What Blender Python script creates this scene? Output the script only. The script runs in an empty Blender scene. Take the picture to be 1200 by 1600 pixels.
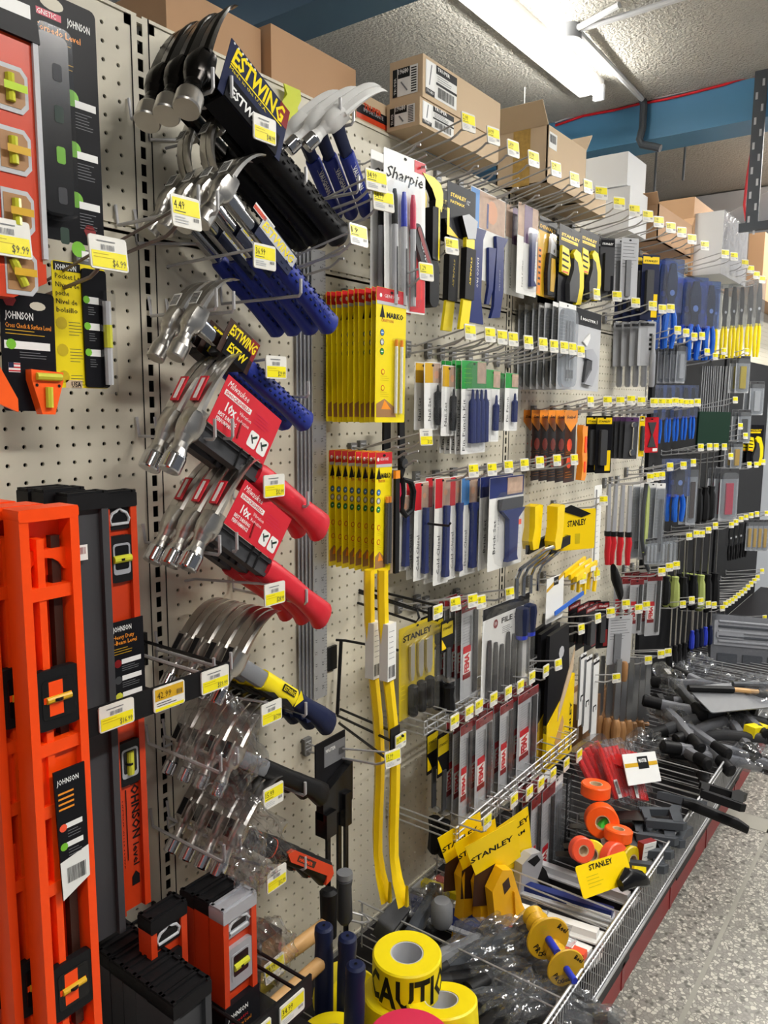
import bpy, bmesh, math, random
from mathutils import Matrix, Vector
R = math.radians
random.seed(7)
S = bpy.context.scene
COL = S.collection
# ---------------------------------------------------------------- camera
FPX, PITCH, ROLL, YAW, DIST, EYE = 1217.95, .1359, .006, .6355, 1.0548, 1.5
cF = Vector((math.cos(YAW)*math.cos(PITCH), math.sin(YAW)*math.cos(PITCH), -math.sin(PITCH)))
r0 = Vector((math.sin(YAW), -math.cos(YAW), 0)); u0 = r0.cross(cF)
cR = r0*math.cos(ROLL)+u0*math.sin(ROLL); cU = -r0*math.sin(ROLL)+u0*math.cos(ROLL)
CP = Vector((0, -DIST, EYE))
cam = bpy.data.cameras.new('camera'); cam.sensor_fit = 'HORIZONTAL'; cam.sensor_width = 36
cam.lens = FPX/1200*36; cam.clip_start = .02; cam.clip_end = 60
co = bpy.data.objects.new('camera', cam); COL.objects.link(co)
co.matrix_world = Matrix(((cR.x, cU.x, -cF.x, CP.x), (cR.y, cU.y, -cF.y, CP.y), (cR.z, cU.z, -cF.z, CP.z), (0, 0, 0, 1)))
S.camera = co
# ---------------------------------------------------------------- world, lamps, exposure
S.view_settings.view_transform = 'Standard'; S.view_settings.look = 'None'
S.view_settings.gamma = 1; S.view_settings.use_curve_mapping = False
S.view_settings.exposure = 0.58
W = bpy.data.worlds.new('store_air'); S.world = W; W.use_nodes = True
W.node_tree.nodes['Background'].inputs[0].default_value = (.80, .84, .90, 1)
W.node_tree.nodes['Background'].inputs[1].default_value = .11
def area(x, y, z, sx, sy, e, col=(1, .97, .92)):
    l = bpy.data.lights.new('tube_glow', 'AREA'); l.shape = 'RECTANGLE'; l.size = sx; l.size_y = sy; l.energy = e; l.color = col
    o = bpy.data.objects.new('tube_glow', l); COL.objects.link(o); o.location = (x, y, z)
    return o
LAMPS = [(-.9, -1.75, 12), (1.3, -1.75, 27), (3.4, -1.75, 38), (5.2, -1.75, 34), (4.85, -.5, 16), (1.0, 1.9, 18)]      # tube fixtures over this aisle (y < 0) and over the next one
for lx, ly, le in LAMPS:
    area(lx, ly, 2.80, 1.2, .10, le); area(lx, ly, 2.79, 1.2, .06, le*.35).rotation_euler = (math.pi, 0, 0)
area(2.80, .33, 2.86, 1.2, .06, 7)                                      # the fixture seen in the photo
area(2.80, .33, 2.80, 1.2, .03, 9).rotation_euler = (math.pi, 0, 0)
# ---------------------------------------------------------------- helpers
def at(px, py, off=0.0):
    """point of the vertical plane `off` metres in front of the pegboard seen at that place of the photo"""
    r = cF*FPX+cR*(px-600)-cU*(py-800)
    return CP+r*((DIST-off)/r.y)
def atz(px, py, z):
    r = cF*FPX+cR*(px-600)-cU*(py-800)
    return CP+r*((z-EYE)/r.z)
def pxm(px, off):                      # pixels per metre along the wall there
    return 1/(at(px+1, 640, off)-at(px, 640, off)).length
MATS = {}
def mat(name, col, rough=.5, metal=0., alpha=1., emit=0., noise=0., scale=30., bump=0., bscale=200., coat=0., spec=.5):
    if name in MATS: return MATS[name]
    m = bpy.data.materials.new(name); m.use_nodes = True; nt = m.node_tree; b = nt.nodes['Principled BSDF']
    c = tuple(((x/255) if x > 1 else x) for x in col)
    lin = tuple((x/12.92 if x <= .04045 else ((x+.055)/1.055)**2.4) for x in c)
    b.inputs['Base Color'].default_value = (*lin, 1); b.inputs['Roughness'].default_value = rough
    b.inputs['Metallic'].default_value = metal; b.inputs['Alpha'].default_value = alpha
    b.inputs['Coat Weight'].default_value = coat; b.inputs['Specular IOR Level'].default_value = spec
    if emit: b.inputs['Emission Color'].default_value = (*lin, 1); b.inputs['Emission Strength'].default_value = emit
    tc = nt.nodes.new('ShaderNodeTexCoord')
    if noise:
        n = nt.nodes.new('ShaderNodeTexNoise'); n.inputs['Scale'].default_value = scale; n.inputs['Detail'].default_value = 4
        r = nt.nodes.new('ShaderNodeMapRange'); r.inputs['To Min'].default_value = 1-noise; r.inputs['To Max'].default_value = 1+noise
        x = nt.nodes.new('ShaderNodeVectorMath'); x.operation = 'SCALE'; x.inputs[0].default_value = lin
        nt.links.new(tc.outputs['Object'], n.inputs['Vector']); nt.links.new(n.outputs['Fac'], r.inputs['Value'])
        nt.links.new(r.outputs[0], x.inputs['Scale']); nt.links.new(x.outputs[0], b.inputs['Base Color'])
    if bump:
        n = nt.nodes.new('ShaderNodeTexNoise'); n.inputs['Scale'].default_value = bscale; n.inputs['Detail'].default_value = 5
        q = nt.nodes.new('ShaderNodeBump'); q.inputs['Strength'].default_value = bump; q.inputs['Distance'].default_value = .004
        nt.links.new(tc.outputs['Object'], n.inputs['Vector']); nt.links.new(n.outputs['Fac'], q.inputs['Height'])
        nt.links.new(q.outputs[0], b.inputs['Normal'])
    MATS[name] = m; return m
PAL = dict(
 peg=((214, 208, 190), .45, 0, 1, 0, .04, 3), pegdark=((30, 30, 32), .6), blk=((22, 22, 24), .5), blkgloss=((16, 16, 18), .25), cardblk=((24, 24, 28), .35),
 steel=((200, 197, 192), .30, 1., 1, 0, .1, 60), chrome=((205, 206, 210), .12, 1.), dsteel=((95, 93, 90), .3, 1., 1, 0, .1, 60), blksteel=((38, 36, 35), .2, .9),
 zinc=((185, 186, 188), .35, .55), wire=((188, 187, 188), .35, .25), wirewarm=((128, 116, 112), .4, .5), wireblk=((20, 20, 22), .4), plate=((120, 120, 120), .4),
 white=((240, 240, 238), .4), paper=((236, 236, 232), .6), lgrey=((190, 192, 196), .45), grey=((120, 122, 126), .5), dgrey=((66, 67, 70), .5), grip=((78, 80, 84), .6),
 yellow=((245, 222, 20), .35), tagy=((246, 232, 30), .35), tagw=((232, 230, 222), .3), dyellow=((205, 180, 20), .4), gold=((214, 168, 30), .4), stan=((252, 214, 10), .35), limey=((205, 214, 30), .4),
 orange=((255, 76, 10), .38), dorange=((205, 62, 24), .35), amber=((245, 150, 40), .4), neon=((255, 98, 30), .35), coral=((250, 92, 60), .35), brown=((58, 34, 26), .4),
 red=((200, 28, 40), .4), dred=((130, 22, 26), .4), bred=((222, 40, 40), .35), milred=((208, 34, 50), .45), pinkred=((208, 40, 78), .35),
 blue=((34, 50, 140), .45), navy=((26, 34, 66), .5), dblue=((30, 44, 104), .35), bblue=((30, 100, 205), .4), sblue=((60, 130, 200), .4), pblue=((40, 60, 190), .35), purple=((86, 50, 96), .4),
 green=((30, 150, 60), .4), dgreen=((20, 52, 38), .5), lgreen=((120, 190, 50), .4), lime=((80, 220, 70), .4), sage=((160, 172, 96), .45), hgrey=((112, 114, 120), .5), skin=((214, 160, 128), .5), photo=((188, 160, 140), .5, 0, 1, 0, .35, 40),
 wood=((204, 160, 104), .5, 0, 1, 0, .12, 25), woodd=((166, 122, 78), .45, 0, 1, 0, .12, 25), box=((186, 148, 112), .75, 0, 1, 0, .05, 6), boxl=((206, 182, 150), .75, 0, 1, 0, .05, 6), boxd=((150, 112, 78), .8, 0, 1, 0, .06, 6), boxw=((224, 224, 224), .7, 0, 1, 0, .03, 6),
 vial=((205, 205, 60), .15), vialg=((190, 220, 60), .2), beam=((78, 136, 176), .5, 0, 1, 0, .06, 4), beam_shaded=((74, 104, 128), .55, 0, 1, 0, .06, 4), wallw=((206, 212, 220), .7, 0, 1, 0, .04, 2), pipe=((70, 74, 80), .5), pvc=((200, 202, 205), .5), redk=((138, 24, 26), .45), gyel=((246, 184, 18), .38), kick=((34, 32, 34), .5),
 tube=((255, 250, 240), .5, 0, 1, 9.), silverp=((178, 180, 186), .4, .3), rope=((232, 170, 60), .7), file=((98, 98, 100), .42, .8, 1, 0, .2, 300), blade=((160, 162, 165), .3, .8), ruler=((196, 198, 202), .35, .7),
)
def mt(k):
    if isinstance(k, str):
        if k not in MATS:
            a = PAL[k]
            names = ['rough', 'metal', 'alpha', 'emit', 'noise', 'scale', 'bump', 'bscale']
            mat(k, a[0], **dict(zip(names, a[1:])), spec={'cardblk': .12, 'blk': .2, 'dgrey': .25, 'dblue': .2, 'navy': .2, 'pegdark': .15, 'kick': .2, 'pipe': .25, 'blue': .3}.get(k, .4))
        return MATS[k]
    return k
def plastic(name, tint, base, edge, rough, milk=0., bump=0.):
    m = bpy.data.materials.new(name); m.use_nodes = True; nt = m.node_tree; nt.nodes.clear(); N = nt.nodes.new; L = nt.links.new
    o = N('ShaderNodeOutputMaterial'); t = N('ShaderNodeBsdfTransparent'); t.inputs[0].default_value = (*tint, 1); g = N('ShaderNodeBsdfGlossy'); g.inputs['Roughness'].default_value = rough
    d = N('ShaderNodeBsdfDiffuse'); d.inputs[0].default_value = (.8, .82, .85, 1); lw = N('ShaderNodeLayerWeight'); lw.inputs[0].default_value = .35
    mr = N('ShaderNodeMapRange'); mr.inputs['To Min'].default_value = base; mr.inputs['To Max'].default_value = edge; L(lw.outputs['Facing'], mr.inputs['Value'])
    a = N('ShaderNodeMixShader'); a.inputs[0].default_value = milk; L(t.outputs[0], a.inputs[1]); L(d.outputs[0], a.inputs[2])
    b = N('ShaderNodeMixShader'); L(mr.outputs[0], b.inputs[0]); L(a.outputs[0], b.inputs[1]); L(g.outputs[0], b.inputs[2]); L(b.outputs[0], o.inputs[0])
    if bump:
        tc = N('ShaderNodeTexCoord'); n = N('ShaderNodeTexNoise'); n.inputs['Scale'].default_value = bump; n.inputs['Detail'].default_value = 3; q = N('ShaderNodeBump'); q.inputs['Distance'].default_value = .01; q.inputs['Strength'].default_value = 1
        L(tc.outputs['Object'], n.inputs['Vector']); L(n.outputs['Fac'], q.inputs['Height']); L(q.outputs[0], g.inputs['Normal']); L(q.outputs[0], lw.inputs['Normal'])
    MATS[name] = m
plastic('clear', (.97, .97, .97), .015, .20, .10, .003)
plastic('blister', (.95, .95, .96), .02, .25, .08, .004)
plastic('film', (.95, .95, .96), .04, .50, .10, .012, 24)
plastic('bag', (.90, .91, .93), .05, .42, .12, .035, 20)
plastic('smoke', (.80, .82, .84), .04, .30, .12, .10)
plastic('bluefilm', (.42, .58, .95), .04, .30, .12, .10)
TXT = {}
def text_geo(s, bold=.0, shear=0.):
    k = (s, bold, shear)
    if k not in TXT:
        c = bpy.data.curves.new('t', 'FONT'); c.body = s; c.size = 1; c.offset = bold; c.shear = shear
        c.resolution_u = 1; c.align_x = 'LEFT'
        o = bpy.data.objects.new('t', c); me = bpy.data.meshes.new_from_object(o)
        vs = [v.co.copy() for v in me.vertices]; fs = [tuple(p.vertices) for p in me.polygons]
        bpy.data.objects.remove(o); bpy.data.meshes.remove(me); bpy.data.curves.remove(c)
        if vs:
            x0 = min(v.x for v in vs); x1 = max(v.x for v in vs); y0 = min(v.y for v in vs); y1 = max(v.y for v in vs)
        else: x0 = y0 = 0; x1 = y1 = 1
        TXT[k] = (vs, fs, x0, x1, y0, y1)
    return TXT[k]
def rrect(w, h, r, n=3, cx=0, cz=0):
    pts = []
    for (sx, sz, a0) in ((1, 1, 0), (-1, 1, 90), (-1, -1, 180), (1, -1, 270)):
        for i in range(n+1):
            a = R(a0+90*i/n); pts.append((cx+sx*(w/2-r)+r*math.cos(a), cz+sz*(h/2-r)+r*math.sin(a)))
    return pts
def circ(r, n=16, cx=0, cz=0, rz=None, a0=0): return [(cx+r*math.cos(a0+2*math.pi*i/n), cz+(rz or r)*math.sin(a0+2*math.pi*i/n)) for i in range(n)]
class MB:
    def __init__(s): s.v = []; s.f = []; s.m = []; s.mats = []; s.T = Matrix.Identity(4)
    def mi(s, k):
        if k not in s.mats: s.mats.append(k)
        return s.mats.index(k)
    def add(s, vs, fs, k):
        b = len(s.v); T = s.T
        s.v += [T @ Vector(v) for v in vs]; i = s.mi(k)
        for f in fs: s.f.append([b+j for j in f]); s.m.append(i)
        return s
    def box(s, c, d, k, rot=None):
        x, y, z = [q/2 for q in d]
        vs = [Vector((a*x, b*y, e*z)) for a in (-1, 1) for b in (-1, 1) for e in (-1, 1)]
        if rot is not None: vs = [rot @ v for v in vs]
        c = Vector(c)
        return s.add([v+c for v in vs], [(0, 1, 3, 2), (4, 6, 7, 5), (0, 4, 5, 1), (2, 3, 7, 6), (0, 2, 6, 4), (1, 5, 7, 3)], k)
    def prism(s, poly, y0, y1, k, side=None):       # outline in x,z; y0 is the front (towards -Y)
        n = len(poly)
        a = sum(poly[i][0]*poly[(i+1) % n][1]-poly[(i+1) % n][0]*poly[i][1] for i in range(n))
        if a < 0: poly = poly[::-1]
        vs = [(x, y0, z) for x, z in poly]+[(x, y1, z) for x, z in poly]
        s.add(vs, [list(range(n)), list(range(2*n-1, n-1, -1))], k)
        return s.add(vs, [(i, i+n, (i+1) % n+n, (i+1) % n) for i in range(n)], side or k)
    def flat(s, poly, y, k):
        n = len(poly); a = sum(poly[i][0]*poly[(i+1) % n][1]-poly[(i+1) % n][0]*poly[i][1] for i in range(n))
        if a < 0: poly = poly[::-1]
        return s.add([(x, y, z) for x, z in poly], [list(range(n))], k)
    def rect(s, x0, z0, x1, z1, y, k): return s.flat([(x0, z0), (x1, z0), (x1, z1), (x0, z1)], y, k)
    def loft(s, rings, k, cap=True):
        n = len(rings[0]); vs = [v for r in rings for v in r]; fs = []
        for j in range(len(rings)-1):
            for i in range(n): fs.append((j*n+i, j*n+(i+1) % n, (j+1)*n+(i+1) % n, (j+1)*n+i))
        if cap: fs += [list(range(n-1, -1, -1)), [len(vs)-n+i for i in range(n)]]
        return s.add(vs, fs, k)
    def tube(s, pts, r, k, n=6, closed=False):
        P = [Vector(p) for p in pts]; rs = r if isinstance(r, (list, tuple)) else [r]*len(P); rings = []; up = None
        m = len(P)
        for i in range(m):
            if closed: t = (P[(i+1) % m]-P[i-1])
            else: t = (P[min(i+1, m-1)]-P[max(i-1, 0)])
            t.normalize()
            if up is None: up = Vector((0, 0, 1)) if abs(t.z) < .9 else Vector((1, 0, 0))
            u = up-t*up.dot(t)
            if u.length < 1e-5: u = Vector((1, 0, 0))-t*t.x
            u.normalize(); w = t.cross(u); up = u
            rings.append([P[i]+(u*math.cos(2*math.pi*j/n)+w*math.sin(2*math.pi*j/n))*rs[i] for j in range(n)])
        if closed: rings.append(rings[0])
        return s.loft(rings, k, not closed)
    def lathe(s, prof, k, c=(0, 0, 0), ax=(0, 0, 1), n=16, ks=None):     # prof: (r, t)
        ax = Vector(ax).normalized(); u = Vector((1, 0, 0)) if abs(ax.x) < .9 else Vector((0, 1, 0)); u = (u-ax*u.dot(ax)).normalized(); w = ax.cross(u); c = Vector(c)
        rings = [[c+ax*t+(u*math.cos(2*math.pi*j/n)+w*math.sin(2*math.pi*j/n))*max(r, 1e-5) for j in range(n)] for r, t in prof]
        if ks is None: return s.loft(rings, k)
        for i in range(len(rings)-1): s.loft(rings[i:i+2], ks[i], False)
        return s
    def ell(s, sec, k, n=10, pw=1.):       # sec: list of (x, cy, cz, ry, rz): sections across local x
        rings = []
        for x, cy, cz, ry, rz in sec:
            rg = []
            for j in range(n):
                a = 2*math.pi*(j+.5)/n; ca, sa = math.cos(a), math.sin(a)
                rg.append(Vector((x, cy+ry*math.copysign(abs(ca)**pw, ca), cz+rz*math.copysign(abs(sa)**pw, sa))))
            rings.append(rg)
        return s.loft(rings, k)
    def text(s, t, x, z, h, k, y=-.0004, w=None, align='l', bold=0., shear=0., ang=0., fn=None):
        vs, fs, x0, x1, y0, y1 = text_geo(t, bold, shear)
        if not fs: return s
        sc = h/.72; sx = sc
        if w: sx = w/(x1-x0)
        ww = (x1-x0)*sx; ox = {'l': 0, 'c': -ww/2, 'r': -ww}[align]
        ca, sa = math.cos(R(ang)), math.sin(R(ang)); out = []
        for v in vs:
            a = (v.x-x0)*sx+ox; b = v.y*sc
            p = (x+a*ca-b*sa, y, z+a*sa+b*ca)
            out.append(fn(p) if fn else p)
        return s.add(out, fs, k)
    def bars(s, x0, z0, x1, z1, y, k, n=14):
        rr = random.Random(n); w = (x1-x0)/n
        for i in range(n):
            q = w*rr.uniform(.25, .7); s.rect(x0+i*w, z0, x0+i*w+q, z1, y, k)
        return s
    def lines(s, x0, z0, x1, z1, y, k, n=4, t=.0012):
        rr = random.Random(n*7)
        for i in range(n):
            zz = z1-(i+.5)*(z1-z0)/n; s.rect(x0, zz-t/2, x0+(x1-x0)*rr.uniform(.6, 1), zz+t/2, y, k)
        return s
    def mesh(s, name):
        me = bpy.data.meshes.new(name); me.from_pydata([tuple(v) for v in s.v], [], s.f)
        for k in s.mats: me.materials.append(mt(k))
        me.polygons.foreach_set('material_index', s.m); me.polygons.foreach_set('use_smooth', [True]*len(s.f))
        me.update(); me.set_sharp_from_angle(angle=R(35)); return me
    def obj(s, name, parent=None):
        o = bpy.data.objects.new(name, s.mesh(name)); COL.objects.link(o)
        if parent is not None: o.parent = parent
        return o
def tag(o, label=None, cat=None, group=None, kind=None):
    if label: o['label'] = label
    if cat: o['category'] = cat
    if group: o['group'] = group
    if kind: o['kind'] = kind
    return o
def thing(name, label, cat, loc=(0, 0, 0), rot=(0, 0, 0), group=None):
    o = bpy.data.objects.new(name, None); o.empty_display_size = .02; COL.objects.link(o); o.location = loc; o.rotation_euler = rot
    return tag(o, label, cat, group)
def child(root, name, me, loc=None, rot=None):
    o = bpy.data.objects.new(name, me); COL.objects.link(o); o.parent = root
    if loc: o.location = loc
    if rot: o.rotation_euler = rot
    return o
def dup(o, parent=None):
    c = o.copy(); COL.objects.link(c)
    if parent is not None: c.parent = parent
    for ch in list(o.children): dup(ch, c)
    return c
def struct(mb, name): o = mb.obj(name); o['kind'] = 'structure'; return o
ORD = ['first', 'second', 'third', 'fourth', 'fifth', 'sixth', 'seventh', 'eighth', 'ninth', 'tenth', 'eleventh', 'twelfth', 'thirteenth', 'fourteenth', 'fifteenth', 'sixteenth', 'seventeenth', 'eighteenth', 'nineteenth', 'twentieth']+['%s-th' % i for i in range(21, 40)]
def nth(i, n, side='from the left'):
    if n == 1: return ''
    if i == n-1: return 'last '+side
    return ORD[i]+' '+side
Z0 = EYE
IN = .0254
def arc(cx, cy, r, a0, a1, n=6): return [(cx+r*math.cos(R(a0+(a1-a0)*i/n)), cy+r*math.sin(R(a0+(a1-a0)*i/n))) for i in range(n+1)]
# ================================================================ the room
ZC = 2.90
def node_mat(name, fn):
    m = bpy.data.materials.new(name); m.use_nodes = True; fn(m.node_tree, m.node_tree.nodes['Principled BSDF']); MATS[name] = m
def ceil_m(nt, b):
    N = nt.nodes.new; L = nt.links.new; tc = N('ShaderNodeTexCoord')
    n = N('ShaderNodeTexNoise'); n.inputs['Scale'].default_value = 95; n.inputs['Detail'].default_value = 3; L(tc.outputs['Object'], n.inputs['Vector'])
    n2 = N('ShaderNodeTexNoise'); n2.inputs['Scale'].default_value = 1.6; L(tc.outputs['Object'], n2.inputs['Vector'])
    q = N('ShaderNodeBump'); q.inputs['Strength'].default_value = 1; q.inputs['Distance'].default_value = .022; L(n.outputs['Fac'], q.inputs['Height']); L(q.outputs[0], b.inputs['Normal'])
    r = N('ShaderNodeValToRGB'); r.color_ramp.elements[0].color = (.44, .42, .37, 1); r.color_ramp.elements[1].color = (.62, .60, .54, 1); L(n2.outputs['Fac'], r.inputs[0]); L(r.outputs[0], b.inputs['Base Color'])
    b.inputs['Roughness'].default_value = .55
node_mat('popcorn_ceiling', ceil_m)
def floor_m(nt, b):
    N = nt.nodes.new; L = nt.links.new; tc = N('ShaderNodeTexCoord')
    v = N('ShaderNodeTexVoronoi'); v.inputs['Scale'].default_value = 92; L(tc.outputs['Object'], v.inputs['Vector'])
    ve = N('ShaderNodeTexVoronoi'); ve.feature = 'DISTANCE_TO_EDGE'; ve.inputs['Scale'].default_value = 92; L(tc.outputs['Object'], ve.inputs['Vector'])
    sep = N('ShaderNodeSeparateColor'); L(v.outputs['Color'], sep.inputs[0])
    r = N('ShaderNodeValToRGB'); r.color_ramp.interpolation = 'CONSTANT'; e = r.color_ramp.elements
    e[0].color = (.12, .115, .10, 1); e[0].position = 0; e[1].color = (.27, .26, .23, 1); e[1].position = .10
    x = e.new(.46); x.color = (.40, .385, .335, 1); x = e.new(.66); x.color = (.55, .53, .465, 1)
    L(sep.outputs[0], r.inputs[0])
    g = N('ShaderNodeMapRange'); g.inputs['From Min'].default_value = .06; g.inputs['From Max'].default_value = .13; L(ve.outputs['Distance'], g.inputs['Value'])
    mx = N('ShaderNodeMix'); mx.data_type = 'RGBA'; mx.inputs[6].default_value = (.21, .20, .18, 1); L(g.outputs[0], mx.inputs[0]); L(r.outputs[0], mx.inputs[7]); L(mx.outputs[2], b.inputs['Base Color'])
    b.inputs['Roughness'].default_value = .3
node_mat('terrazzo', floor_m)
struct(MB().box((2.5, -1.0, -.03), (9.5, 5.2, .06), 'terrazzo'), 'floor')
mat('seam', (150, 148, 138), .5)
tm = MB(); tm.box((2.95, -1.6, .0008), (.10, 2.9, .0016), 'seam'); tm.box((2.0, -.62, .0008), (5.5, .012, .0016), 'seam'); struct(tm, 'trim_1')
cb = MB(); cb.box((3.0, 0, ZC+.05), (9, 7.4, .1), 'popcorn_ceiling'); struct(cb, 'ceiling')
struct(MB().box((6.9, 0, 1.45), (.1, 7.4, 2.95), 'wallw'), 'wall_far')
struct(MB().box((3.0, 3.6, 1.45), (8, .1, 2.95), 'wallw'), 'wall_back')
# ceiling beams run across the aisle; the far one carries cable and drain pipe
o = MB().box((1.99, .6, ZC-.1), (.18*1.0+.0, 6.0, .2), 'beam_shaded').obj('ceiling_beam')  # same blue paint as the far beam, with its shade put into the colour
tag(o, 'blue painted ceiling beam coloured darker for shade in the upper left, above the brown cartons', 'beam')
o = MB().box((3.90, .6, ZC-.085), (.2, 6.0, .17), 'beam').obj('ceiling_beam')
tag(o, 'light blue painted ceiling beam on the right with red cable along it', 'beam')
bp = lambda px, py, X=3.79: CP+(lambda r: r*(X/r.x))(cF*FPX+cR*(px-600)-cU*(py-800))
pts = [bp(x, y) for x, y in ((868, 196), (911, 181), (960, 172), (996, 163), (1040, 155), (1090, 143), (1128, 133), (1165, 121), (1180, 117))]
pts += [bp(x, y) for x, y in ((1184, 130), (1183, 170), (1176, 225), (1168, 275), (1163, 320), (1166, 345))]
tag(MB().tube(pts, .006, 'red', 6).tube([p+Vector((-.006, 0, .012)) for p in pts[:9]], .004, 'lgrey', 6).obj('electrical_cable'), 'red cable strung along the blue beam and down the slotted post', 'cable')
pts = [bp(x, y, 3.76) for x, y in ((1003, 150), (1006, 165), (1004, 200), (999, 218), (1003, 226), (1020, 229), (1032, 232))]
tag(MB().tube(pts, .017, 'pipe', 10).obj('drain_pipe'), 'dark drain pipe bent down over the light blue beam', 'pipe')
# slotted steel post at the right, with shelf arm
sp = MB(); a = bp(1190, 118, 3.74); X, Y = a.x, a.y
ft = []
sp.box((X, Y, 2.58), (.012, .05, .64), 'pipe')
for i in range(13): sp.box((X-.007, Y+(.012 if i % 2 else -.012), 2.85-i*.05), (.002, .009, .028), 'lgrey')
t = thing('slotted_post', 'grey slotted steel post at upper right behind the red cable', 'post', (X, Y, 1.5)); o = sp.obj('upright', t); o.location = (-X, -Y, -1.5)
o = MB().box((X, Y-.20, 2.27), (.02, .5, .035), 'pipe').obj('shelf_beam', t); o.location = (-X, -Y, -1.5)
# duct / chilled board under the far beam
mat('foil', (205, 206, 210), .5, 0, noise=.08, scale=8)
d = MB(); P1 = [(5.6, 2.6, 2.89), (5.6, 0, 2.89), (5.6, .38, 2.72), (5.6, 1.07, 2.40), (5.6, 2.3, 2.3)]
d.add([p for p in P1]+[(6.7, p[1], p[2]) for p in P1], [(0, 1, 2, 3, 4), (9, 8, 7, 6, 5)]+[(i, 5+i, 5+(i+1) % 5, (i+1) % 5) for i in range(5)], 'foil')
tag(d.obj('air_duct'), 'pale sloping duct panel beyond the light blue beam', 'duct')
for (x1, y1, x2, y2), nm in (((1026, 236, 1022, 305), 'left'), ((1071, 232, 1067, 282), 'right')):
    tag(MB().tube([bp(x1, y1, 4.3)+Vector((0, 0, ZC-bp(x1, y1, 4.3).z)), bp(x2, y2, 4.3)], .006, 'grey', 6).obj('hanger_rod'), 'thin hanger rod below the light blue beam, %s one of two' % nm, 'rod')
tag(MB().tube([atz(820, 136, ZC), atz(820, 136, ZC)-Vector((0, 0, .26))], .003, 'white', 6).obj('hanging_wire'), 'thin white wire dropping from the ceiling behind the carton with gold tape', 'wire')
# fixtures
def fixture(x, y, L, label, second=True):
    t = thing('fluorescent_light', label, 'light fixture', (x, y, ZC), group=None)
    MB().box((0, .045, -.025), (L+.1, .11, .05), 'white').obj('housing', t)
    MB().tube([(-L/2, -.0, -.065), (L/2, -.0, -.065)], .019, 'tube', 12).obj('tube', t)
    for sx in (-1, 1): MB().box((sx*(L/2+.02), 0, -.06), (.02, .045, .06), 'lgrey').obj('lamp_holder', t)
    return t
fixture(2.80, .33, 1.2, 'lit fluorescent tube on the ceiling above the cartons')
for i, (lx, ly, le) in enumerate(LAMPS): fixture(lx, ly, 1.2, 'fluorescent tube over the aisle, %s going along the aisle' % ORD[i] if i < 4 else ['fluorescent tube beyond the light blue beam', 'fluorescent tube behind the shelving'][i-4])
jb = thing('junction_box', 'round grey junction box with conduits beside the lit tube', 'junction box', atz(890, 42, ZC))
MB().lathe([(.045, 0), (.045, -.05), (.0, -.05)], 'grey', n=16).obj('box_body', jb)
c0 = atz(890, 42, ZC); k = MB()
for px, py in ((968, 2), (1100, -20)): k.tube([Vector((0, 0, -.02)), atz(px, py, ZC)-c0-Vector((0, 0, .012))], .011, 'pvc', 8)
k.tube([Vector((0, -.03, -.02)), atz(1003, 150, ZC)-c0-Vector((0, 0, .012))], .012, 'pvc', 8); k.obj('conduit', jb)
# ================================================================ the shelving run
UX = [.798+1.2192*i for i in range(-2, 5)]
ZB, ZS, ZT = .26, Z0+.268, Z0+.582
def peg_panel(w, x0, z0, z1, colr):
    """sheet with real round holes on a one inch grid; x0 = first hole column, rows hang from the global grid"""
    mb = MB(); vs = []; fs = []; hr = .0031
    nx = int(round(w/IN)); j0 = math.ceil((z0-Z0+.010)/IN-.35); j1 = math.floor((z1-Z0+.010)/IN-.65)
    cols = range(nx)
    for i in cols:
        for j in range(j0, j1+1):
            cx = x0+i*IN; cz = Z0-.010+j*IN; b = len(vs); h = IN/2
            o8 = [(h, 0), (h, h), (0, h), (-h, h), (-h, 0), (-h, -h), (0, -h), (h, -h)]
            vs += [(cx+p[0], 0, cz+p[1]) for p in o8]
            vs += [(cx+hr*math.cos(math.pi*k/4), 0, cz+hr*math.sin(math.pi*k/4)) for k in range(8)]
            vs += [(cx+hr*math.cos(math.pi*k/4), .004, cz+hr*math.sin(math.pi*k/4)) for k in range(8)]
            for k in range(8):
                n = (k+1) % 8; fs.append((b+k, b+8+k, b+8+n, b+n)); fs.append((b+8+k, b+16+k, b+16+n, b+8+n))
    mb.add(vs, fs, colr)
    xa = x0-IN/2; xb = x0+(nx-.5)*IN; za = Z0-.010+(j0-.5)*IN; zb = Z0-.010+(j1+.5)*IN
    L, Rr = xa-.0115, xb+.0115
    mb.box(((xa+xb)/2, .0015, (z0+za)/2), (Rr-L, .003, max(za-z0, .001)), colr); mb.box(((xa+xb)/2, .0015, (z1+zb)/2), (Rr-L, .003, max(z1-zb, .001)), colr)
    for x in (L+.0058, Rr-.0058): mb.box((x, .0015, (z0+z1)/2), (.0115, .003, z1-z0), colr)
    for z in (z0+.0035, z1-.0035): mb.box(((L+Rr)/2, -.0015, z), (Rr-L, .003, .005), colr)
    mb.box(((xa+xb)/2, .022, (z0+z1)/2), (Rr-L, .002, z1-z0), 'pegdark')
    return mb
G = thing('gondola_shelving', 'long run of beige pegboard store shelving with a red and black base', 'shelving', (0, 0, 0))
HX = .7584-8*IN
for b in range(0, 6):
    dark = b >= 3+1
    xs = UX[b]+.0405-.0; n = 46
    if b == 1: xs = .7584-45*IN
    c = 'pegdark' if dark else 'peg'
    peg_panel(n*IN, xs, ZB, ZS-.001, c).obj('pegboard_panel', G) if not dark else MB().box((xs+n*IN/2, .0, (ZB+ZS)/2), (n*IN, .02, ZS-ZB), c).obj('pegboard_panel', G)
    peg_panel(n*IN, xs, ZS+.001, ZT, 'peg').obj('pegboard_panel', G)
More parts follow.
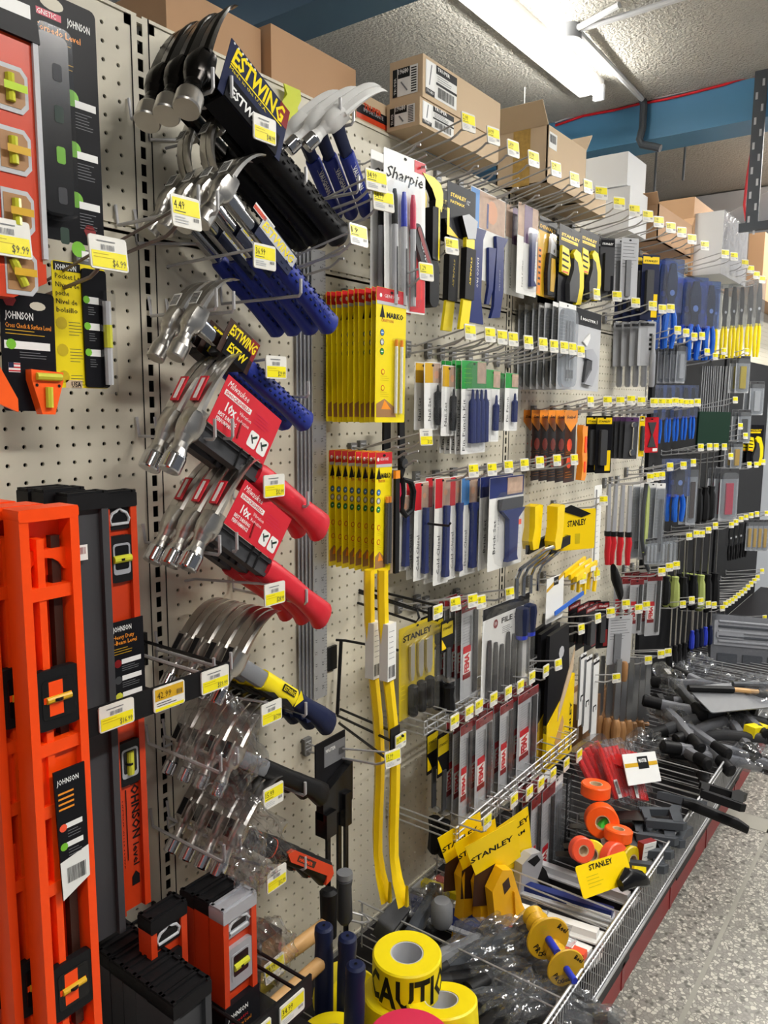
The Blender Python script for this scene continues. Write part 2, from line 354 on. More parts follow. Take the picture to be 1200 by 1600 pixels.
for i, x in enumerate(UX[1:]):
    u = MB(); w = .030; sw = .0042
    j0, j1 = -46, 22
    vs = []; fs = []
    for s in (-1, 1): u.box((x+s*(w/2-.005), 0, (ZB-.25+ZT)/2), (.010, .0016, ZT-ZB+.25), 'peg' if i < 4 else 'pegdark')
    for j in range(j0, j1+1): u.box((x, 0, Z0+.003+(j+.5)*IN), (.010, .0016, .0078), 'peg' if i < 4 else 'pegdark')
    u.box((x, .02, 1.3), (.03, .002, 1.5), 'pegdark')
    for s in (-1, 1): u.box((x+s*(w/2+.001), -.0005, (ZB-.25+ZT)/2), (.0008, .003, ZT-ZB+.25), 'pegdark')
    u.obj('upright_post', G)
MB().box((1.9, .26, ZT-.005), (8.0, .5, .012), 'peg').obj('top_shelf', G)
MB().box((1.9, -.25, .235), (8.0, .49, .03), 'kick').obj('base_deck', G)
kk = MB(); kk.box((1.9, -.478, .115), (8.0, .01, .14), 'redk'); kk.box((1.9, -.497, .205), (8.0, .012, .090), 'kick'); kk.box((1.9, -.455, .025), (8.0, .01, .05), 'kick')
for i in range(14): kk.box((-.6+i*.4, -.4835, .115), (.02, .003, .14), 'dred')
for i in range(8): kk.box((.52+i*.61, -.4835, .13), (.2, .003, .05), 'blk')
kk.obj('kick_plate', G)
# ================================================================ peg hooks with price tags
TAGM = {}
def tag_mesh(price, kind='y', w=.050, h=.036):
    """price label in its clear holder, facing the aisle; origin at the top middle"""
    k = (price, kind, w)
    if k in TAGM: return TAGM[k]
    m = MB(); m.prism(rrect(w, h, .003, 2, 0, -h/2), -.0012, .0012, 'tagw')
    if kind == 'y':        # yellow top with big black price
        m.rect(-w*.46, -h*.60, w*.46, -h*.10, -.0016, 'tagy'); m.text(price, -w*.42, -h*.44, h*.27, 'blk', -.0019, w=w*.42 if len(price) > 4 else w*.36)
        m.lines(-w*.42, -h*.56, w*.1, -h*.48, -.0019, 'dgrey', 1, .0010); m.bars(w*.22, -h*.76, w*.42, -h*.64, -.0019, 'dgrey', 8); m.lines(-w*.42, -h*.90, w*.1, -h*.66, -.0019, 'lgrey', 3, .0012)
    elif kind == 'w':      # white with yellow foot, price at the right
        m.rect(-w*.46, -h*.94, w*.46, -h*.46, -.0016, 'tagy'); m.text(price, w*.43, -h*.88, h*.22, 'dgrey', -.0019, align='r', w=w*.36)
        m.lines(-w*.3, -h*.22, w*.36, -h*.10, -.0019, 'grey', 1, .0012); m.bars(-w*.2, -h*.42, w*.16, -h*.26, -.0019, 'grey', 12); m.lines(-w*.42, -h*.7, w*.2, -h*.5, -.0019, 'dyellow', 2, .0008)
    elif kind == 'o':
        m.rect(-w*.46, -h*.55, w*.46, -h*.06, -.0016, 'gold'); m.text(price, -w*.40, -h*.46, h*.27, 'blk', -.0019, w=w*.45); m.rect(-w*.46, -h*.97, w*.46, -h*.84, -.0016, 'tagy')
        m.lines(-w*.42, -h*.8, w*.3, -h*.6, -.0019, 'dgrey', 2, .001); m.bars(w*.22, -h*.5, w*.42, -h*.3, -.0019, 'dgrey', 8)
    TAGM[k] = m.mesh('price_tag'); return TAGM[k]
HK = {}
def hook_meshes(L, wk):
    k = (round(L, 3), wk)
    if k not in HK:
        b = MB(); b.prism([(-.011, .022), (.011, .022), (.011, -.008), (.006, -.016), (-.006, -.016), (-.011, -.008)], -.010, -.0005, 'plate')
        for z in (.014, .006, -.002): b.rect(-.008, z, .008, z+.003, -.0105, 'lgrey')
        t = .13*L
        p = MB(); p.tube([(0, -.004, -.008), (0, -.02, -.006), (0, -(L-.035), t-.012), (0, -(L-.022), t-.006), (0, -(L-.012), t+.001), (0, -(L-.002), t)], .0026, wk, 6)
        a = MB(); a.tube([(0, -.006, .012), (0, -.03, .010), (0, -L, t+.022)], .0021, wk, 6)
        HK[k] = (b.mesh('back_plate'), p.mesh('prong'), a.mesh('tag_arm'))
    return HK[k]
NH = [0]
def hook(px, py, off, price, label, kind='y', wk='wire', group=None, tw=.046, th=.034, yaw=0, cat='hook'):
    """px,py: middle of the price tag in the photo; off: how far the tag stands out"""
    P = at(px, py, off); L = off-.002
    base = (P.x, 0, P.z-.13*L-.012)
    t = thing('peg_hook', label, cat, base, (0, 0, yaw), group)
    b, p, a = hook_meshes(L, wk)
    child(t, 'back_plate', b); child(t, 'prong', p); child(t, 'tag_arm', a)
    if price is not None:
        child(t, 'price_tag', tag_mesh(price, kind, tw, th), (0, -L-.003, .13*L+.012+th/2), (R(-6), 0, -R(34) if px > 935 else -R(12) if px > 560 else 0))
    NH[0] += 1
    return t
# ================================================================ left bay: spirit levels and carded levels
def level(name, label, cat, px, py, off, h, w, t, col, pos, group=None, cap='blk', capcol=None, sidecol=None, wins=(), hollow=False, vialf='blk', hang=False, rotz=0, label_card=None, tilt=0):
    P = at(px, py, off); T = thing(name, label, cat, (P.x, P.y, P.z-h), (0, tilt, rotz), group)
    m = MB(); fl = .010
    m.box((-w/2+fl/2, 0, h/2), (fl, t, h), col); m.box((w/2-fl/2, 0, h/2), (fl, t, h), col)
    y0 = -t*.22
    if hollow:
        m.prism(rrect(w+.001, .013, .003, 2, 0, h-.006), -t/2-.0006, t/2+.0006, col); m.box((0, 0, .012), (w+.001, t+.001, .024), col)
        zz = [h-.09, h-.26, h-.33, h-.42, h-.57]
        for z in zz: m.box((0, 0, z), (w-.012, t*.8, .014), col)
        m.box((0, 0, h-.295), (w-.012, t*.35, .06), col); m.box((0, .003, h-.40), (w-.012, t*.3, .05), col)
        m.box((-w*.14, 0, h/2), (.008, t*.7, h*.9), col); m.box((w*.2, .004, h/2), (.010, .010, h*.9), 'brown')
        m.box((0, t*.30, h-.045), (w-.019, .003, .06), col)
        m.prism([(-w/2+.009, h-.045), (-w/2+.009, h-.07)]+[(x, z) for x, z in arc(0, h-.075, w/2-.012, 160, 20, 6)]+[(w/2-.009, h-.07), (w/2-.009, h-.045)], -t*.12, t*.28, col)
    else:
        m.box((0, 0, h/2), (w-fl, t*.45, h-.004), col)
    m.obj('body', T)
    if cap:
        c = MB(); c.prism(rrect(w+.001, .020, .002, 2, 0, h-.006), -t/2-.001, t/2+.001, cap)
        for s in (-1, 1): c.box((0, s*t*.34, h+.0055), (w, t*.16, .003), cap)
        for s in (-1, 1): c.box((s*(w/2-.003), 0, h+.0055), (.005, t, .003), cap)
        c.obj('end_cap', T)
    for z, kind in wins:
        z = h-z
        v = MB(); ww = w-.016
        if kind == 'hang':
            v.prism(rrect(ww, .034, .004, 2, 0, z), -t*.36, -t*.2, cap or 'blk')
            v.tube([(-ww*.36, -t*.4, z-.009), (ww*.36, -t*.4, z-.009), (ww*.42, -t*.4, z-.002), (ww*.3, -t*.4, z+.006), (ww*.12, -t*.4, z+.009), (0, -t*.4, z+.013), (-ww*.12, -t*.4, z+.009), (-ww*.3, -t*.4, z+.006), (-ww*.42, -t*.4, z-.002)], .0022, 'lgrey', 6, True)
            v.rect(-ww*.3, z-.005, ww*.3, z+.004, -t*.37, 'blkgloss'); v.obj('hang_slot', T); continue
        v.prism(rrect(ww+.003, .066, .008, 3, 0, z), -t*.48, -t*.2, vialf)
        inner = 'silverp' if kind != 'o' else 'blkgloss'
        v.prism(rrect(ww*.74, .044, .004, 2, 0, z), -t*.50, -t*.47, inner); v.flat(rrect(ww*.6, .034, .003, 2, 0, z+.002), -t*.505, 'blkgloss')
        if kind == 'o': v.rect(-ww*.22, z-.018, ww*.10, z+.02, -t*.51, col); v.rect(-ww*.34, z-.003, ww*.3, z+.004, -t*.512, col)
        v.obj('vial_frame', T)
        q = MB()
        if kind == 'v': q.tube([(0, -t*.5, z-.017), (0, -t*.5, z+.017)], .0055, 'vial', 10)
        else: q.tube([(-.014, -t*.5, z), (.014, -t*.5, z)], .0055 if kind == 'h' else .004, 'vial' if kind == 'h' else 'gold', 10)
        q.tube([(-.0015, -t*.5-.0005, z-.0015), (-.0015, -t*.5-.0005, z+.0015)], .0058, 'blk', 10)
        q.obj('vial', T)
    return T
# two hollow orange levels in front
for i, (px, off) in enumerate(((64, .285), (10, .250), (-34, .215))):
    nm = ['front orange plastic level, tallest at the left edge, with a barcode label tied on', 'second orange plastic level, behind the front orange one', 'rearmost orange plastic level cut by the left edge'][i]
    T = level('orange_level', nm, 'spirit level', px, [792, 790, 786][i], off, .64, .066, .030, 'orange', 0, group='orange plastic levels', cap=None, hollow=True, wins=((.205, 'o'), (.545, 'o')))
    c = MB(); z = .64-.255-.03; w = .040
    c.prism([(-.013, z), (.024, z), (.024, z-.135), (-.009, z-.150)], -.0185, -.0165, 'cardblk')
    c.flat([(-.0105, z-.105), (.024, z-.098), (.024, z-.135), (-.009, z-.150)], -.0188, 'paper'); c.bars(-.003, z-.132, .02, z-.114, -.0192, 'blk', 18)
    c.text('JOHNSON', -.010, z-.016, .006, 'white', -.0189, w=.026, bold=.02)
    for j in range(4): c.lines(-.009, z-.047+j*.006, .016, z-.042+j*.006, -.0189, 'amber', 1, .0022)
    for j, kk in enumerate(('coral', 'lgreen')):
        c.rect(-.002, z-.068-j*.022, .018, z-.062-j*.022, -.0189, 'white'); c.flat(circ(.0045, 12, -.005, z-.066-j*.022), -.0190, kk)
        c.lines(0, z-.080-j*.022, .018, z-.070-j*.022, -.0189, 'grey', 3, .0007)
    c.obj('swing_tag', T)
# dark levels behind
for i, (px, py, off) in enumerate(((128, 776, .150), (92, 770, .120), (68, 768, .088))):
    T = level('box_beam_level', ['front black box-beam level with a small price sticker, right of the orange levels', 'middle black box-beam level between two others', 'rear black box-beam level, leftmost of the three black caps'][i], 'spirit level', px, py, off, .62, .058, .026, 'dgrey', 0, group='black box-beam levels')
    if i == 0:
        c = MB(); c.rect(-.024, .54, -.004, .56, -.0135, 'paper'); c.bars(-.022, .548, -.006, .557, -.0137, 'dred', 10); c.obj('sticker', T)
JT = level('beam_level', 'orange and black beam level with a black label card, standing beside the upright', 'spirit level', 178, 774, .115, .62, .053, .026, 'dorange', 0, wins=((.030, 'hang'), (.088, 'h'), (.388, 'v')))
c = MB(); z = .62-.175
c.prism([(-.0245, z), (.028, z), (.028, z-.115), (-.0245, z-.115)], -.0165, -.0145, 'cardblk'); c.text('JOHNSON', -.022, z-.014, .0075, 'white', -.0169, w=.030, bold=.02)
c.text('Heavy Duty', -.022, z-.025, .006, 'amber', -.0169, w=.034, bold=.01); c.text('I-Beam Level', -.022, z-.033, .006, 'amber', -.0169, w=.038, bold=.01); c.lines(-.022, z-.048, .012, z-.037, -.0169, 'gold', 3, .0008)
for j, kk in enumerate(('dred', 'dgrey', 'vial')):
    c.rect(-.010, z-.062-j*.024, .022, z-.055-j*.024, -.0169, 'white'); c.flat(circ(.006, 10, -.016, z-.060-j*.024), -.0169, kk); c.lines(-.010, z-.073-j*.024, .022, z-.064-j*.024, -.0169, 'grey', 3, .0007)
c.obj('label_card', JT)
c = MB()
def vtext(m, s, x, z, h, k, w, y, **kw): return m.text(s, x, z, h, k, y, w=w, ang=-90, **kw)
vtext(c, 'JOHNSON', .004, .200, .013, 'blk', .090, -.0066, bold=.03); vtext(c, 'LIFETIME GUARANTEE', -.016, .175, .006, 'blk', .105, -.0066)
vtext(c, 'level', .004, .102, .010, 'blk', .034, -.0066, bold=.02)
c.rect(-.006, .08, -.0045, .19, -.0066, 'blk')
for z in (.225, .045): c.flat([(.0, z-.008), (.013, z-.008), (.013, z+.006), (.0065, z+.014), (0, z+.006)], -.0066, 'blk')
c.obj('print', JT)
# wire holders with printed front rails
def holder(label, xr, xl, z, off, wires, rail_h=.040, tags=()):
    T = thing('level_rack', label, 'rack', (xr, 0, z))
    w = MB(); W_ = xl-xr
    w.tube([(W_, -off, .012), (W_, -.004, .012), (0, -.004, .012), (0, -off, .012)], .003, 'wireblk'); w.tube([(W_, -off, -.014), (W_, -.004, -.014), (0, -.004, -.014), (0, -off, -.014)], .003, 'wireblk')
    for x in wires: w.tube([(x, -.004, -.014), (x, -off, -.014)], .003, 'wireblk')
    for x in (W_+.01, -.035, 0): w.box((x, -.003, 0), (.005, .008, .055), 'wireblk')
    w.obj('wire_frame', T)
    MB().box((W_/2, -off-.002, 0), (-W_+.004, .004, rail_h), 'blk').obj('front_rail', T)
    for (tx, pr, kd) in tags: child(T, 'price_tag', tag_mesh(pr, kd, .052, .034), (tx, -off-.0055, .017))
    return T
P = at(355, 1052, .20); a1 = at(178, 1112, .20).x-P.x; a2 = at(260, 1083, .20).x-P.x; a3 = at(332, 1060, .20).x-P.x
UR = holder('upper black wire level rack with three price tags on its front rail', P.x, .28, P.z, .20, [-.09, -.21], .036, ((a1, '$16.99', 'w'), (a2, '42.99', 'o'), (a3, '$59.99', 'w')))
P = at(12, 1172, .225)
holder('black wire level rack at the left edge, mostly behind the orange levels', P.x+.03, P.x-.2, P.z, .225, [-.09], .036, ((-.035, '$9.99', 'w'),))
P = at(483, 1545, .33); a1 = at(452, 1572, .33).x-P.x
LR = holder('lower black wire level rack, its front rail cut by the bottom edge', P.x, .30, P.z, .33, [-.1, -.26, -.4], .05, ((a1, '34.99', 'y'), (a1-.07, '$29.99', 'y')))
# tray that carries the long levels, under the frame's lower edge
MB().box((-.26, -.165, -.07), (.54, .33, .004), 'wireblk').obj('tray', LR)
ZL = LR.location.z-.07
# short levels in the lower rack
for i in range(8):
    px = [296, 277, 257, 237, 217, 197, 180, 163][i]; py = [1548, 1535, 1520, 1506, 1492, 1477, 1463, 1452][i]
    level('short_level', 'short black ribbed-cap level, %s in the slanting row of eight' % (['frontmost', 'second from the front', 'third from the front', 'fourth from the front', 'fifth from the front', 'sixth from the front', 'seventh from the front', 'rearmost'][i]), 'spirit level', px-6, py, .300-.030*i, .30, .062, .027, 'dgrey', 0, group='short black levels in the lower rack')
level('torpedo_level', 'short orange level with black cap and steel hang slot, left of the boxed pair', 'spirit level', 254, 1422, .20, .34, .062, .028, 'dorange', 0, wins=((.030, 'hang'), (.095, 'h')))
for i, (px, py, off, cc) in enumerate(((364, 1408, .235, 'silverp'), (340, 1394, .200, 'blk'), (318, 1384, .168, 'blk'))):
    T = level('torpedo_level', ['short orange level with silver cap, front of the three packed together', 'short orange level with black cap, behind the silver capped one', 'short orange level with black cap, rearmost of three packed together'][i], 'spirit level', px, py, off, .34, .066, .030, 'dorange', 0, wins=((.030, 'hang'), (.095, 'h')), cap=cc, vialf='silverp' if i == 0 else 'blk')
    c = MB(); z = .34-.150
    c.box((0, 0, z-.06), (.070, .034, .12), 'cardblk')
    if i == 0:
        c.text('JOHNSON', -.03, z-.022, .008, 'white', -.0175, w=.04, bold=.02); c.text('Magnetic', -.03, z-.034, .006, 'red', -.0175, w=.04); c.text('Heavy Duty Level', -.03, z-.044, .006, 'amber', -.0175, w=.046); c.lines(-.03, z-.062, .02, z-.05, -.0175, 'grey', 3, .0007)
    c.obj('card_sleeve', T)
# carded torpedo levels near the top
T = thing('carded_level', 'black torpedo level in a clear blister on a black card', 'spirit level', at(93, -4, .105))
H = (at(93, -4, .105)-at(93, 375, .105)).length; w = .098
m = MB(); m.prism(rrect(w, H, .008, 3, 0, -H/2), -.0006, .0006, 'cardblk'); m.flat(circ(.016, 14, -.012, -.012, .008), -.0009, 'peg')
m.rect(-.045, -.030, .0, -.022, -.0009, 'pinkred'); m.text('MAGNETIC', -.042, -.029, .006, 'white', -.0012, w=.035); m.text('JOHNSON', .008, -.030, .009, 'white', -.0009, w=.032, bold=.02); m.text('Torpedo Level', -.036, -.047, .008, 'amber', -.0009, w=.062, bold=.01)
m.lines(-.036, -.085, .02, -.052, -.0009, 'gold', 6, .0009)
for j in range(4):
    z = -.115-j*.062; m.flat(circ(.010, 14, .010, z), -.0009, 'lgreen'); m.rect(.014, z-.010, .044, z-.001, -.0012, 'white'); m.lines(.014, z-.036, .042, z-.014, -.0009, 'grey', 6, .0008)
m.flat(circ(.009, 6, .028, -H+.018), -.0009, 'dred'); m.obj('card', T)
m = MB(); m.prism(rrect(.040, H-.085, .008, 3, -.026, -.045-(H-.085)/2-.012), -.022, -.002, 'blkgloss')
for j in range(5): m.flat(rrect(.012, .02, .002, 1, -.022, -.10-j*.048), -.0225, ['dgrey', 'dgreen', 'lgreen'][j % 3])
m.obj('level_body', T)
m = MB(); m.prism(rrect(.047, H-.072, .010, 3, -.026, -.045-(H-.085)/2-.010), -.026, -.001, 'blister'); m.obj('blister', T)
T = thing('orange_torpedo_level', 'orange level with four round-cornered vial windows at the top left edge', 'spirit level', at(3, 52, .19))
H = (at(3, 52, .19)-at(3, 435, .19)).length
m = MB(); m.box((-.006, 0, -H*.46), (.066, .022, H*.92), 'dorange'); m.box((.029, 0, -H*.45), (.006, .03, H*.9), 'lgrey'); m.prism([(-.03, -H*.92), (.03, -H*.92), (.03, -H), (-.01, -H-.02), (-.03, -H-.02)], -.012, .012, 'dorange'); m.obj('body', T)
for j in range(4):
    z = -.058-j*.064; m = MB(); m.prism([(-.018, z+.024), (.012, z+.024), (.019, z+.016), (.019, z-.016), (.012, z-.024), (-.018, z-.024)], -.0125, -.0105, 'lgrey'); m.prism([(-.016, z+.019), (.010, z+.019), (.015, z+.013), (.015, z-.013), (.010, z-.019), (-.016, z-.019)], -.0130, -.0120, 'woodd')
    m.tube([(-.002+(.005 if j == 3 else 0), -.014, z-.014), (-.002-(.008 if j == 3 else 0), -.014, z+.014)], .005, 'vial', 8); m.rect(-.012, z-.004, .014, z+.004, -.0205, 'vialg' if j == 0 else 'gold'); m.obj('vial', T)
m = MB(); m.prism([(-.036, .03), (.030, .045), (.034, -.004), (-.036, -.002)], -.016, .016, 'cardblk'); m.rect(-.03, .018, .024, .032, -.0165, 'white'); m.obj('card', T)
hook(8, 372, .205, '$9.99', 'peg hook with white and yellow $9.99 tag at the left edge', 'w', 'wirewarm', tw=.054, th=.040)
hook(167, 397, .205, '$6.99', 'peg hook with white and yellow $6.99 tag beside the carded torpedo level', 'w', 'wirewarm', tw=.052, th=.040)
hook(288, 333, .235, '4.49', 'peg hook with yellow 4.49 tag in front of the grey claw hammers', 'y', 'wirewarm', tw=.046, th=.040)
def card(name, label, cat, px, py, py2, off, w, bg, parts=(), group=None, rotz=0, tilt=0, r=.004):
    P = at(px, py, off); H = (P-at(px, py2, off)).length
    T = thing(name, label, cat, P, (0, tilt, rotz), group); m = MB(); m.prism(rrect(w, H, r, 2, 0, -H/2), -.0006, .0006, bg)
    return T, m, H
T, m, H = card('carded_surface_level', 'black card with an orange cross-check surface level', 'spirit level', 42, 455, 642, .165, .066, 'cardblk', tilt=R(1))
m.flat(circ(.010, 12, .012, -.016, .005), -.0009, 'peg'); m.flat(circ(.008, 6, -.022, -.012), -.0009, 'dred'); m.text('JOHNSON', -.028, -.033, .0085, 'white', -.0009, w=.034, bold=.02)
m.text('Cross Check & Surface Level', -.028, -.043, .0055, 'amber', -.0009, w=.056, bold=.01); m.lines(-.028, -.052, .026, -.044, -.0009, 'gold', 2, .0008); m.rect(-.030, -.067, .026, -.058, -.0009, 'white'); m.flat(circ(.006, 12, -.022, -.062), -.0012, 'lgreen')
m.lines(-.012, -.078, .026, -.069, -.0009, 'grey', 3, .0007); m.rect(-.026, -.094, -.012, -.083, -.0009, 'white')
for j in range(3): m.rect(-.026, -.093+j*.004, -.012, -.0915+j*.004, -.0012, 'red')
m.rect(-.026, -.089, -.020, -.083, -.0013, 'navy'); m.obj('card', T)
m = MB(); m.prism([(-.006, -.090), (.034, -.092), (.034, -.102), (.022, -.142), (.006, -.142), (-.006, -.102)], -.014, -.001, 'neon'); m.tube([(-.001, -.016, -.098), (.030, -.016, -.098)], .0045, 'vial', 8); m.tube([(.014, -.016, -.110), (.014, -.016, -.134)], .0045, 'vial', 8)
for s in (.0, .028): m.flat(circ(.002, 8, s, -.108), -.0145, 'blk')
m.obj('surface_level', T)
T, m, H = card('carded_pocket_level', 'yellow pocket level card with black flap and clear tube at its right', 'spirit level', 122, 412, 606, .11, .076, 'yellow')
m.rect(-.036, -.012, .002, -.001, -.0009, 'blk'); m.text('JOHNSON', -.034, -.011, .007, 'white', -.0012, w=.03, bold=.02)
for j, s in enumerate(('Pocket Level', 'Niveau de', 'poche', 'Nivel de', 'bolsillo')): m.text(s, -.034, -.022-j*.0105, .0065, 'blk', -.0009, w=.006*len(s)*.62, bold=.01)
for j in range(3): m.flat(circ(.008, 12, -.028, -.078-j*.034), -.0009, 'dyellow'); m.lines(-.018, -.094-j*.034, .002, -.074-j*.034, -.0009, 'dgrey', 5, .0007)
m.rect(-.026, -.160, -.002, -.150, -.0009, 'boxl'); m.text('USA', -.018, -.159, .007, 'blk', -.0012, w=.014, bold=.02); m.obj('card', T)
m = MB(); m.prism(rrect(.036, H-.006, .004, 2, .020, -H/2-.002), -.004, -.0010, 'cardblk')
for j in range(3): m.flat(circ(.005, 10, .007, -.045-j*.034), -.0044, 'lgreen'); m.rect(.009, -.050-j*.034, .025, -.041-j*.034, -.0043, 'white'); m.lines(.009, -.065-j*.034, .022, -.053-j*.034, -.0043, 'grey', 4, .0007)
m.obj('black_flap', T)
m = MB(); m.prism(rrect(.018, .135, .003, 2, .034, -.10), -.016, -.004, 'clear'); m.tube([(.033, -.010, -.155), (.033, -.010, -.045)], .0055, 'lgrey', 8); m.tube([(.033, -.0105, -.106), (.033, -.0105, -.076)], .0060, 'vial', 8); m.obj('clear_tube', T)
hook(62, 448, .165, None, 'bare-ended peg hook holding the cross-check level card', 'w', 'wirewarm')
m = MB()
P = at(-2, 600, .21)
for j in range(3): m.prism([(-.03, .03-j*.004), (-.012+j*.002, .022), (.010+j*.001, -.016), (.012, -.024-j*.003), (-.03, -.004-j*.004)], -.004-j*.006, .001-j*.006, 'neon')
o = m.obj('string_line'); o.location = P; tag(o, 'bright orange folded plastic piece at the left edge, mid height', 'string line')
# ================================================================ hammers: eye at the origin, handle along +x, face towards -z, claw towards +z
HM = {}
def hammer_meshes(kind):
    if kind in HM: return HM[kind]
    P = dict(
        black=dict(head='blksteel', face='steel', claw=(.112, .022), fr=.0155, neck='blksteel', grip='blk', g0=.135, L=.345, perf=True),
        gcurve=dict(head='steel', face='dsteel', claw=(.070, .062), fr=.014, neck='blk', grip='blk', g0=.12, L=.33, perf=True),
        blue20=dict(head='steel', face='steel', claw=(.082, .036), fr=.0135, neck='chrome', grip='blue', g0=.14, L=.345, perf=True),
        vaughan=dict(head='white', face='chrome', claw=(.088, .030), fr=.013, neck='navy', grip='blue', g0=.10, L=.31, perf=False),
        mil=dict(head='steel', face='chrome', claw=(.105, .022), fr=.0145, neck='dgrey', grip='milred', g0=.165, L=.36, perf=False),
        long=dict(head='steel', face='chrome', claw=(.088, .034), fr=.0115, neck='grey', grip='navy', g0=.085, L=.34, perf=False),
        dark=dict(head='steel', face='chrome', claw=(.088, .034), fr=.0115, neck='grey', grip='blk', g0=.10, L=.33, perf=False),
        orange=dict(head='steel', face='chrome', claw=(.088, .034), fr=.0115, neck='blk', grip='blk', g0=.10, L=.33, perf=False))[kind]
    h = MB(); fr = P['fr']; hd = P['head']
    h.lathe([(0, -.066), (fr*.92, -.066), (fr, -.064), (fr, -.046), (fr*.93, -.043), (fr*.72, -.034), (fr*.70, -.026), (fr*.9, -.016)], None, n=20, ks=[P['face'], P['face'], P['face'], P['face'], hd, hd, hd])
    # cheek
    rings = []
    for z, rx, ry in ((-.020, .010, .0095), (-.014, .0145, .0125), (0, .0165, .0135), (.012, .015, .014), (.020, .012, .0165)):
        rings.append([Vector((.001+rx*math.copysign(abs(math.cos(a))**.6, math.cos(a)), ry*math.copysign(abs(math.sin(a))**.6, math.sin(a)), z)) for a in [2*math.pi*(j+.5)/12 for j in range(12)]])
    h.loft(rings, hd)
    cz, cx = P['claw']
    for s in (-1, 1):
        rings = []
        for i in range(9):
            t = i/8; z = .016+cz*math.sin(t*1.25)/math.sin(1.25); x = -.004+cx*(t**2.1)
            th = .0105*(1-t)+.0012; inner = .0004+.0040*max(0, t-.25)**1.1; outer = (.0195 if kind in ('long', 'dark', 'orange') else .0165)-.003*max(0, t-.6)*2.5
            dx, dz = 2.1*cx*t**1.1+1e-4, cz*1.25*math.cos(t*1.25)/math.sin(1.25); l = math.hypot(dx, dz); nx, nz = dz/l, -dx/l
            rings.append([Vector((x-nx*th*.35, s*inner, z-nz*th*.35)), Vector((x-nx*th*.5, s*outer*.8, z-nz*th*.5)), Vector((x-nx*th*.2, s*outer, z-nz*th*.2)), Vector((x+nx*th*.5, s*outer*.86, z+nz*th*.5)), Vector((x+nx*th*.5, s*inner, z+nz*th*.5))][::s])
        h.loft(rings, hd)
    if kind in ('long', 'dark', 'orange'):
        h.prism([(-.007, -.004), (.007, -.004), (.007, .03), (-.007, .03)], 0, .001, 'blk') if False else None
        # magnetic nail slot on top of the head
        h.box((-.0165, 0, .004), (.004, .016, .034), hd); h.box((-.0180, 0, .004), (.003, .0105, .026), 'blk')
    if kind in ('gcurve', 'blue20'):
        h.box((-.0135, 0, .030), (.0006, .018, .022), 'paper')
        for q in range(7): h.box((-.0139, 0, .022+q*.0025), (.0004, .015, .0012), 'dgrey')
    if kind == 'mil': h.box((-.0105, 0, .048), (.002, .015, .036), 'milred'); h.box((-.0117, 0, .048), (.0004, .006, .030), 'white')
    head = h.mesh('head')
    k = MB(); L, g0 = P['L'], P['g0']
    if kind in ('mil',):
        k.box((.088, 0, 0), (.150, .011, .026), 'dgrey', None); k.box((.09, 0, .011), (.145, .020, .006), 'dgrey'); k.box((.09, 0, -.011), (.145, .020, .006), 'dgrey')
        k.tube([(.10, -.011, -.014), (.10, -.011, .014)], .002, 'blk', 6); k.tube([(.12, -.011, -.014), (.12, -.011, .014)], .002, 'blk', 6)
    elif kind in ('long', 'dark', 'orange'):
        k.ell([(-.012, 0, 0, .011, .014), (.03, 0, 0, .012, .015), (g0+.01, 0, 0, .012, .015)], P['neck'], 10, .6)
    else:
        k.ell([(-.012, 0, 0, .010, .013), (.02, 0, 0, .009, .0125), (.05, 0, 0, .0075, .0115), (g0+.02, 0, 0, .0075, .011)], P['neck'], 10, .5)
    neck = k.mesh('neck')
    g = MB(); gr = P['grip']
    if kind == 'mil': sec = [(g0-.01, 0, 0, .014, .018), (g0, 0, 0, .0155, .020), (g0+.06, 0, .001, .0155, .019), (L-.08, 0, 0, .0145, .0175), (L-.03, 0, -.002, .016, .021), (L-.008, 0, -.006, .017, .025), (L, 0, -.006, .013, .020)]
    elif kind == 'vaughan': sec = [(g0, 0, 0, .0105, .013), (g0+.004, 0, 0, .0115, .0145), (L-.1, 0, 0, .0115, .0145), (L-.01, 0, 0, .0125, .0155), (L, 0, 0, .009, .011)]
    elif kind in ('long', 'dark', 'orange'): sec = [(g0, 0, 0, .0135, .0165), (g0+.06, 0, 0, .014, .0165), (L-.1, 0, .001, .0135, .0155), (L-.05, 0, 0, .015, .019), (L-.012, 0, -.004, .0155, .023), (L, 0, -.005, .011, .017)]
    else: sec = [(g0, 0, 0, .012, .0145), (g0+.004, 0, 0, .0135, .016), (g0+.07, 0, 0, .0145, .0175), (L-.08, 0, 0, .014, .0165), (L-.03, 0, 0, .0155, .0185), (L-.008, 0, 0, .0165, .0205), (L, 0, 0, .012, .015)]
    g.ell(sec, gr, 14, .8)
    if P['perf']:
        for i in range(11):
            for j, zz in enumerate((-.008, 0, .008)):
                x = g0+.02+i*.016+(j % 2)*.008
                if x < L-.02:
                    g.box((x, -.0138, zz), (.006, .003, .0022), 'navy' if kind == 'blue20' else 'pegdark'); g.box((x, 0, .0155) if j == 1 else (x, -.009, .0135), (.005, .003, .005), 'navy' if kind == 'blue20' else 'pegdark')
    if kind == 'vaughan':
        g.text('VAUGHAN', g0+.03, -.005, .010, 'white', -.0128, w=.075, bold=.03); g.lines(g0+.02, -.010, g0+.13, .010, -.0126, 'lgrey', 2, .0006)
    if kind == 'blue20': g.text('ESTWING', L-.085, -.004, .009, 'blue', -.0165, w=.055, bold=.03)
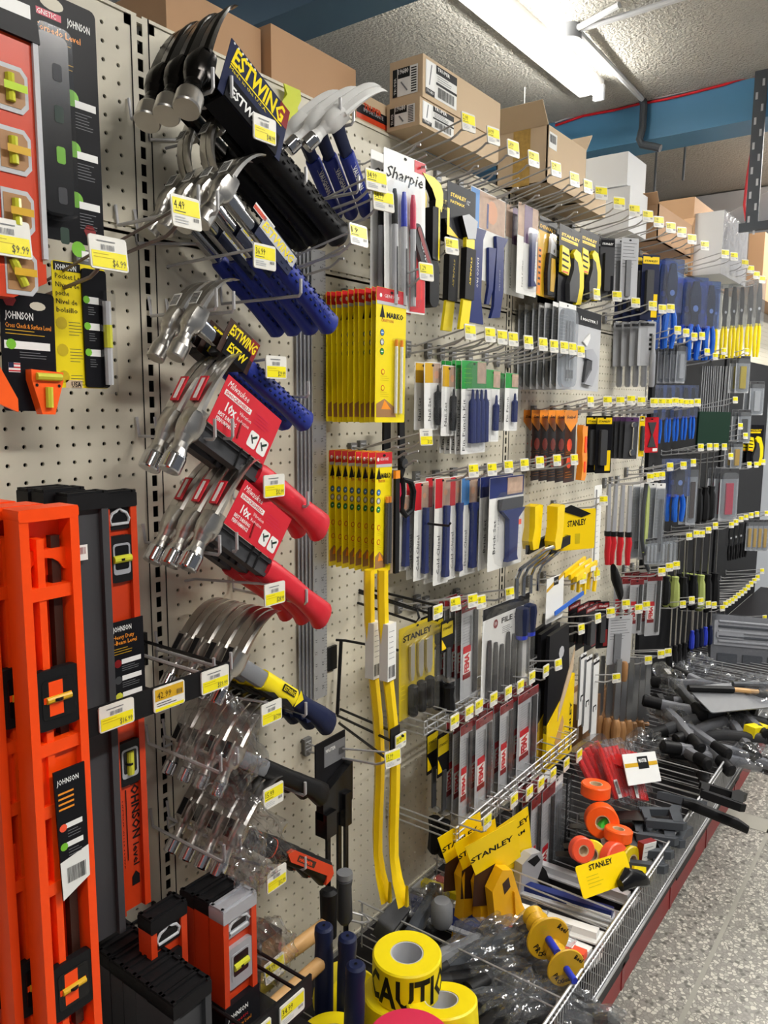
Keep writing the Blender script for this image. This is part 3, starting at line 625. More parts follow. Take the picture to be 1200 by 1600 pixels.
    if kind == 'long':
        g.ell([(g0-.002, 0, 0, .0145, .0175), (g0+.10, 0, 0, .015, .0178)], 'yellow', 14, .8); g.add([(g0+.10, -.0152, .0175), (g0+.10, -.0152, -.014), (g0+.118, -.0154, .006)], [(0, 1, 2)], 'yellow')
        g.prism([(g0+.0, -.018), (g0+.03, -.010), (g0+.05, -.014), (g0+.07, -.008), (g0+.09, -.012), (g0+.105, -.019)], -.0156, .0156, 'blk'); g.box((g0+.068, -.0153, .006), (.042, .001, .012), 'blk'); g.text('ESTWING', g0+.050, .002, .008, 'yellow', -.0162, w=.037, bold=.02)
        g.prism([(L-.12, -.018), (L-.11, -.024), (L-.10, -.018), (L-.09, -.024), (L-.08, -.018)], -.010, .010, 'navy')
    if kind == 'orange':
        g.prism([(g0+.045, .004), (g0+.06, .012), (L-.02, .013), (L-.004, .002), (L-.006, -.012), (L-.016, -.022), (L-.024, -.006), (g0+.07, -.008)], -.0168, .0168, 'dorange'); g.rect(g0+.085, -.003, g0+.15, .008, -.0172, 'brown'); g.text('HAMMER', g0+.09, -.001, .006, 'orange', -.0175, w=.05, bold=.02)
        g.ell([(g0+.012, 0, 0, .0142, .0172), (g0+.015, 0, 0, .0142, .0172)], 'dorange', 14, .8)
    grip = g.mesh('grip')
    HM[kind] = (head, neck, grip); return HM[kind]
def frame(A, B, roll=0):
    x = (B-A).normalized(); y = Vector((0, 1, 0)); y = (y-x*x.dot(y)); y.normalize(); z = x.cross(y)
    M = Matrix((x, y, z)).transposed(); return (M @ Matrix.Rotation(roll, 3, 'X'))
def hammer(kind, label, e, oe, g, og, roll=0, group=None, name='claw_hammer', sleeve=None, L=None, k=1.):
    A = at(*e, oe); B = at(*g, og); M = frame(A, B, roll)
    t = thing(name, label, 'hammer', A, M.to_euler(), group); sc = (B-A).length/(L or {'black': .345, 'gcurve': .33, 'blue20': .345, 'vaughan': .31, 'mil': .36, 'long': .34, 'dark': .33, 'orange': .33}[kind])*k
    t.scale = (sc, sc, sc)
    for n, me in zip(('head', 'neck', 'grip'), hammer_meshes(kind)):
        c = child(t, n, me); q = 1.22 if n == 'head' else 1.16; c.scale = (q if n == 'head' else 1, q, q)
    if sleeve: child(t, 'cardboard_sleeve', sleeve).scale = (1.12, 1.25, 1.3)
    return t
def rowof(kind, labels, e, oe, g, og, n, step, roll=0, group=None, sleeves=(), drift=(0, 0), **kw):
    out = []
    for i in range(n):
        t = hammer(kind, labels[i], e, oe, g, og, roll, group, sleeve=sleeves[i] if i < len(sleeves) else None, **kw)
        t.location = Vector(t.location)+Vector((drift[0]*i, step*i, drift[1]*i)); out.append(t)
    return out
def hlabels(n, base): return [('front ' if i == 0 else 'rearmost ' if i == n-1 else ORD[i]+' from front ')+base for i in range(n)] if n > 1 else [base]
# printed sleeves: built in the hammer's own axes (x down the handle)
def sleeve_estw(w0=.045, w1=.155, h=.045, bg='navy', fg='yellow', z0=.0, stars=True, sub='ESTWING', h2=.016):
    m = MB(); m.prism([(w0, z0-.016), (w1, z0-.016), (w1, z0+h), (w0, z0+h)], -.0145, -.0135, bg)
    m.prism([(w0+.01, z0-.016), (w1-.01, z0-.016), (w1-.01, z0+.014), (w0+.01, z0+.014)], -.0165, .014, 'cardblk')
    m.text('ESTWING', w0+.008, z0+h-h2-.004, h2, fg, -.0150, w=(w1-w0)*.86, bold=.03, shear=.2); m.rect(w0+.008, z0+h-h2-.0085, w1-.010, z0+h-h2-.0065, -.0150, fg)
    m.text('Made in the U.S.A.', w0+.008, z0+h-h2-.015, .005, fg if stars else 'white', -.0150, w=(w1-w0)*.6)
    m.text(sub, w0+.016, z0-.008, .014, 'white' if stars else fg, -.0169, w=(w1-w0)*.6, bold=.03, shear=.2)
    if stars:
        for i in range(6): m.flat(circ(.0018, 5, w0+.006+i*.008, z0+h-.003), -.0150, 'white')
    m.rect(w1-.02, z0+h-.03, w1, z0+h, -.0148, 'dred'); return m.mesh('cardboard_sleeve')
S1 = sleeve_estw(.022, .142, .066, h2=.026)
B1 = rowof('black', ['front black claw hammer of the top group, wearing a bright brand sleeve', 'middle black claw hammer of the top group with polished face', 'rear black claw hammer of the top group, nearest the upright'], (310, 108), .165, (533, 372), .17, 3, .042, roll=R(-14), sleeves=(S1,))
B2 = rowof('gcurve', ['front grey claw hammer hung claw down beneath the black hammers', 'rear grey claw hammer hung claw down beneath the black hammers'], (340, 190), .125, (492, 376), .13, 2, .052, roll=R(180))
S3 = MB(); S3.prism([(.075, -.014), (.165, -.014), (.165, .020), (.075, .020)], -.0135, -.012, 'navy'); S3.rect(.075, .0, .165, .018, -.0139, 'lgrey'); S3.text('ESTWING', .079, .003, .013, 'yellow', -.0142, w=.08, bold=.03, shear=.2); S3.rect(.05, .012, .10, .022, -.0135, 'white'); S3.rect(.05, .013, .08, .019, -.0139, 'dorange'); S3 = S3.mesh('cardboard_sleeve')
B3 = rowof('blue20', hlabels(4, 'claw hammer with perforated blue grip in the large blue group'), (347, 296), .165, (518, 512), .17, 4, .040, sleeves=(S3, S3, S3), group='large blue grip hammers')
B4 = rowof('vaughan', hlabels(3, 'hammer with pale claw and glossy blue handle hanging at the top'), (522, 186), .185, (575, 335), .09, 3, .034, roll=R(32), drift=(-.006, 0), group='blue handled hammers at the top')
S5 = sleeve_estw(.05, .125, .036, 'brown', 'yellow', 0, False, 'ESTW')
B5 = rowof('blue20', ['front blue grip claw hammer stamped 16, with a yellow lettered sleeve', 'rear blue grip claw hammer stamped 16, half hidden'], (302, 500), .13, (480, 662), .135, 2, .045, sleeves=(S5, S5))
def milcard(a, b):
    m = MB(); m.prism([(.012, .012), (.135, .012), (.135, .078), (.012, .078)], -.0135, -.0128, 'milred')
    m.text('Milwaukee', .018, .065, .009, 'white', -.0139, w=.045, shear=.3); m.rect(.018, .054, .075, .061, -.0139, 'paper'); m.text('SHOCKSHIELD', .02, .0553, .0045, 'milred', -.0142, w=.052, bold=.02)
    m.text(a, .03, .037, .012, 'white', -.0139, w=.022, bold=.03); m.text('Vibration', .056, .045, .005, 'white', -.0139, w=.026); m.text('Reduction', .056, .037, .005, 'white', -.0139, w=.026)
    m.text('BEST DRIVING', .022, .028, .005, 'white', -.0139, w=.038, bold=.02); m.text('PERFORMANCE', .022, .021, .005, 'white', -.0139, w=.038, bold=.02)
    for i in range(2):
        m.flat(rrect(.019, .021, .003, 2, .098+i*.022, .030), -.0139, 'paper'); m.box((.096+i*.022, -.0141, .030), (.012, .0004, .002), 'dgrey', Matrix.Rotation(.8, 3, 'Y')); m.box((.1+i*.022, -.0141, .034), (.009, .0004, .003), 'dgreen', Matrix.Rotation(-.6, 3, 'Y'))
    m.lines(.086, .048, .128, .064, -.0139, 'pinkred', 4, .0009); m.tube([(.066, -.014, .038), (.07, -.014, .018)], .0016, 'dred', 5); return m.mesh('red_card')
M1 = milcard('10x', 1)
B6 = rowof('mil', ['front red grip hammer with red card, upper red pair', 'rear red grip hammer of the upper red pair'], (297, 664), .155, (505, 822), .16, 2, .045, sleeves=(M1,), k=1)
B7 = rowof('mil', ['front red grip hammer with red card, lower red trio', 'middle red grip hammer of the lower red trio', 'rear red grip hammer of the lower red trio'], (325, 822), .165, (508, 960), .17, 3, .040, sleeves=(M1,), k=1)
B8 = rowof('long', hlabels(4, 'framing hammer with yellow collar and navy grip'), (366, 1035), .165, (518, 1130), .17, 4, .040, group='yellow and navy framing hammers')
B9 = rowof('dark', hlabels(4, 'framing hammer with grey and black grip under a bag'), (364, 1180), .165, (508, 1240), .17, 4, .040, group='grey framing hammers')
B10 = rowof('orange', hlabels(4, 'framing hammer with black and orange grip in clear film'), (368, 1302), .165, (512, 1362), .17, 4, .038, group='orange framing hammers')
# crumpled clear film round the framing hammers' heads
def film(name, label, px, py, off, sx, sz, seed, dy=.03):
    rr = random.Random(seed); P = at(px, py, off); bm = bmesh.new(); bmesh.ops.create_icosphere(bm, subdivisions=4, radius=1)
    for v in bm.verts:
        c = v.co; k = 1+.10*math.sin(c.x*7+seed)+.09*math.sin(c.z*9+c.y*5)+.07*math.sin(c.x*19+c.z*13+seed)+rr.uniform(-.05, .05)
        v.co = Vector((c.x*sx*k, c.y*dy*k, c.z*sz*k*(1+.35*c.x*math.sin(seed))))
    me = bpy.data.meshes.new(name); bm.to_mesh(me); bm.free(); me.materials.append(mt('film')); me.polygons.foreach_set('use_smooth', [False]*len(me.polygons))
    o = bpy.data.objects.new(name, me); COL.objects.link(o); o.location = P; return tag(o, label, 'plastic wrap')
film('plastic_wrap', 'clear film wrapped round the heads of the grey framing hammers', 345, 1168, .16, .045, .085, 3, .075)
film('plastic_wrap', 'large crumpled clear film round the lowest framing hammers', 375, 1310, .17, .055, .075, 5, .085)
film('plastic_wrap', 'torn end of clear film hanging below the orange trimmed hammer', 388, 1352, .235, .030, .055, 8, .02)
film('plastic_wrap', 'crumpled clear wrap on the wooden mallet head by the lower rack', 424, 1480, .22, .035, .05, 11, .04)
# hangers: prongs with turned-up ends joined by wires on the board
def hanger(label, up, lo, off, tagp=None, price=None, kind='w'):
    A = at(*up, off); B = at(*lo, off); t = thing('hammer_hook', label, 'hook', (A.x, 0, A.z)); m = MB(); dx, dz = B.x-A.x, B.z-A.z; r = .0027
    for s in (-.022, .012): m.tube([(s, -.003, .03), (s, -.008, .0), (s, -off+.004, .0), (s, -off, .004), (s, -off, .030)], r, 'wire')
    m.tube([(.012, -.004, 0), (.012, -.004, -.02), (dx, -.004, dz+.10), (dx, -.004, dz+.02), (dx, -.006, dz), (dx, -off+.004, dz), (dx, -off, dz+.004), (dx, -off, dz+.026)], r, 'wire')
    m.obj('wire_prongs', t)
    if tagp:
        C = at(*tagp, off); tx, tz = C.x-A.x, C.z-A.z; m = MB(); m.tube([(tx-.03, -.004, tz+.0), (tx-.02, -.02, tz+.004), (tx, -off+.004, tz+.014)], .0024, 'wire'); m.obj('tag_arm', t)
        child(t, 'price_tag', tag_mesh(price, kind, .046, .036), (tx, -off-.003+.0, tz+.018))
    return t
hanger('hanger of the top black hammers, with tilted $48.99 tag', (352, 150), (478, 288), .19, (411, 203), '$48.99', 'w')
hanger('hanger of the large blue group, with yellow 36.99 tag', (330, 330), (470, 462), .19, (411, 402), '36.99', 'y')
hanger('hanger of the high blue handled hammers', (545, 190), (560, 300), .20)
hanger('hanger of the hammers stamped 16, with $29.99 tag', (356, 486), (482, 620), .16, (429, 574), '$29.99', 'w')
hanger('hanger of the upper red pair, with $32.99 tag', (354, 686), (481, 792), .185, (426, 759), '$32.99', 'w')
hanger('hanger of the lower red trio, with $28.99 tag', (361, 864), (479, 944), .185, (427, 927), '$28.99', 'w')
hanger('hanger of the yellow and navy framing hammers, with $17.99 tag', (352, 1052), (478, 1120), .185, (422, 1112), '$17.99', 'w')
hanger('hanger of the grey framing hammers, with yellow 15.99 tag', (362, 1200), (477, 1244), .185, (425, 1242), '15.99', 'y')
hanger('hanger of the lowest framing hammers, with $12.99 tag', (367, 1338), (477, 1360), .185, (430, 1371), '$12.99', 'w')
hook(427, 1512, .21, '$9.99', 'peg hook with yellow tag beside the wooden mallet', 'y')
for px, py, pr, lb in ((586, 283, '34.99', 'upper'), (597, 314, '34.99', 'lower')): hook(px, py, .25, pr, 'peg hook with %s of two yellow 34.99 tags right of the blue handles' % lb)
hook(558, 368, .235, '19', 'peg hook with small yellow 19 tag at the end of the black grips')
# stack of aluminium rulers behind the grips
P = at(489, 392, .02); Q = at(492, 1088, .02)
for i in range(5):
    m = MB(); H = P.z-Q.z; m.box((0, 0, -H/2), (.040, .0022, H), 'ruler' if i == 0 else 'silverp')
    if i == 0:
        for j in range(int(H/.00635)): m.rect(.020-(.010 if j % 4 == 0 else .005), -j*.00635-.0006, .020, -j*.00635, -.0014, 'dgrey')
        for j in range(int(H/IN)): m.text(str(j % 36+1), .004, -j*IN-.004, .007, 'dgrey', -.0014, ang=-90); m.text(str(j % 36+1), -.016, -j*IN-.004, .006, 'dgrey', -.0014, ang=-90)
    o = m.obj('steel_rule'); o.location = (P.x-.004*i-.001, -.034+.0065*i, P.z); tag(o, ['front aluminium rule with black inch marks, behind the hammer grips', 'second aluminium rule from the front, edge only in view', 'middle aluminium rule of the stack of five', 'fourth aluminium rule from the front, edge only in view', 'rearmost aluminium rule, against the pegboard'][i], 'ruler', 'aluminium rules')
hook(540, 393, .13, None, 'bare peg hook holding the aluminium rules, above the blue grips')
# ================================================================ carded and bagged tools: builders return {part: MB}; origin top middle, hanging down, facing the aisle
def C_(w, H, bg, hdr=None, hh=.018, r=.003, hole=True, th=.0008):
    m = MB(); m.prism(rrect(w, H, r, 2, 0, -H/2), -th/2, th/2, bg)
    if hdr: m.rect(-w/2+.0005, -hh, w/2-.0005, -.0005, -th/2-.0003, hdr)
    if hole: m.flat(circ(.005, 10, 0, -.007, .0028), -th/2-.0006, 'blk')
    return m
def rod(m, x, z1, z0, r, k, y=-.006, n=8): return m.tube([(x, y, z1), (x, y, z0)], r, k, n)
def bl(w, H, z, d=.012, k='blister', x=0): m = MB(); m.prism(rrect(w, H, min(w, H)*.2, 2, x, z), -d, -.0008, k); return m
def k_marko(w, H, pencil='white'):
    m = C_(w, H, 'yellow', 'red', H*.10); m.rect(-w/2+.002, -H*.125, w/2-.002, -H*.1, -.0009, 'lgrey'); m.flat(circ(.004, 8, -w*.36, -H*.06), -.0011, 'white'); m.text('GENUINE', -w*.25, -H*.07, .006, 'white', -.0012, w=w*.5)
    x, z = -w*.30, -H*.17; m.add([(x-.008, -.0009, z-.012), (x+.008, -.0009, z-.012), (x, -.0009, z+.012)], [(0, 1, 2)], 'blk'); m.rect(x-.001, z-.016, x+.001, z-.01, -.0009, 'blk')
    m.text('MARKO', -w*.16, -H*.215, .010, 'blk', -.0009, w=w*.56, bold=.03); m.text('CRAYON', -w*.34, -H*.25, .006, 'red', -.0009, w=w*.4)
    for j in range(3): m.flat(circ(.0065, 12, -w*.30, -H*(.33+.07*j)), -.0009, 'dgrey'); m.flat(circ(.005, 12, -w*.30, -H*(.33+.07*j)), -.0011, ['sblue', 'lgrey', 'green'][j]); m.rect(-w*.34, -H*(.33+.07*j)-.001, -w*.26, -H*(.33+.07*j)+.001, -.0012, 'white')
    for j in range(2): m.flat(circ(.0055, 12, -w*.26, -H*(.62+.12*j)), -.0009, 'red'); m.flat(circ(.004, 12, -w*.26, -H*(.62+.12*j)), -.0011, 'yellow'); m.lines(-w*.34, -H*(.69+.12*j), -w*.02, -H*(.645+.12*j), -.0009, 'dyellow', 3, .0006)
    m.flat([(-w*.46, -H*.96), (-w*.46, -H*.86), (-w*.2, -H*.82), (w*.12, -H*.88), (w*.2, -H*.96)], -.0009, 'woodd'); m.flat([(-w*.3, -H*.9), (-w*.2, -H*.83), (w*.02, -H*.9)], -.0011, 'amber')
    p = MB()
    for x in (w*.12, w*.30): rod(p, x, -H*.42, -H*.93, .0032 if pencil == 'white' else .005, pencil, -.005, 6); rod(p, x, -H*.37, -H*.42, .003, 'amber', -.005, 6)
    b = MB(); b.prism(rrect(w*.40, H*.58, .004, 2, w*.22, -H*.65), -.010, -.001, 'clear'); return dict(card=m, marking_pencil=p, blister=b)
def k_sharpie(w, H):
    m = C_(w, H, 'white'); m.rect(w*.22, -H*.08, w*.5, -.001, -.0009, 'red'); m.text('Sharpie', -w*.46, -H*.17, .022, 'blk', -.0010, w=w*.9, shear=.3, bold=.01)
    m.rect(w*.10, -H*.99, w*.49, -H*.50, -.0009, 'red'); m.text('PERMANENT MARKERS', w*.17, -H*.48, .006, 'red', -.0011, ang=90, w=H*.25); m.text('FINE POINT', w*.24, -H*.75, .005, 'white', -.0012, ang=90, w=H*.18); m.flat([(w*.12, -H*.8), (w*.42, -H*.76), (w*.42, -H*.9), (w*.12, -H*.92)], -.0012, 'bred')
    d = dict(card=m)
    for i, k in enumerate(('blk', 'pblue', 'pinkred')):
        p = MB(); x = -w*.34+i*w*.22; p.lathe([(0, 0), (.0035, -.001), (.0062, -.02), (.0065, -H*.22), (.0058, -H*.221)], k, (x, -.009, -H*.24), n=10); p.lathe([(.0058, 0), (.0058, -H*.5), (0, -H*.5)], 'lgrey', (x, -.009, -H*.46), n=10); p.rect(x-.002, -H*.9, x+.002, -H*.6, -.0155, 'dgrey'); d[['black_marker', 'blue_marker', 'red_marker'][i]] = p
    d['blister'] = bl(w*.68, H*.8, -H*.58, .017, 'clear', -w*.12); return d
def k_scoopbar(w, H):
    m = MB(); s = []
    for t, x, hw in ((0, -.3, .30), (.03, -.05, .40), (.09, .2, .30), (.16, .30, .2), (.24, .25, .18)): s.append((x*w, hw*w, -H*t))
    m.prism([(x-h, z) for x, h, z in s]+[(x+h, z) for x, h, z in s[::-1]], -.007, .007, 'yellow', 'blk'); m.prism(rrect(w*.42, H*.40, .004, 2, w*.1, -H*.42), -.010, .010, 'blk'); m.rect(w*.18, -H*.62, w*.26, -H*.2, -.0105, 'yellow')
    m.prism(rrect(w*.5, H*.36, w*.22, 4, 0, -H*.81), -.011, .011, 'blk'); return dict(bar=m)
def k_prycard(w, H):
    m = MB(); ch = H*.36; m.prism(rrect(w, ch, .003, 2, 0, -ch/2), -.0005, .0005, 'cardblk'); m.text('STANLEY', -w*.4, -ch*.26, .008, 'stan', -.0008, w=w*.55, bold=.03); m.text('FATMAX', -w*.4, -ch*.38, .006, 'stan', -.0008, w=w*.5, bold=.03); m.rect(-w*.5, -ch*.99, -w*.42, -ch*.5, -.0007, 'stan'); m.flat([(-w*.5, -ch), (-w*.1, -ch), (-w*.5, -ch*.8)], -.0009, 'stan'); m.text('12"', w*.18, -ch*.3, .009, 'white', -.0008)
    b = MB(); x = w*.18; b.prism([(x-w*.34, -ch*.60), (x-w*.1, -ch*.52), (x+w*.22, -ch*.60), (x+w*.16, -ch*.95), (x-w*.12, -ch*1.0)], -.014, -.004, 'lgrey', 'blk'); b.prism(rrect(w*.30, H*.07, .002, 2, x, -ch*1.06), -.012, -.003, 'yellow')
    g = MB(); g.prism([(x-w*.17, -H*.42), (x+w*.17, -H*.42), (x+w*.13, -H*.78), (x-w*.2, -H*.78)], -.015, 0, 'blk'); g.text('STANLEY', x-w*.02, -H*.48, .006, 'stan', -.0155, ang=-95, w=H*.2, bold=.02)
    t = MB(); t.prism([(x-w*.2, -H*.78), (x+w*.1, -H*.78), (x-w*.0, -H), (x-w*.32, -H)], -.011, -.004, 'yellow'); return dict(card=m, claw=b, grip=g, tail=t)
def k_flatbar(w, H):
    m = MB(); ch = H*.66; m.prism(rrect(w, ch, .003, 2, 0, -ch/2), -.0005, .0005, 'paper'); m.rect(-w*.49, -ch*.46, -w*.26, -.002, -.0008, 'sblue'); m.rect(-w*.26, -ch*.42, w*.49, -.002, -.0008, 'photo'); m.flat(circ(w*.16, 10, w*.1, -ch*.2), -.0011, 'skin'); m.rect(-w*.05, -ch*.4, 0, -ch*.12, -.0012, 'dblue'); m.lines(w*.26, -ch*.96, w*.47, -ch*.45, -.0008, 'grey', 16, .0012); m.rect(w*.3, -ch*.86, w*.42, -ch*.78, -.0010, 'red'); m.rect(w*.3, -ch*.93, w*.42, -ch*.88, -.0010, 'dgreen')
    a = MB(); x = -w*.34; a.prism([(x-w*.2, -ch*.46), (x+w*.22, -ch*.44), (x+w*.14, -ch*.56), (x+w*.13, -H*.8), (x+w*.22, -H), (x-w*.26, -H), (x-w*.15, -H*.8), (x-w*.14, -ch*.56)], -.008, -.003, 'dblue'); a.text('DASCO PRO', x-.002, -ch*.78, .008, 'white', -.0084, ang=-90, w=H*.22)
    b = MB(); x = w*.02; b.prism([(x-w*.07, -ch*.62), (x+w*.14, -ch*.60), (x+w*.08, -H*.72), (x-w*.02, -H*.84), (x-w*.1, -H*.84), (x-w*.04, -H*.7)], -.010, -.003, 'dblue')
    c = MB(); x = w*.26; c.prism([(x-w*.12, -ch*.46), (x+w*.24, -ch*.44), (x+w*.12, -ch*.56), (x+w*.14, -H*.72), (x+w*.06, -H*.92), (x-w*.2, -H*.94), (x-w*.12, -H*.84), (x-w*.09, -ch*.6)], -.011, -.003, 'dblue'); c.text('DASCO PRO', x, -ch*.84, .005, 'lgrey', -.0114, ang=-90, w=H*.16)
    return dict(card=m, wide_bar=a, thin_bar=b, curved_bar=c)
def k_nailpull(w, H):
    m = C_(w, H, 'paper', 'photo', H*.36, hole=False); m.rect(-w*.2, -H*.42, w*.2, -.001, -.0011, 'purple'); m.lines(w*.25, -H*.8, w*.46, -H*.5, -.0009, 'grey', 8, .001); m.text('Nail Puller', -w*.2, -H*.92, .006, 'dgrey', -.0009, ang=90, w=H*.3)
    b = MB(); x = w*.12; b.prism([(x-w*.08, -H*.3), (x+w*.2, -H*.28), (x+w*.12, -H*.4), (x+w*.10, -H*.82), (x+w*.24, -H*.88), (x-w*.05, -H*.9), (x-w*.06, -H*.42)], -.010, -.002, 'dblue'); return dict(card=m, nail_puller=b, blister=bl(w*.6, H*.7, -H*.6, .012, 'clear', w*.1))
def k_dewalt(w, H):
    m = C_(w, H, 'gold', 'cardblk', H*.18); m.text('DEWALT', -w*.44, -H*.15, .009, 'gold', -.0012, w=w*.86, bold=.04); m.rect(-w*.5, -H*.98, -w*.3, -H*.4, -.0009, 'amber')
    for j in range(7): m.rect(-w*.46, -H*(.45+.07*j), -w*.34, -H*(.42+.07*j), -.0011, 'dgrey')
    b = MB(); b.prism([(-w*.02, -H*.44), (w*.02, -H*.24), (w*.28, -H*.32), (w*.36, -H*.46), (w*.30, -H*.5)], -.012, -.003, 'lgrey'); b.flat(circ(.005, 10, w*.16, -H*.4), -.0125, 'dgrey')
    g = MB(); g.prism([(-w*.08, -H*.44), (w*.32, -H*.46), (w*.40, -H*.6), (w*.34, -H*.96), (-w*.10, -H*.97), (-w*.16, -H*.7)], -.013, -.002, 'cardblk'); g.prism([(0, -H*.5), (w*.2, -H*.5), (w*.26, -H*.7), (w*.2, -H*.92), (0, -H*.92)], -.0145, -.012, 'gold')
    return dict(card=m, blade=b, handle=g, blister=bl(w*.7, H*.8, -H*.6, .017, 'clear', w*.12))
def k_knife(w, H):
    m = C_(w, H, 'cardblk'); m.rect(-w*.42, -H*.20, w*.3, -H*.16, -.0009, 'stan'); m.text('STANLEY', -w*.42, -H*.14, .008, 'stan', -.0009, w=w*.8, bold=.04); m.text('FATMAX', -w*.38, -H*.195, .004, 'blk', -.0011, w=w*.5)
    m.prism([(-w*.48, -H*.28), (-w*.2, -H*.3), (-w*.1, -H*.5), (-w*.18, -H*.64), (-w*.48, -H*.62)], -.009, -.001, 'yellow'); m.rect(-w*.44, -H*.62, -w*.2, -H*.60, -.0095, 'coral')
    for j in range(3): m.prism([(-w*.46, -H*(.36+.08*j)), (-w*.2, -H*(.38+.08*j)), (-w*.2, -H*(.40+.08*j)), (-w*.46, -H*(.39+.08*j))], -.0096, -.009, 'blk')
    k = MB(); k.prism([(-w*.06, -H*.34), (w*.06, -H*.27), (w*.26, -H*.30), (w*.44, -H*.52), (w*.46, -H*.74), (w*.36, -H*.98), (w*.14, -H), (w*.24, -H*.75), (w*.2, -H*.56)], -.013, -.002, 'yellow')
    g = MB(); g.prism([(-w*.04, -H*.40), (w*.12, -H*.44), (w*.22, -H*.58), (w*.24, -H*.76), (w*.14, -H*.97), (-w*.16, -H*.97), (-w*.2, -H*.75), (-w*.04, -H*.55)], -.015, -.001, 'dgrey'); return dict(card=m, yellow_body=k, grip=g)
def k_blades(w, H):
    m = C_(w, H, 'lgrey', 'white', H*.06); m.lines(-w*.4, -H*.6, w*.1, -H*.12, -.0009, 'lgrey', 12, .0008)
    b = MB()
    for i in range(3): b.box((w*(.0+.14*i), -.004-.001*i, -H*.55), (w*.09, .001, H*.7), 'blade'); b.box((w*(.0+.14*i), -.006, -H*.82), (w*.09, .002, H*.1), 'dgrey')
    return dict(card=m, blades=b, blister=bl(w*.9, H*.9, -H*.52, .012, 'smoke'))
def k_master(w, H):
    m = C_(w, H, 'lgrey', 'cardblk', H*.20, hole=False); m.prism(rrect(w*.66, .012, .002, 1, w*.0, -H*.115), -.0013, -.0009, 'white'); m.rect(-w*.31, -H*.14, w*.31, -H*.09, -.0015, 'blk'); m.text('MASTER', -w*.26, -H*.135, .007, 'white', -.0018, w=w*.52, bold=.03); m.text('SNAP UTILITY KNIFE', -w*.42, -H*.19, .004, 'dgrey', -.0012, w=w*.8)
    k = MB(); k.prism([(-w*.25, -H*.40), (w*.0, -H*.28), (w*.02, -H*.34), (-w*.1, -H*.45)], -.006, -.002, 'white'); k.prism([(-w*.2, -H*.5), (w*.06, -H*.47), (w*.26, -H*.56), (w*.32, -H*.7), (w*.12, -H*.94), (-w*.2, -H*.92), (w*.06, -H*.74), (w*.06, -H*.62), (-w*.18, -H*.6)], -.012, -.002, 'silverp'); k.prism([(-w*.12, -H*.62), (w*.02, -H*.62), (w*.02, -H*.72), (-w*.2, -H*.9)], -.010, -.002, 'dgrey'); return dict(card=m, snap_knife=k)
def k_longknife(w, H):
    m = C_(w, H*.66, 'lgrey'); m.rect(-w*.4, -H*.07, w*.4, -H*.03, -.0009, 'dgrey'); m.rect(w*.0, -H*.62, w*.46, -H*.1, -.0009, 'lgrey')
    for j in range(4): m.rect(w*.12, -H*(.22+.07*j), w*.30, -H*(.18+.07*j), -.0011, 'blk')
    r = MB(); r.lathe([(0, 0), (.008, -.002), (.0105, -.02), (.0105, -H*.52), (.007, -H*.56), (0, -H*.56)], 'silverp', (w*.3, -.008, -H*.42), n=10); rod(r, w*.3, -H*.2, -H*.43, .006, 'lgrey', -.008); return dict(card=m, knife_body=r, blister=bl(w*.9, H*.95, -H*.5, .020, 'clear', w*.1))
def k_clearpack(w, H, inn='lgrey'):
    m = C_(w, H, 'lgrey', 'dgrey', H*.2); b = MB(); b.prism(rrect(w*.4, H*.6, .003, 2, 0, -H*.58), -.008, -.001, inn); return dict(card=m, insert=b, blister=bl(w*.86, H*.88, -H*.52, .012, 'smoke'))
def k_nailset(w, H):
    m = C_(w, H, 'white'); m.rect(-w*.46, -H*.30, -w*.0, -.002, -.0009, 'gold'); m.rect(0, -H*.3, w*.46, -.002, -.0009, 'photo'); m.flat(circ(w*.14, 8, w*.22, -H*.18), -.0011, 'skin'); m.text('Nail Set', -w*.12, -H*.86, .011, 'blk', -.0009, ang=90, w=H*.34); m.lines(w*.3, -H*.8, w*.46, -H*.45, -.0009, 'coral', 6, .001)
    p = MB(); p.lathe([(0, 0), (.0022, -.004), (.0032, -H*.10), (.0075, -H*.12), (.0075, -H*.34), (.0085, -H*.35), (.0085, -H*.48), (.007, -H*.6), (0, -H*.61)], 'blk', (w*.14, -.008, -H*.32), n=10); return dict(card=m, nail_set=p, blister=bl(w*.55, H*.94, -H*.5, .015, 'clear', w*.12))
def k_punchset(w, H):
    m = C_(w, H, 'white', 'green', H*.30); m.rect(w*.12, -H*.24, w*.48, -.002, -.0012, 'photo'); m.lines(-w*.4, -H*.26, w*.0, -H*.06, -.0012, 'lgreen', 4, .0012); m.text('Pin Punch Kit', -w*.34, -H*.96, .012, 'dgrey', -.0009, ang=90, w=H*.55)
    p = MB()
    for i in range(4): x = -w*.16+i*w*.18; p.lathe([(0, 0), (.003, -.003), (.004, -H*.10), (w*.075, -H*.14), (w*.08, -H*.58), (0, -H*.59)], 'dblue', (x, -.008, -H*.30), n=8)
    b = bl(w*.82, H*.96, -H*.5, .018, 'clear', w*.06); b.rect(-w*.3, -H*.305, w*.45, -H*.295, -.0185, 'lgrey'); return dict(card=m, punches=p, blister=b)
def k_punch(w, H):
    m = C_(w, H, 'white', 'green', H*.26); m.rect(w*.0, -H*.24, w*.48, -.002, -.0012, 'photo'); m.text('Pin Punch', -w*.22, -H*.84, .011, 'blk', -.0009, ang=90, w=H*.42); m.lines(w*.28, -H*.8, w*.46, -H*.4, -.0009, 'grey', 8, .001)
    p = MB(); p.lathe([(0, 0), (.003, -.003), (.004, -H*.12), (.0085, -H*.15), (.0085, -H*.5), (0, -H*.51)], 'dblue', (w*.08, -.008, -H*.34), n=8); return dict(card=m, punch=p, blister=bl(w*.5, H*.9, -H*.52, .016, 'clear', w*.08))
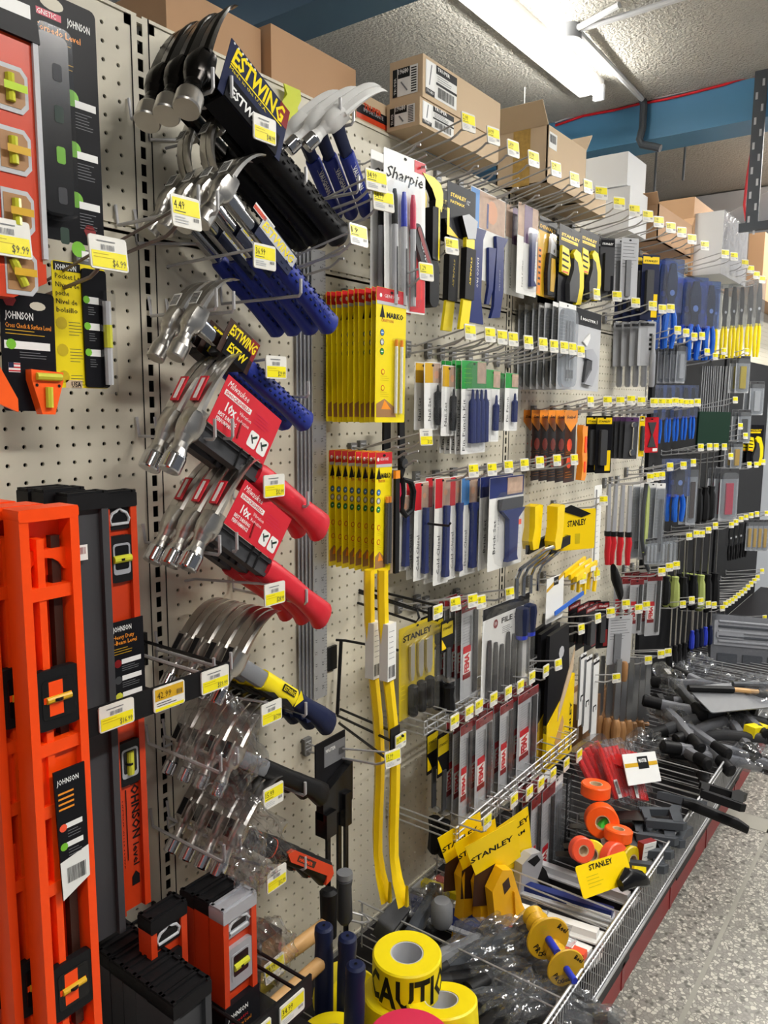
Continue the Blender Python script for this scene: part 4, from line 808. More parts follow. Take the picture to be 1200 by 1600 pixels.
def k_orange(w, H):
    m = MB(); m.prism([(-w*.5, 0), (w*.5, 0), (w*.5, -H*.16), (0, -H*.30), (-w*.5, -H*.16)], -.0008, .0004, 'amber'); m.prism([(-w*.42, -H*.1), (w*.42, -H*.1), (w*.42, -H), (-w*.42, -H)], .0004, .0012, 'brown'); m.text('Scalpel', -w*.36, -H*.11, .008, 'brown', -.0012, w=w*.7, shear=.2, bold=.03); m.flat(circ(w*.2, 10, -w*.05, -H*.48), .0001, 'coral'); m.flat(circ(w*.2, 10, -w*.05, -H*.72), .0001, 'coral'); m.lines(-w*.3, -H*.62, w*.3, -H*.56, .0001, 'amber', 2, .001); m.lines(-w*.3, -H*.95, w*.3, -H*.84, .0001, 'amber', 3, .001); return dict(card=m)
def k_redchisel(w, H, hd='red', kb='dblue', txt='Cold Chisel', blade=.5):
    m = C_(w, H, 'paper'); m.rect(-w*.48, -H*.28, -w*.02, -.002, -.0009, hd); m.rect(0, -H*.28, w*.48, -.002, -.0009, 'photo'); m.flat(circ(w*.12, 8, w*.2, -H*.14), -.0011, 'skin'); m.text(txt, -w*.12, -H*.90, .012, 'blk', -.0009, ang=90, w=H*.36); m.lines(w*.3, -H*.85, w*.47, -H*.4, -.0009, 'lgrey', 8, .0012)
    c = MB(); x = w*.12; c.prism([(x-w*.16*blade*2, -H*.26), (x+w*.16*blade*2, -H*.26), (x+w*.16*blade*2, -H*.31), (x+w*.10, -H*.36), (x+w*.10, -H*.5), (x+w*.12, -H*.86), (x+w*.15, -H*.88), (x+w*.15, -H*.93), (x-w*.15, -H*.93), (x-w*.15, -H*.88), (x-w*.12, -H*.86), (x-w*.10, -H*.5), (x-w*.10, -H*.36), (x-w*.16*blade*2, -H*.31)], -.014, -.003, kb)
    return dict(card=m, chisel=c, blister=bl(w*.7, H*.95, -H*.51, .018, 'clear', x))
def k_brick(w, H):
    m = C_(w, H, 'paper', 'dblue', H*.22); m.rect(w*.0, -H*.2, w*.46, -.004, -.0012, 'photo'); m.text('Brick Set', -w*.30, -H*.82, .014, 'blk', -.0009, ang=90, w=H*.36); m.text('Cincel para', -w*.22, -H*.7, .007, 'grey', -.0009, ang=90, w=H*.3); m.lines(w*.34, -H*.85, w*.47, -H*.35, -.0009, 'lgrey', 9, .0012); m.rect(w*.36, -H*.56, w*.46, -H*.5, -.0011, 'coral')
    c = MB(); x = w*.08; c.prism([(x-w*.36, -H*.24), (x+w*.36, -H*.24), (x+w*.36, -H*.33), (x+w*.34, -H*.36), (x-w*.34, -H*.36), (x-w*.36, -H*.33)], -.007, -.003, 'dgrey'); c.prism([(x-w*.34, -H*.36), (x+w*.34, -H*.36), (x+w*.14, -H*.46), (x+w*.12, -H*.88), (x+w*.16, -H*.93), (x-w*.16, -H*.93), (x-w*.12, -H*.88), (x-w*.14, -H*.46)], -.016, -.003, 'dblue'); return dict(card=m, brick_chisel=c, blister=bl(w*.86, H*.8, -H*.57, .020, 'clear', x))
def k_pliers(w, H, hk='bblue', bagk=None):
    j = MB(); j.prism([(-w*.12, 0), (w*.12, 0), (w*.26, -H*.16), (w*.28, -H*.34), (w*.16, -H*.42), (w*.2, -H*.56), (-w*.2, -H*.56), (-w*.16, -H*.42), (-w*.28, -H*.34), (-w*.26, -H*.16)], -.006, .004, 'dsteel'); j.flat(circ(w*.14, 10, 0, -H*.34), -.0065, 'lgrey')
    d = dict(jaws=j)
    for i, s in enumerate((-1, 1)):
        h = MB(); r = min(w*.16, .011); h.tube([(s*w*.14, -.002, -H*.54), (s*w*.22, -.002, -H*.62), (s*w*.26, -.002, -H*.74), (s*w*.22, -.002, -H*.88), (s*w*.18, -.002, -H*.99)], [r*.8, r, r, r, r*.7], hk, 8); d['handle' if i == 0 else 'handle_'] = h
    if bagk: b = MB(); b.prism(rrect(w*1.1, H*.62, .004, 2, 0, -H*.26), -.010, .010, bagk); d['sleeve'] = b
    return d
def k_screwdriver(w, H, hk='blk', col='steel'):
    m = MB(); m.lathe([(0, 0), (.003, 0), (.0035, -H*.5), (.0035, -H*.52)], col, n=6); h = MB(); h.lathe([(.0035, 0), (w*.3, -.003), (w*.26, -H*.07), (w*.36, -H*.12), (w*.42, -H*.3), (w*.4, -H*.44), (w*.2, -H*.48), (0, -H*.48)], hk, (0, 0, -H*.52), n=8); return dict(shaft=m, handle=h)
def k_chiselhang(w, H):          # clear pack with a black handled tool standing on its handle
    m = C_(w, H*.34, 'cardblk'); m.rect(-w*.45, -H*.17, w*.45, -H*.03, -.0009, 'dyellow'); m.text('STANLEY', -w*.36, -H*.1, .006, 'blk', -.0012, w=w*.7, bold=.03); m.flat([(-w*.45, -H*.31), (-w*.05, -H*.31), (-w*.45, -H*.19)], -.0011, 'stan')
    b = MB(); b.prism([(-w*.14, -H*.3), (w*.14, -H*.3), (w*.16, -H*.6), (w*.08, -H*.66), (-w*.08, -H*.66), (-w*.16, -H*.6)], -.006, -.002, 'dgrey'); b.lathe([(w*.1, 0), (w*.3, -.006), (w*.12, -.008), (w*.12, -H*.05)], 'steel', (0, -.006, -H*.62), n=8)
    h = MB(); h.lathe([(w*.14, 0), (w*.30, -.004), (w*.25, -H*.1), (w*.33, -H*.26), (w*.2, -H*.3), (0, -H*.3)], 'blk', (0, -.006, -H*.70), n=8); return dict(card=m, blade=b, handle=h)
def k_filewood(w, H):
    m = MB(); m.prism([(-w*.22, 0), (w*.22, 0), (w*.30, -H*.6), (w*.1, -H*.68), (-w*.1, -H*.68), (-w*.30, -H*.6)], -.003, .002, 'blade'); h = MB(); h.lathe([(w*.2, 0), (w*.3, -.004), (w*.45, -H*.10), (w*.36, -H*.2), (w*.5, -H*.30), (w*.3, -H*.34), (0, -H*.345)], 'woodd', (0, -.0005, -H*.655), n=10); return dict(file_blade=m, handle=h)
def k_filepack(w, H):
    m = C_(w, H, 'lgrey', 'dred', H*.10); m.lines(-w*.4, -H*.42, w*.1, -H*.14, -.0009, 'grey', 10, .0008)
    x, z = -w*.16, -H*.60; m.rect(x-w*.22, z-.040, x+w*.22, z+.040, -.0009, 'paper'); m.rect(x-w*.22, z+.022, x+w*.22, z+.040, -.0011, 'red'); m.rect(x-w*.22, z-.044, x+w*.22, z-.030, -.0011, 'dred'); m.text('FEMA', x+w*.12, z-.028, w*.26, 'red', -.0012, ang=90, w=.048, bold=.05)
    f = MB(); f.box((w*.26, -.004, -H*.52), (w*.2, .004, H*.84), 'file'); f.box((w*.02, -.0032, -H*.3), (w*.04, .002, H*.3), 'blade'); return dict(card=m, file=f, sleeve=bl(w*.96, H*.98, -H*.5, .009, 'clear'))
def k_fileset(w, H):
    m = C_(w, H, 'white', 'cardblk', H*.12); m.text('FILE SET', -w*.12, -H*.22, .014, 'blk', -.0009, w=w*.5, bold=.03); m.flat(circ(.012, 14, -w*.24, -H*.20), -.0009, 'dred'); m.text('10', -w*.24, -H*.215, .010, 'white', -.0012, align='c', bold=.02); m.lines(-w*.1, -H*.34, w*.16, -H*.26, -.0009, 'dgrey', 4, .0012)
    f = MB()
    for i in range(6): x = -w*.38+i*w*.13; z = -H*(.34+.05*(i % 3)); f.prism([(x-w*.02, z), (x+w*.02, z), (x+w*.035, z-H*.10), (x+w*.04, -H*.96), (x-w*.04, -H*.96), (x-w*.035, z-H*.10)], -.007, -.002, 'file')
    h = MB()
    for x in (w*.24, w*.42): h.lathe([(0, 0), (w*.07, -.006), (w*.08, -H*.1), (w*.065, -H*.34), (w*.03, -H*.37)], 'navy', (x, -.012, -H*.10), n=10); h.lathe([(w*.068, 0), (w*.068, -H*.04), (w*.03, -H*.06)], 'pblue', (x, -.012, -H*.42), n=10); h.tube([(x, -.012, -H*.48), (x, -.012, -H*.9)], w*.02, 'blade', 6)
    return dict(card=m, needle_files=f, file_handles=h, blister=bl(w*.96, H*.96, -H*.5, .024, 'clear'))
def k_chiselset(w, H):
    m = C_(w, H, 'dyellow'); m.text('STANLEY', -w*.40, -H*.16, .014, 'blk', -.0009, w=w*.8, bold=.03); m.lines(-w*.45, -H*.8, -w*.30, -H*.6, -.0009, 'yellow', 4, .001); d = dict(card=m)
    for i in range(3):
        x = -w*.2+i*w*.24; c = MB(); ww = w*(.055+.015*i); c.prism([(x-ww, -H*.22), (x+ww, -H*.20), (x+ww, -H*.52), (x+w*.03, -H*.60), (x-w*.03, -H*.60), (x-ww, -H*.52)], -.008, -.003, 'steel'); c.lathe([(w*.03, 0), (w*.08, -.004), (w*.08, -H*.33), (w*.05, -H*.35), (0, -H*.35)], 'blk', (x, -.009, -H*.64), n=8); c.text('STANLEY', x, -H*.94, .005, 'lgrey', -.0175, ang=90, w=H*.2); d['chisel'+'_'*i] = c
    d['blister'] = bl(w*.9, H*1.05, -H*.56, .020, 'clear'); return d
def k_sawcard(w, H):
    m = MB(); m.prism([(-w*.5, -H*.02), (w*.2, 0), (w*.3, -H*.4), (w*.2, -H*.62), (-w*.5, -H*.72)], -.010, .001, 'cardblk'); m.flat(circ(w*.1, 8, -w*.05, -H*.18), -.0105, 'lgrey')
    c = MB(); c.prism([(-w*.5, -H*.66), (w*.5, -H*.40), (w*.5, -H), (-w*.5, -H)], -.012, .000, 'stan'); c.text('STANLEY', w*.42, -H*.98, .014, 'blk', -.0125, ang=90, w=H*.38, bold=.03); c.prism([(-w*.2, -H*.82), (w*.06, -H*.66), (w*.12, -H*.72), (-w*.1, -H*.95)], -.0135, -.012, 'wood'); c.prism([(-w*.1, -H*.58), (w*.45, -H*.2), (w*.4, -H*.35), (-w*.12, -H*.68)], -.0135, -.011, 'boxl'); return dict(saw=m, card=c)
def k_strip(w, H):
    m = C_(w, H, 'white'); m.rect(-w*.5, -H*.07, w*.5, -H*.04, -.0009, 'blk'); m.prism(rrect(w*.5, .02, .002, 1, 0, -H*.62), -.0016, -.0009, 'blk'); m.rect(-w*.16, -H*.66, w*.16, -H*.6, -.0018, 'white'); b = MB(); b.box((-w*.7, -.002, -H*.45), (w*.25, .003, H*.86), 'blade'); return dict(card=m, blade=b)
def k_dark(w, H, a='cardblk', b='stan'):
    m = C_(w, H, a); m.rect(-w*.46, -H*.14, w*.46, -H*.03, -.0009, b); m.text('STANLEY', -w*.38, -H*.11, .006, 'blk' if b == 'stan' else 'white', -.0012, w=w*.76, bold=.03); m.rect(w*.1, -H*.96, w*.44, -H*.6, -.0009, b); t = MB(); t.prism(rrect(w*.4, H*.62, .004, 2, -w*.12, -H*.55), -.014, -.001, 'dgrey'); return dict(card=m, tool=t)
def k_wrench(w, H):
    m = C_(w, H, 'dgrey', 'purple', H*.1); t = MB(); t.tube([(w*.1, -.006, -H*.2), (w*.1, -.006, -H*.8)], w*.07, 'chrome', 6); t.lathe([(w*.2, -.004), (w*.24, 0), (w*.2, .004)], 'chrome', (w*.1, -.006, -H*.84), (0, 1, 0), 10); t.lathe([(w*.16, -.004), (w*.2, 0), (w*.16, .004)], 'chrome', (w*.1, -.006, -H*.18), (0, 1, 0), 10); return dict(card=m, wrench=t)
def k_redpack(w, H):
    m = C_(w, H, 'red'); m.prism([(-w*.3, -H*.14), (w*.3, -H*.14), (w*.05, -H*.5), (w*.3, -H*.84), (-w*.3, -H*.84), (-w*.05, -H*.5)], -.004, -.001, 'dgrey'); m.rect(w*.1, -H*.97, w*.45, -H*.88, -.0009, 'white'); return dict(card=m)
def k_greyset(w, H):
    m = C_(w, H, 'lgrey'); m.lines(-w*.4, -H*.5, w*.4, -H*.06, -.0009, 'dgrey', 8, .0012); t = MB(); t.prism(rrect(w*.28, H*.6, .003, 2, -w*.1, -H*.66), -.008, -.001, 'grey'); return dict(card=m, tool=t)
def k_fork(w, H):      # darning: thin rods with dark green holder
    m = MB()
    for i in range(3): m.tube([(w*(-.3+.3*i), 0, 0), (w*(-.3+.3*i), 0, -H*.55)], .0016, 'lgrey', 5)
    h = MB(); h.prism(rrect(w, H*.45, .004, 2, 0, -H*.775), -.008, .006, 'dgreen'); return dict(rods=m, holder=h)
def k_gloves(w, H):
    m = MB(); m.prism(rrect(w, H, w*.45, 4, 0, -H/2), -.014, .006, 'dgrey'); m.prism(rrect(w*.3, H*.86, w*.14, 3, w*.16, -H/2), -.0155, .0, 'dred'); m.text('Grip', -w*.1, -H*.3, .007, 'lgrey', -.0150, ang=-90, w=H*.4, bold=.02); return dict(body=m)
def k_redhandle(w, H):
    m = MB(); m.prism([(-w*.2, 0), (w*.1, 0), (w*.2, -H*.55), (w*.0, -H*.66), (-w*.25, -H*.6)], -.006, .004, 'silverp'); h = MB(); h.tube([(0, 0, -H*.62), (w*.1, 0, -H*.72), (0, 0, -H*.84), (w*.05, 0, -H)], [w*.26, w*.33, w*.29, w*.24], 'red', 8); c = MB(); c.tube([(0, 0, -H*.58), (0, 0, -H*.64)], w*.34, 'blk', 8); return dict(blade=m, handle=h, collar=c)
def k_surform(w, H):
    m = MB(); m.prism([(-w*.5, -H*.06), (w*.34, 0), (w*.44, -H*.30), (-w*.24, -H*.40)], -.0006, .0006, 'stan'); m.text('STANLEY', -w*.40, -H*.20, .013, 'blk', -.0010, w=w*.70, bold=.03, ang=8); m.prism([(-w*.34, -H*.30), (w*.0, -H*.27), (-w*.12, -H*.56), (-w*.36, -H*.52)], -.0014, -.0006, 'brown')
    h = MB(); h.prism([(-w*.18, -H*.40), (-w*.02, -H*.27), (w*.14, -H*.30), (w*.22, -H*.42), (w*.34, -H*.60), (w*.70, -H*.95), (w*.62, -H), (w*.46, -H*1.01), (w*.15, -H*.68), (w*.13, -H*.97), (w*.06, -H), (-w*.14, -H), (-w*.20, -H*.96), (-w*.12, -H*.62)], -.030, -.004, 'gyel'); h.flat([(-w*.02, -H*.37), (w*.08, -H*.34), (w*.12, -H*.42), (w*.02, -H*.46)], -.0305, 'brown'); h.prism([(w*.16, -H*.46), (w*.30, -H*.62), (w*.62, -H*.94), (w*.50, -H*.97), (w*.20, -H*.66)], -.036, -.030, 'gyel'); return dict(card=m, yellow_tool=h)
def k_surformbig(w, H):
    m = MB(); m.prism([(-w*.5, -H*.10), (w*.10, 0), (w*.3, -H*.9), (-w*.3, -H)], -.0006, .0006, 'stan'); m.text('STANLEY', -w*.42, -H*.24, .014, 'blk', -.0010, w=w*.56, bold=.03, ang=12); m.text('SURFORM', -w*.38, -H*.33, .009, 'blk', -.0010, w=w*.46, bold=.02, ang=12)
    for i in range(3): m.rect(-w*.28, -H*(.52+.14*i), w*.02, -H*(.42+.14*i), -.0010, 'dyellow')
    h = MB(); h.prism([(-w*.1, -H*.48), (w*.04, -H*.42), (w*.20, -H*.44), (w*.24, -H*.5), (w*.24, -H*.72), (w*.44, -H*.9), (w*.48, -H*.98), (w*.3, -H*1.06), (-w*.1, -H*1.10)], -.03, -.004, 'silverp'); h.prism([(w*.24, -H*.60), (w*.30, -H*.66), (w*.42, -H*.88), (w*.32, -H*.9), (w*.16, -H*.72)], -.032, -.002, 'blk'); h.flat([(-w*.02, -H*.47), (w*.14, -H*.45), (w*.2, -H*.52), (w*.1, -H*.56)], -.0305, 'blk'); return dict(card=m, rasp_tool=h)
KM = {}; ROUND = ('pliers', 'screwdriver', 'filewood', 'redhandle', 'fork')
def mesh_for(kind, w, H, *a):
    k = (kind, round(w, 3), round(H, 3))+a
    if k not in KM:
        d = globals()['k_'+kind](w, H, *a); KM[k] = [(n.rstrip('_'), m.mesh(n.rstrip('_'))) for n, m in d.items()]
    return KM[k]
def front_word(i, n): return 'front' if i == 0 else ('rearmost' if i == n-1 else ORD[i]+' from front')
CNT = [0]
def pack(kind, name, label, cat, px, wpx, y0, y1, off, n=1, step=.012, a=(), tilt=0, yaw=0, fan=0, dz=0, hooked=True, lab=None, single=False):
    """px: middle, y0/y1: top and bottom of the front one in the photo; the rest of the stack goes back to the board"""
    P = at(px, y0, off); H = (P-at(px, y1, off)).length; w = wpx/pxm(px, off); Zd = (P-CP).dot(cF)
    if px > 935 and not yaw:
        yaw = -R(35); th = math.atan2(P.x, DIST-off); w = wpx*Zd/FPX/max(.6, math.cos(th+yaw))
    elif kind in ROUND: w = wpx*Zd/FPX
    ms = mesh_for(kind, w, H, *a); out = []
    for i in range(n):
        lb = label if n == 1 else '%s, %s' % (label, front_word(i, n))
        if lab: lb = lab[i]
        rr = random.Random(i*13+int(px)); j = rr.uniform(-1, 1)
        rot = (fan*j*.5, tilt+R(1.2)*j, yaw+R(2)*j*(i > 0))
        grp = None if n == 1 else label
        loc = (P.x+j*.0015*(i > 0), P.y+step*i, P.z-dz*i)
        t = thing(name, lb, cat, loc, rot, grp)
        for nm, me in ms: child(t, nm, me)
        out.append(t)
    return out
# ================================================================ middle of the wall
pk = pack
# upper row
pk('sharpie', 'marker_pack', 'white pack of three permanent markers with red panel', 'marker pack', 633, 62, 243, 488, .155, 2, .030)
pk('gloves', 'wrapped_grip', 'slanting grey and dark red wrapped hand grip', 'hand tool', 640, 15, 352, 445, .15, 4, .028, tilt=R(-32))
pk('scoopbar', 'pry_bar', 'black pry bar with yellow scooped top, beside the marker packs', 'pry bar', 674, 28, 278, 483, .15, 2, .040)
pk('prycard', 'pry_bar', 'yellow and black pry bar on a black card marked 12 inch', 'pry bar', 722, 42, 292, 516, .13, 2, .045)
pk('flatbar', 'pry_bar_set', 'set of three navy pry bars on a white photo card', 'pry bar set', 764, 52, 303, 510, .11)
pk('nailpull', 'nail_puller', 'blue nail puller on white and purple card', 'nail puller', 826, 30, 322, 462, .12, 2, .034)
pk('dewalt', 'folding_knife', 'grey and yellow folding knife on gold card', 'knife', 857, 27, 342, 466, .10)
pk('knife', 'utility_knife', 'yellow and black utility knife on black card, left of two rows', 'knife', 893, 34, 357, 476, .12, 3, .030)
pk('knife', 'utility_knife', 'yellow and black utility knife on black card, right of two rows', 'knife', 922, 28, 362, 470, .11, 2, .030)
pk('dark', 'tool_card', 'dark grey carded tool right of the yellow knives', 'tool card', 950, 22, 372, 470, .12, 3, .030, a=('dgrey', 'cardblk'))
pk('greyset', 'tool_card', 'pale grey flat carded blade holder near the dark tools', 'tool card', 985, 26, 372, 468, .14, 2, .03)
pk('dark', 'tool_card', 'navy and black brand card with small yellow badge', 'tool card', 1018, 26, 398, 500, .14, 4, .03, a=('navy', 'stan'))
pk('pliers', 'pliers', 'blue handled pliers in the first blue row', 'pliers', 1052, 26, 412, 545, .13, 3, .035, a=('bblue', 'bluefilm'))
pk('pliers', 'pliers', 'blue handled pliers in the second blue row', 'pliers', 1088, 28, 440, 562, .14, 3, .035, a=('bblue', 'bluefilm'))
pk('pliers', 'pliers', 'blue handled pliers in the third blue row', 'pliers', 1112, 20, 446, 562, .13, 3, .035, a=('bblue', 'bluefilm'))
for i, px in enumerate((1120, 1135, 1148, 1160, 1174, 1188)):
    pk('pliers', 'pliers', 'yellow handled pliers, %s of six in a row at the far right' % ORD[i], 'pliers', px, 12, 452-i*2, 560-i*1, .12, a=('yellow', 'smoke'))
# marking pencils, tall row
pk('marko', 'marking_crayon_pack', 'tall yellow crayon pack with red top', 'crayon pack', 612, 46, 452, 660, .165, 11, .0135)
pk('marko', 'marking_pencil_pack', 'lower yellow pencil pack with red top', 'pencil pack', 600, 26, 706, 893, .15, 8, .017, a=('dgrey',))
for i in range(4):
    P = at(620-i*8, 735, .16-.014*i); H = (P-at(620-i*8, 895, .16-.014*i)).length; m = MB(); m.box((0, 0, -H/2), (.014, .006, H), ['blk', 'boxl', 'dgrey', 'boxl'][i]); m.box((0, 0, -.008), (.0145, .0065, .016), ['amber', 'dgrey', 'amber', 'dgrey'][i])
    o = m.obj('carpenter_pencil'); o.location = P; tag(o, 'loose flat carpenter pencil right of the yellow packs, %s from the front' % ORD[i], 'pencil', 'loose carpenter pencils')
# second row
pk('nailset', 'nail_set', 'nail set on white card with gold corner, left of two', 'nail set', 676, 26, 566, 672, .10, 2, .025)
pk('nailset', 'nail_set', 'nail set on white card with gold corner, right of two', 'nail set', 702, 22, 571, 681, .11, 2, .022)
pk('punchset', 'punch_set', 'four piece blue pin punch kit with green header', 'punch set', 741, 38, 564, 708, .13, 5, .014)
pk('punch', 'pin_punch', 'single blue pin punch on white card with green header', 'punch', 771, 22, 578, 690, .11, 2, .02)
pk('punch', 'pin_punch', 'narrow blue pin punch card, right end of the green headers', 'punch', 800, 20, 583, 673, .10, 3, .022)
pk('blades', 'blade_pack', 'clear and grey long blade pack', 'blade pack', 887, 26, 474, 608, .135, 9, .020)
pk('master', 'snap_knife', 'grey snap knife card with black header', 'knife', 921, 38, 486, 610, .12)
pk('longknife', 'snap_knife', 'silver snap knife in clear blister with grey card', 'knife', 1012, 26, 502, 606, .12, 7, .030)
pk('clearpack', 'blade_tube', 'small clear blade case with dark top', 'blade case', 1066, 14, 536, 598, .11, 4, .025)
# third row
pk('orange', 'blade_pack', 'brown blade pack with amber pointed header', 'blade pack', 893, 20, 641, 752, .13, 7, .026)
P = at(908, 664, .15); H = (P-at(908, 750, .15)).length; m = MB(); m.prism([(-.012, 0), (.012, -.004), (.024, -.004), (.020, -H*.3), (.028, -H*.6), (.026, -H*.9), (.014, -H), (-.012, -H*.98), (-.004, -H*.7), (-.012, -H*.5), (-.010, -H*.25), (-.016, -H*.1)], -.012, .006, 'amber'); m.prism(rrect(.014, H*.3, .005, 2, .010, -H*.35), -.014, .0, 'orange'); m.prism(rrect(.014, H*.2, .005, 2, .010, -H*.75), -.014, .0, 'orange')
o = m.obj('carpet_knife'); o.location = P; tag(o, 'bright orange curved knife in front of the brown blade packs', 'knife')
pk('dark', 'tool_card', 'black card with yellow header right of the orange knife', 'tool card', 945, 24, 650, 738, .13, 2, .035)
pk('wrench', 'wrench_card', 'small carded chrome wrench', 'wrench', 988, 20, 652, 716, .13, 9, .018)
pk('dark', 'tool_card', 'thin yellow card left of the red card', 'tool card', 1004, 8, 650, 712, .13, 1, a=('stan', 'dyellow'))
pk('redpack', 'tool_card', 'red card with grey hourglass shape', 'tool card', 1019, 20, 652, 706, .13)
for i, px in enumerate((1033, 1046, 1058, 1072, 1083)): pk('pliers', 'pliers', 'blue handled long pliers, %s of five under the long tag row' % ORD[i], 'pliers', px, 11, 606, 692-i*2, .12, a=('bblue', 'bluefilm'))
# chisels and brick sets
pk('redchisel', 'cold_chisel', 'navy cold chisel on white card, alone at the left', 'chisel', 628, 24, 775, 892, .05, a=('paper', 'dblue', 'Cold Chisel', .3))
pk('redchisel', 'cold_chisel', 'navy cold chisel on card with red corner, first hook', 'chisel', 659, 22, 753, 905, .07, 2, .022, a=('red', 'dblue', 'Cold Chisel', .3))
pk('redchisel', 'cold_chisel', 'navy cold chisel on card with red corner, second hook', 'chisel', 692, 24, 746, 911, .09, 2, .028, a=('red', 'dblue', 'Cold Chisel', .35))
pk('redchisel', 'cold_chisel', 'broad cold chisel on card with red corner, third hook', 'chisel', 712, 22, 744, 902, .08, 1, .028, a=('red', 'dblue', 'Cold Chisel', .45))
pk('redchisel', 'mason_chisel', 'navy mason chisel on card with blue corner', 'chisel', 734, 26, 745, 896, .09, 2, .03, a=('sblue', 'dblue', 'Floor Chisel', .6))
pk('brick', 'brick_chisel', 'broad navy brick set on white card', 'chisel', 793, 54, 744, 884, .13, 3, .030)
# scissors and snips behind the pencils
P = at(630, 662, .085); m = MB(); m.prism([(-.02, .02), (.0, .02), (.004, -.10), (-.006, -.12), (-.016, -.10)], -.004, .002, 'blk'); m.lathe([(.011, -.003), (.011, .003), (0, .003)], 'dgrey', (-.004, -.006, -.085), (0, -1, 0), 14)
t = thing('scissors', 'large black shears hanging behind the pencil packs', 'shears', P); m.obj('blades', t)
m = MB(); m.tube([(0, 0, -.12), (.030, 0, -.128), (.042, 0, -.15), (.036, 0, -.19), (.012, 0, -.20), (-.006, 0, -.185), (0, 0, -.15)], .007, 'blk', 8, True); m.obj('handle', t)
m = MB(); m.tube([(-.03, .004, -.12), (-.012, .004, -.13), (-.004, .004, -.16), (-.014, .004, -.19), (-.03, .004, -.18)], .006, 'pinkred', 8, True); m.obj('red_handle', t)
tag(MB().box((0, 0, -.08), (.024, .006, .16), 'blk').obj('flat_bar'), 'black flat blade hanging between the two rows of yellow packs', 'blade').location = at(604, 655, .05)
tag(MB().tube([(0, -.003, 0), (0, -.14, .0), (0, -.145, .008)], .0028, 'wireblk').tube([(-.01, -.003, -.01), (0, -.003, 0)], .0028, 'wireblk').obj('black_hook'), 'short black wire hook below the shears', 'hook').location = at(622, 813, 0)
# two long yellow wrecking bars
def wbar(px0, y0, px1, y1, off, label):
    A = at(px0, y0, off); B = at(px1, y1, off); H = A.z-B.z; dx = B.x-A.x; t = thing('wrecking_bar', label, 'wrecking bar', A); m = MB(); rings = []
    for i in range(15):
        f = i/14; k = max(0, (f-.80)/.2); x = dx*f+.006*math.sin(f*math.pi*1.0); y = -.020*k*k+.006*math.sin(f*9); hw = .0125+.007*k; ht = .0085*(1-.7*k)
        rings.append([Vector((x+cx*hw, y+cy*ht, -H*f)) for cx, cy in ((-.5, -1), (.5, -1), (1, 0), (.5, 1), (-.5, 1), (-1, 0))])
    m.loft(rings, 'stan'); m.obj('bar', t)
    m = MB(); e = rings[-1][0]; m.prism([(dx-.004, -H-.0005), (dx+.004, -H-.0005), (dx, -H+.045)], -.0285, -.022, 'dyellow'); m.obj('claw_slot', t)
    m = MB(); z0, z1 = -H*.15, -H*.31; xx = dx*.22+.004; m.box((xx, -.001, (z0+z1)/2), (.027, .021, z0-z1), 'paper'); m.bars(xx-.011, z1+.006, xx+.011, z1+.03, -.0118, 'blk', 12); m.lines(xx-.01, z1+.04, xx+.01, z0-.01, -.0118, 'grey', 6, .001); m.obj('label', t)
    return t
wbar(577, 890, 594, 1402, .15, 'long yellow wrecking bar, left of two'); wbar(598, 890, 620, 1408, .19, 'long yellow wrecking bar, right of two')
# black wire brackets holding the bars
def ring(name, label, pts, k='wireblk', r=.003, extra=None, plate=None):
    O = pts[0]; t = thing(name, label, 'bracket', O); MB().tube([p-O for p in pts], r, k, 6).obj('wire', t)
    if extra:
        for e in extra: MB().tube([p-O for p in e], r, k, 6).obj('wire', t)
    if plate: c, s = plate; MB().box(c-O, s, 'blk').obj('plate', t)
    return t
t = ring('bar_bracket', 'black wire bracket with 22.99 tag round the tops of the wrecking bars', [at(561, 922, 0), at(681, 962, .19), at(681, 968, .19)], extra=[[at(559, 942, 0), at(650, 972, .16), at(655, 965, .165), at(652, 954, .16), at(561, 926, 0)], [at(575, 920, .03), at(690, 948, .2)]], plate=(at(676, 958, .195), (.034, .003, .030)))
child(t, 'price_tag', tag_mesh('22.99', 'y', .036, .030), at(684, 945, .20)-at(561, 922, 0))
A = at(505, 1002, 0); t = thing('bar_bracket', 'tall black wire bracket with square wall plate around the wrecking bars', 'bracket', A); MB().box(at(518, 1028, .004)-A, (.030, .006, .052), 'wireblk').obj('wall_plate', t)
m = MB(); q = lambda x, y, o: at(x, y, o)-A
m.tube([q(525, 1000, .01), q(540, 1001, .03), q(622, 1016, .17)], .003, 'wireblk'); m.tube([q(533, 1001, .02), q(527, 1116, .02)], .004, 'wireblk'); m.tube([q(527, 1118, .02), q(612, 1158, .20), q(612, 1168, .20)], .003, 'wireblk'); m.tube([q(530, 1130, .02), q(600, 1182, .20), q(612, 1176, .20)], .003, 'wireblk'); m.tube([q(532, 1108, .02), q(630, 1150, .22)], .003, 'wireblk'); m.obj('wire', t)
child(t, 'price_tag', tag_mesh('18.99', 'y', .036, .030), q(626, 1146, .215)); MB().box(q(617, 1155, .21), (.03, .003, .05), 'blk').obj('plate', t)
hook(612, 1184, .225, '15.99', 'peg hook with 15.99 tag in front of the wrecking bars', tw=.040, th=.032)
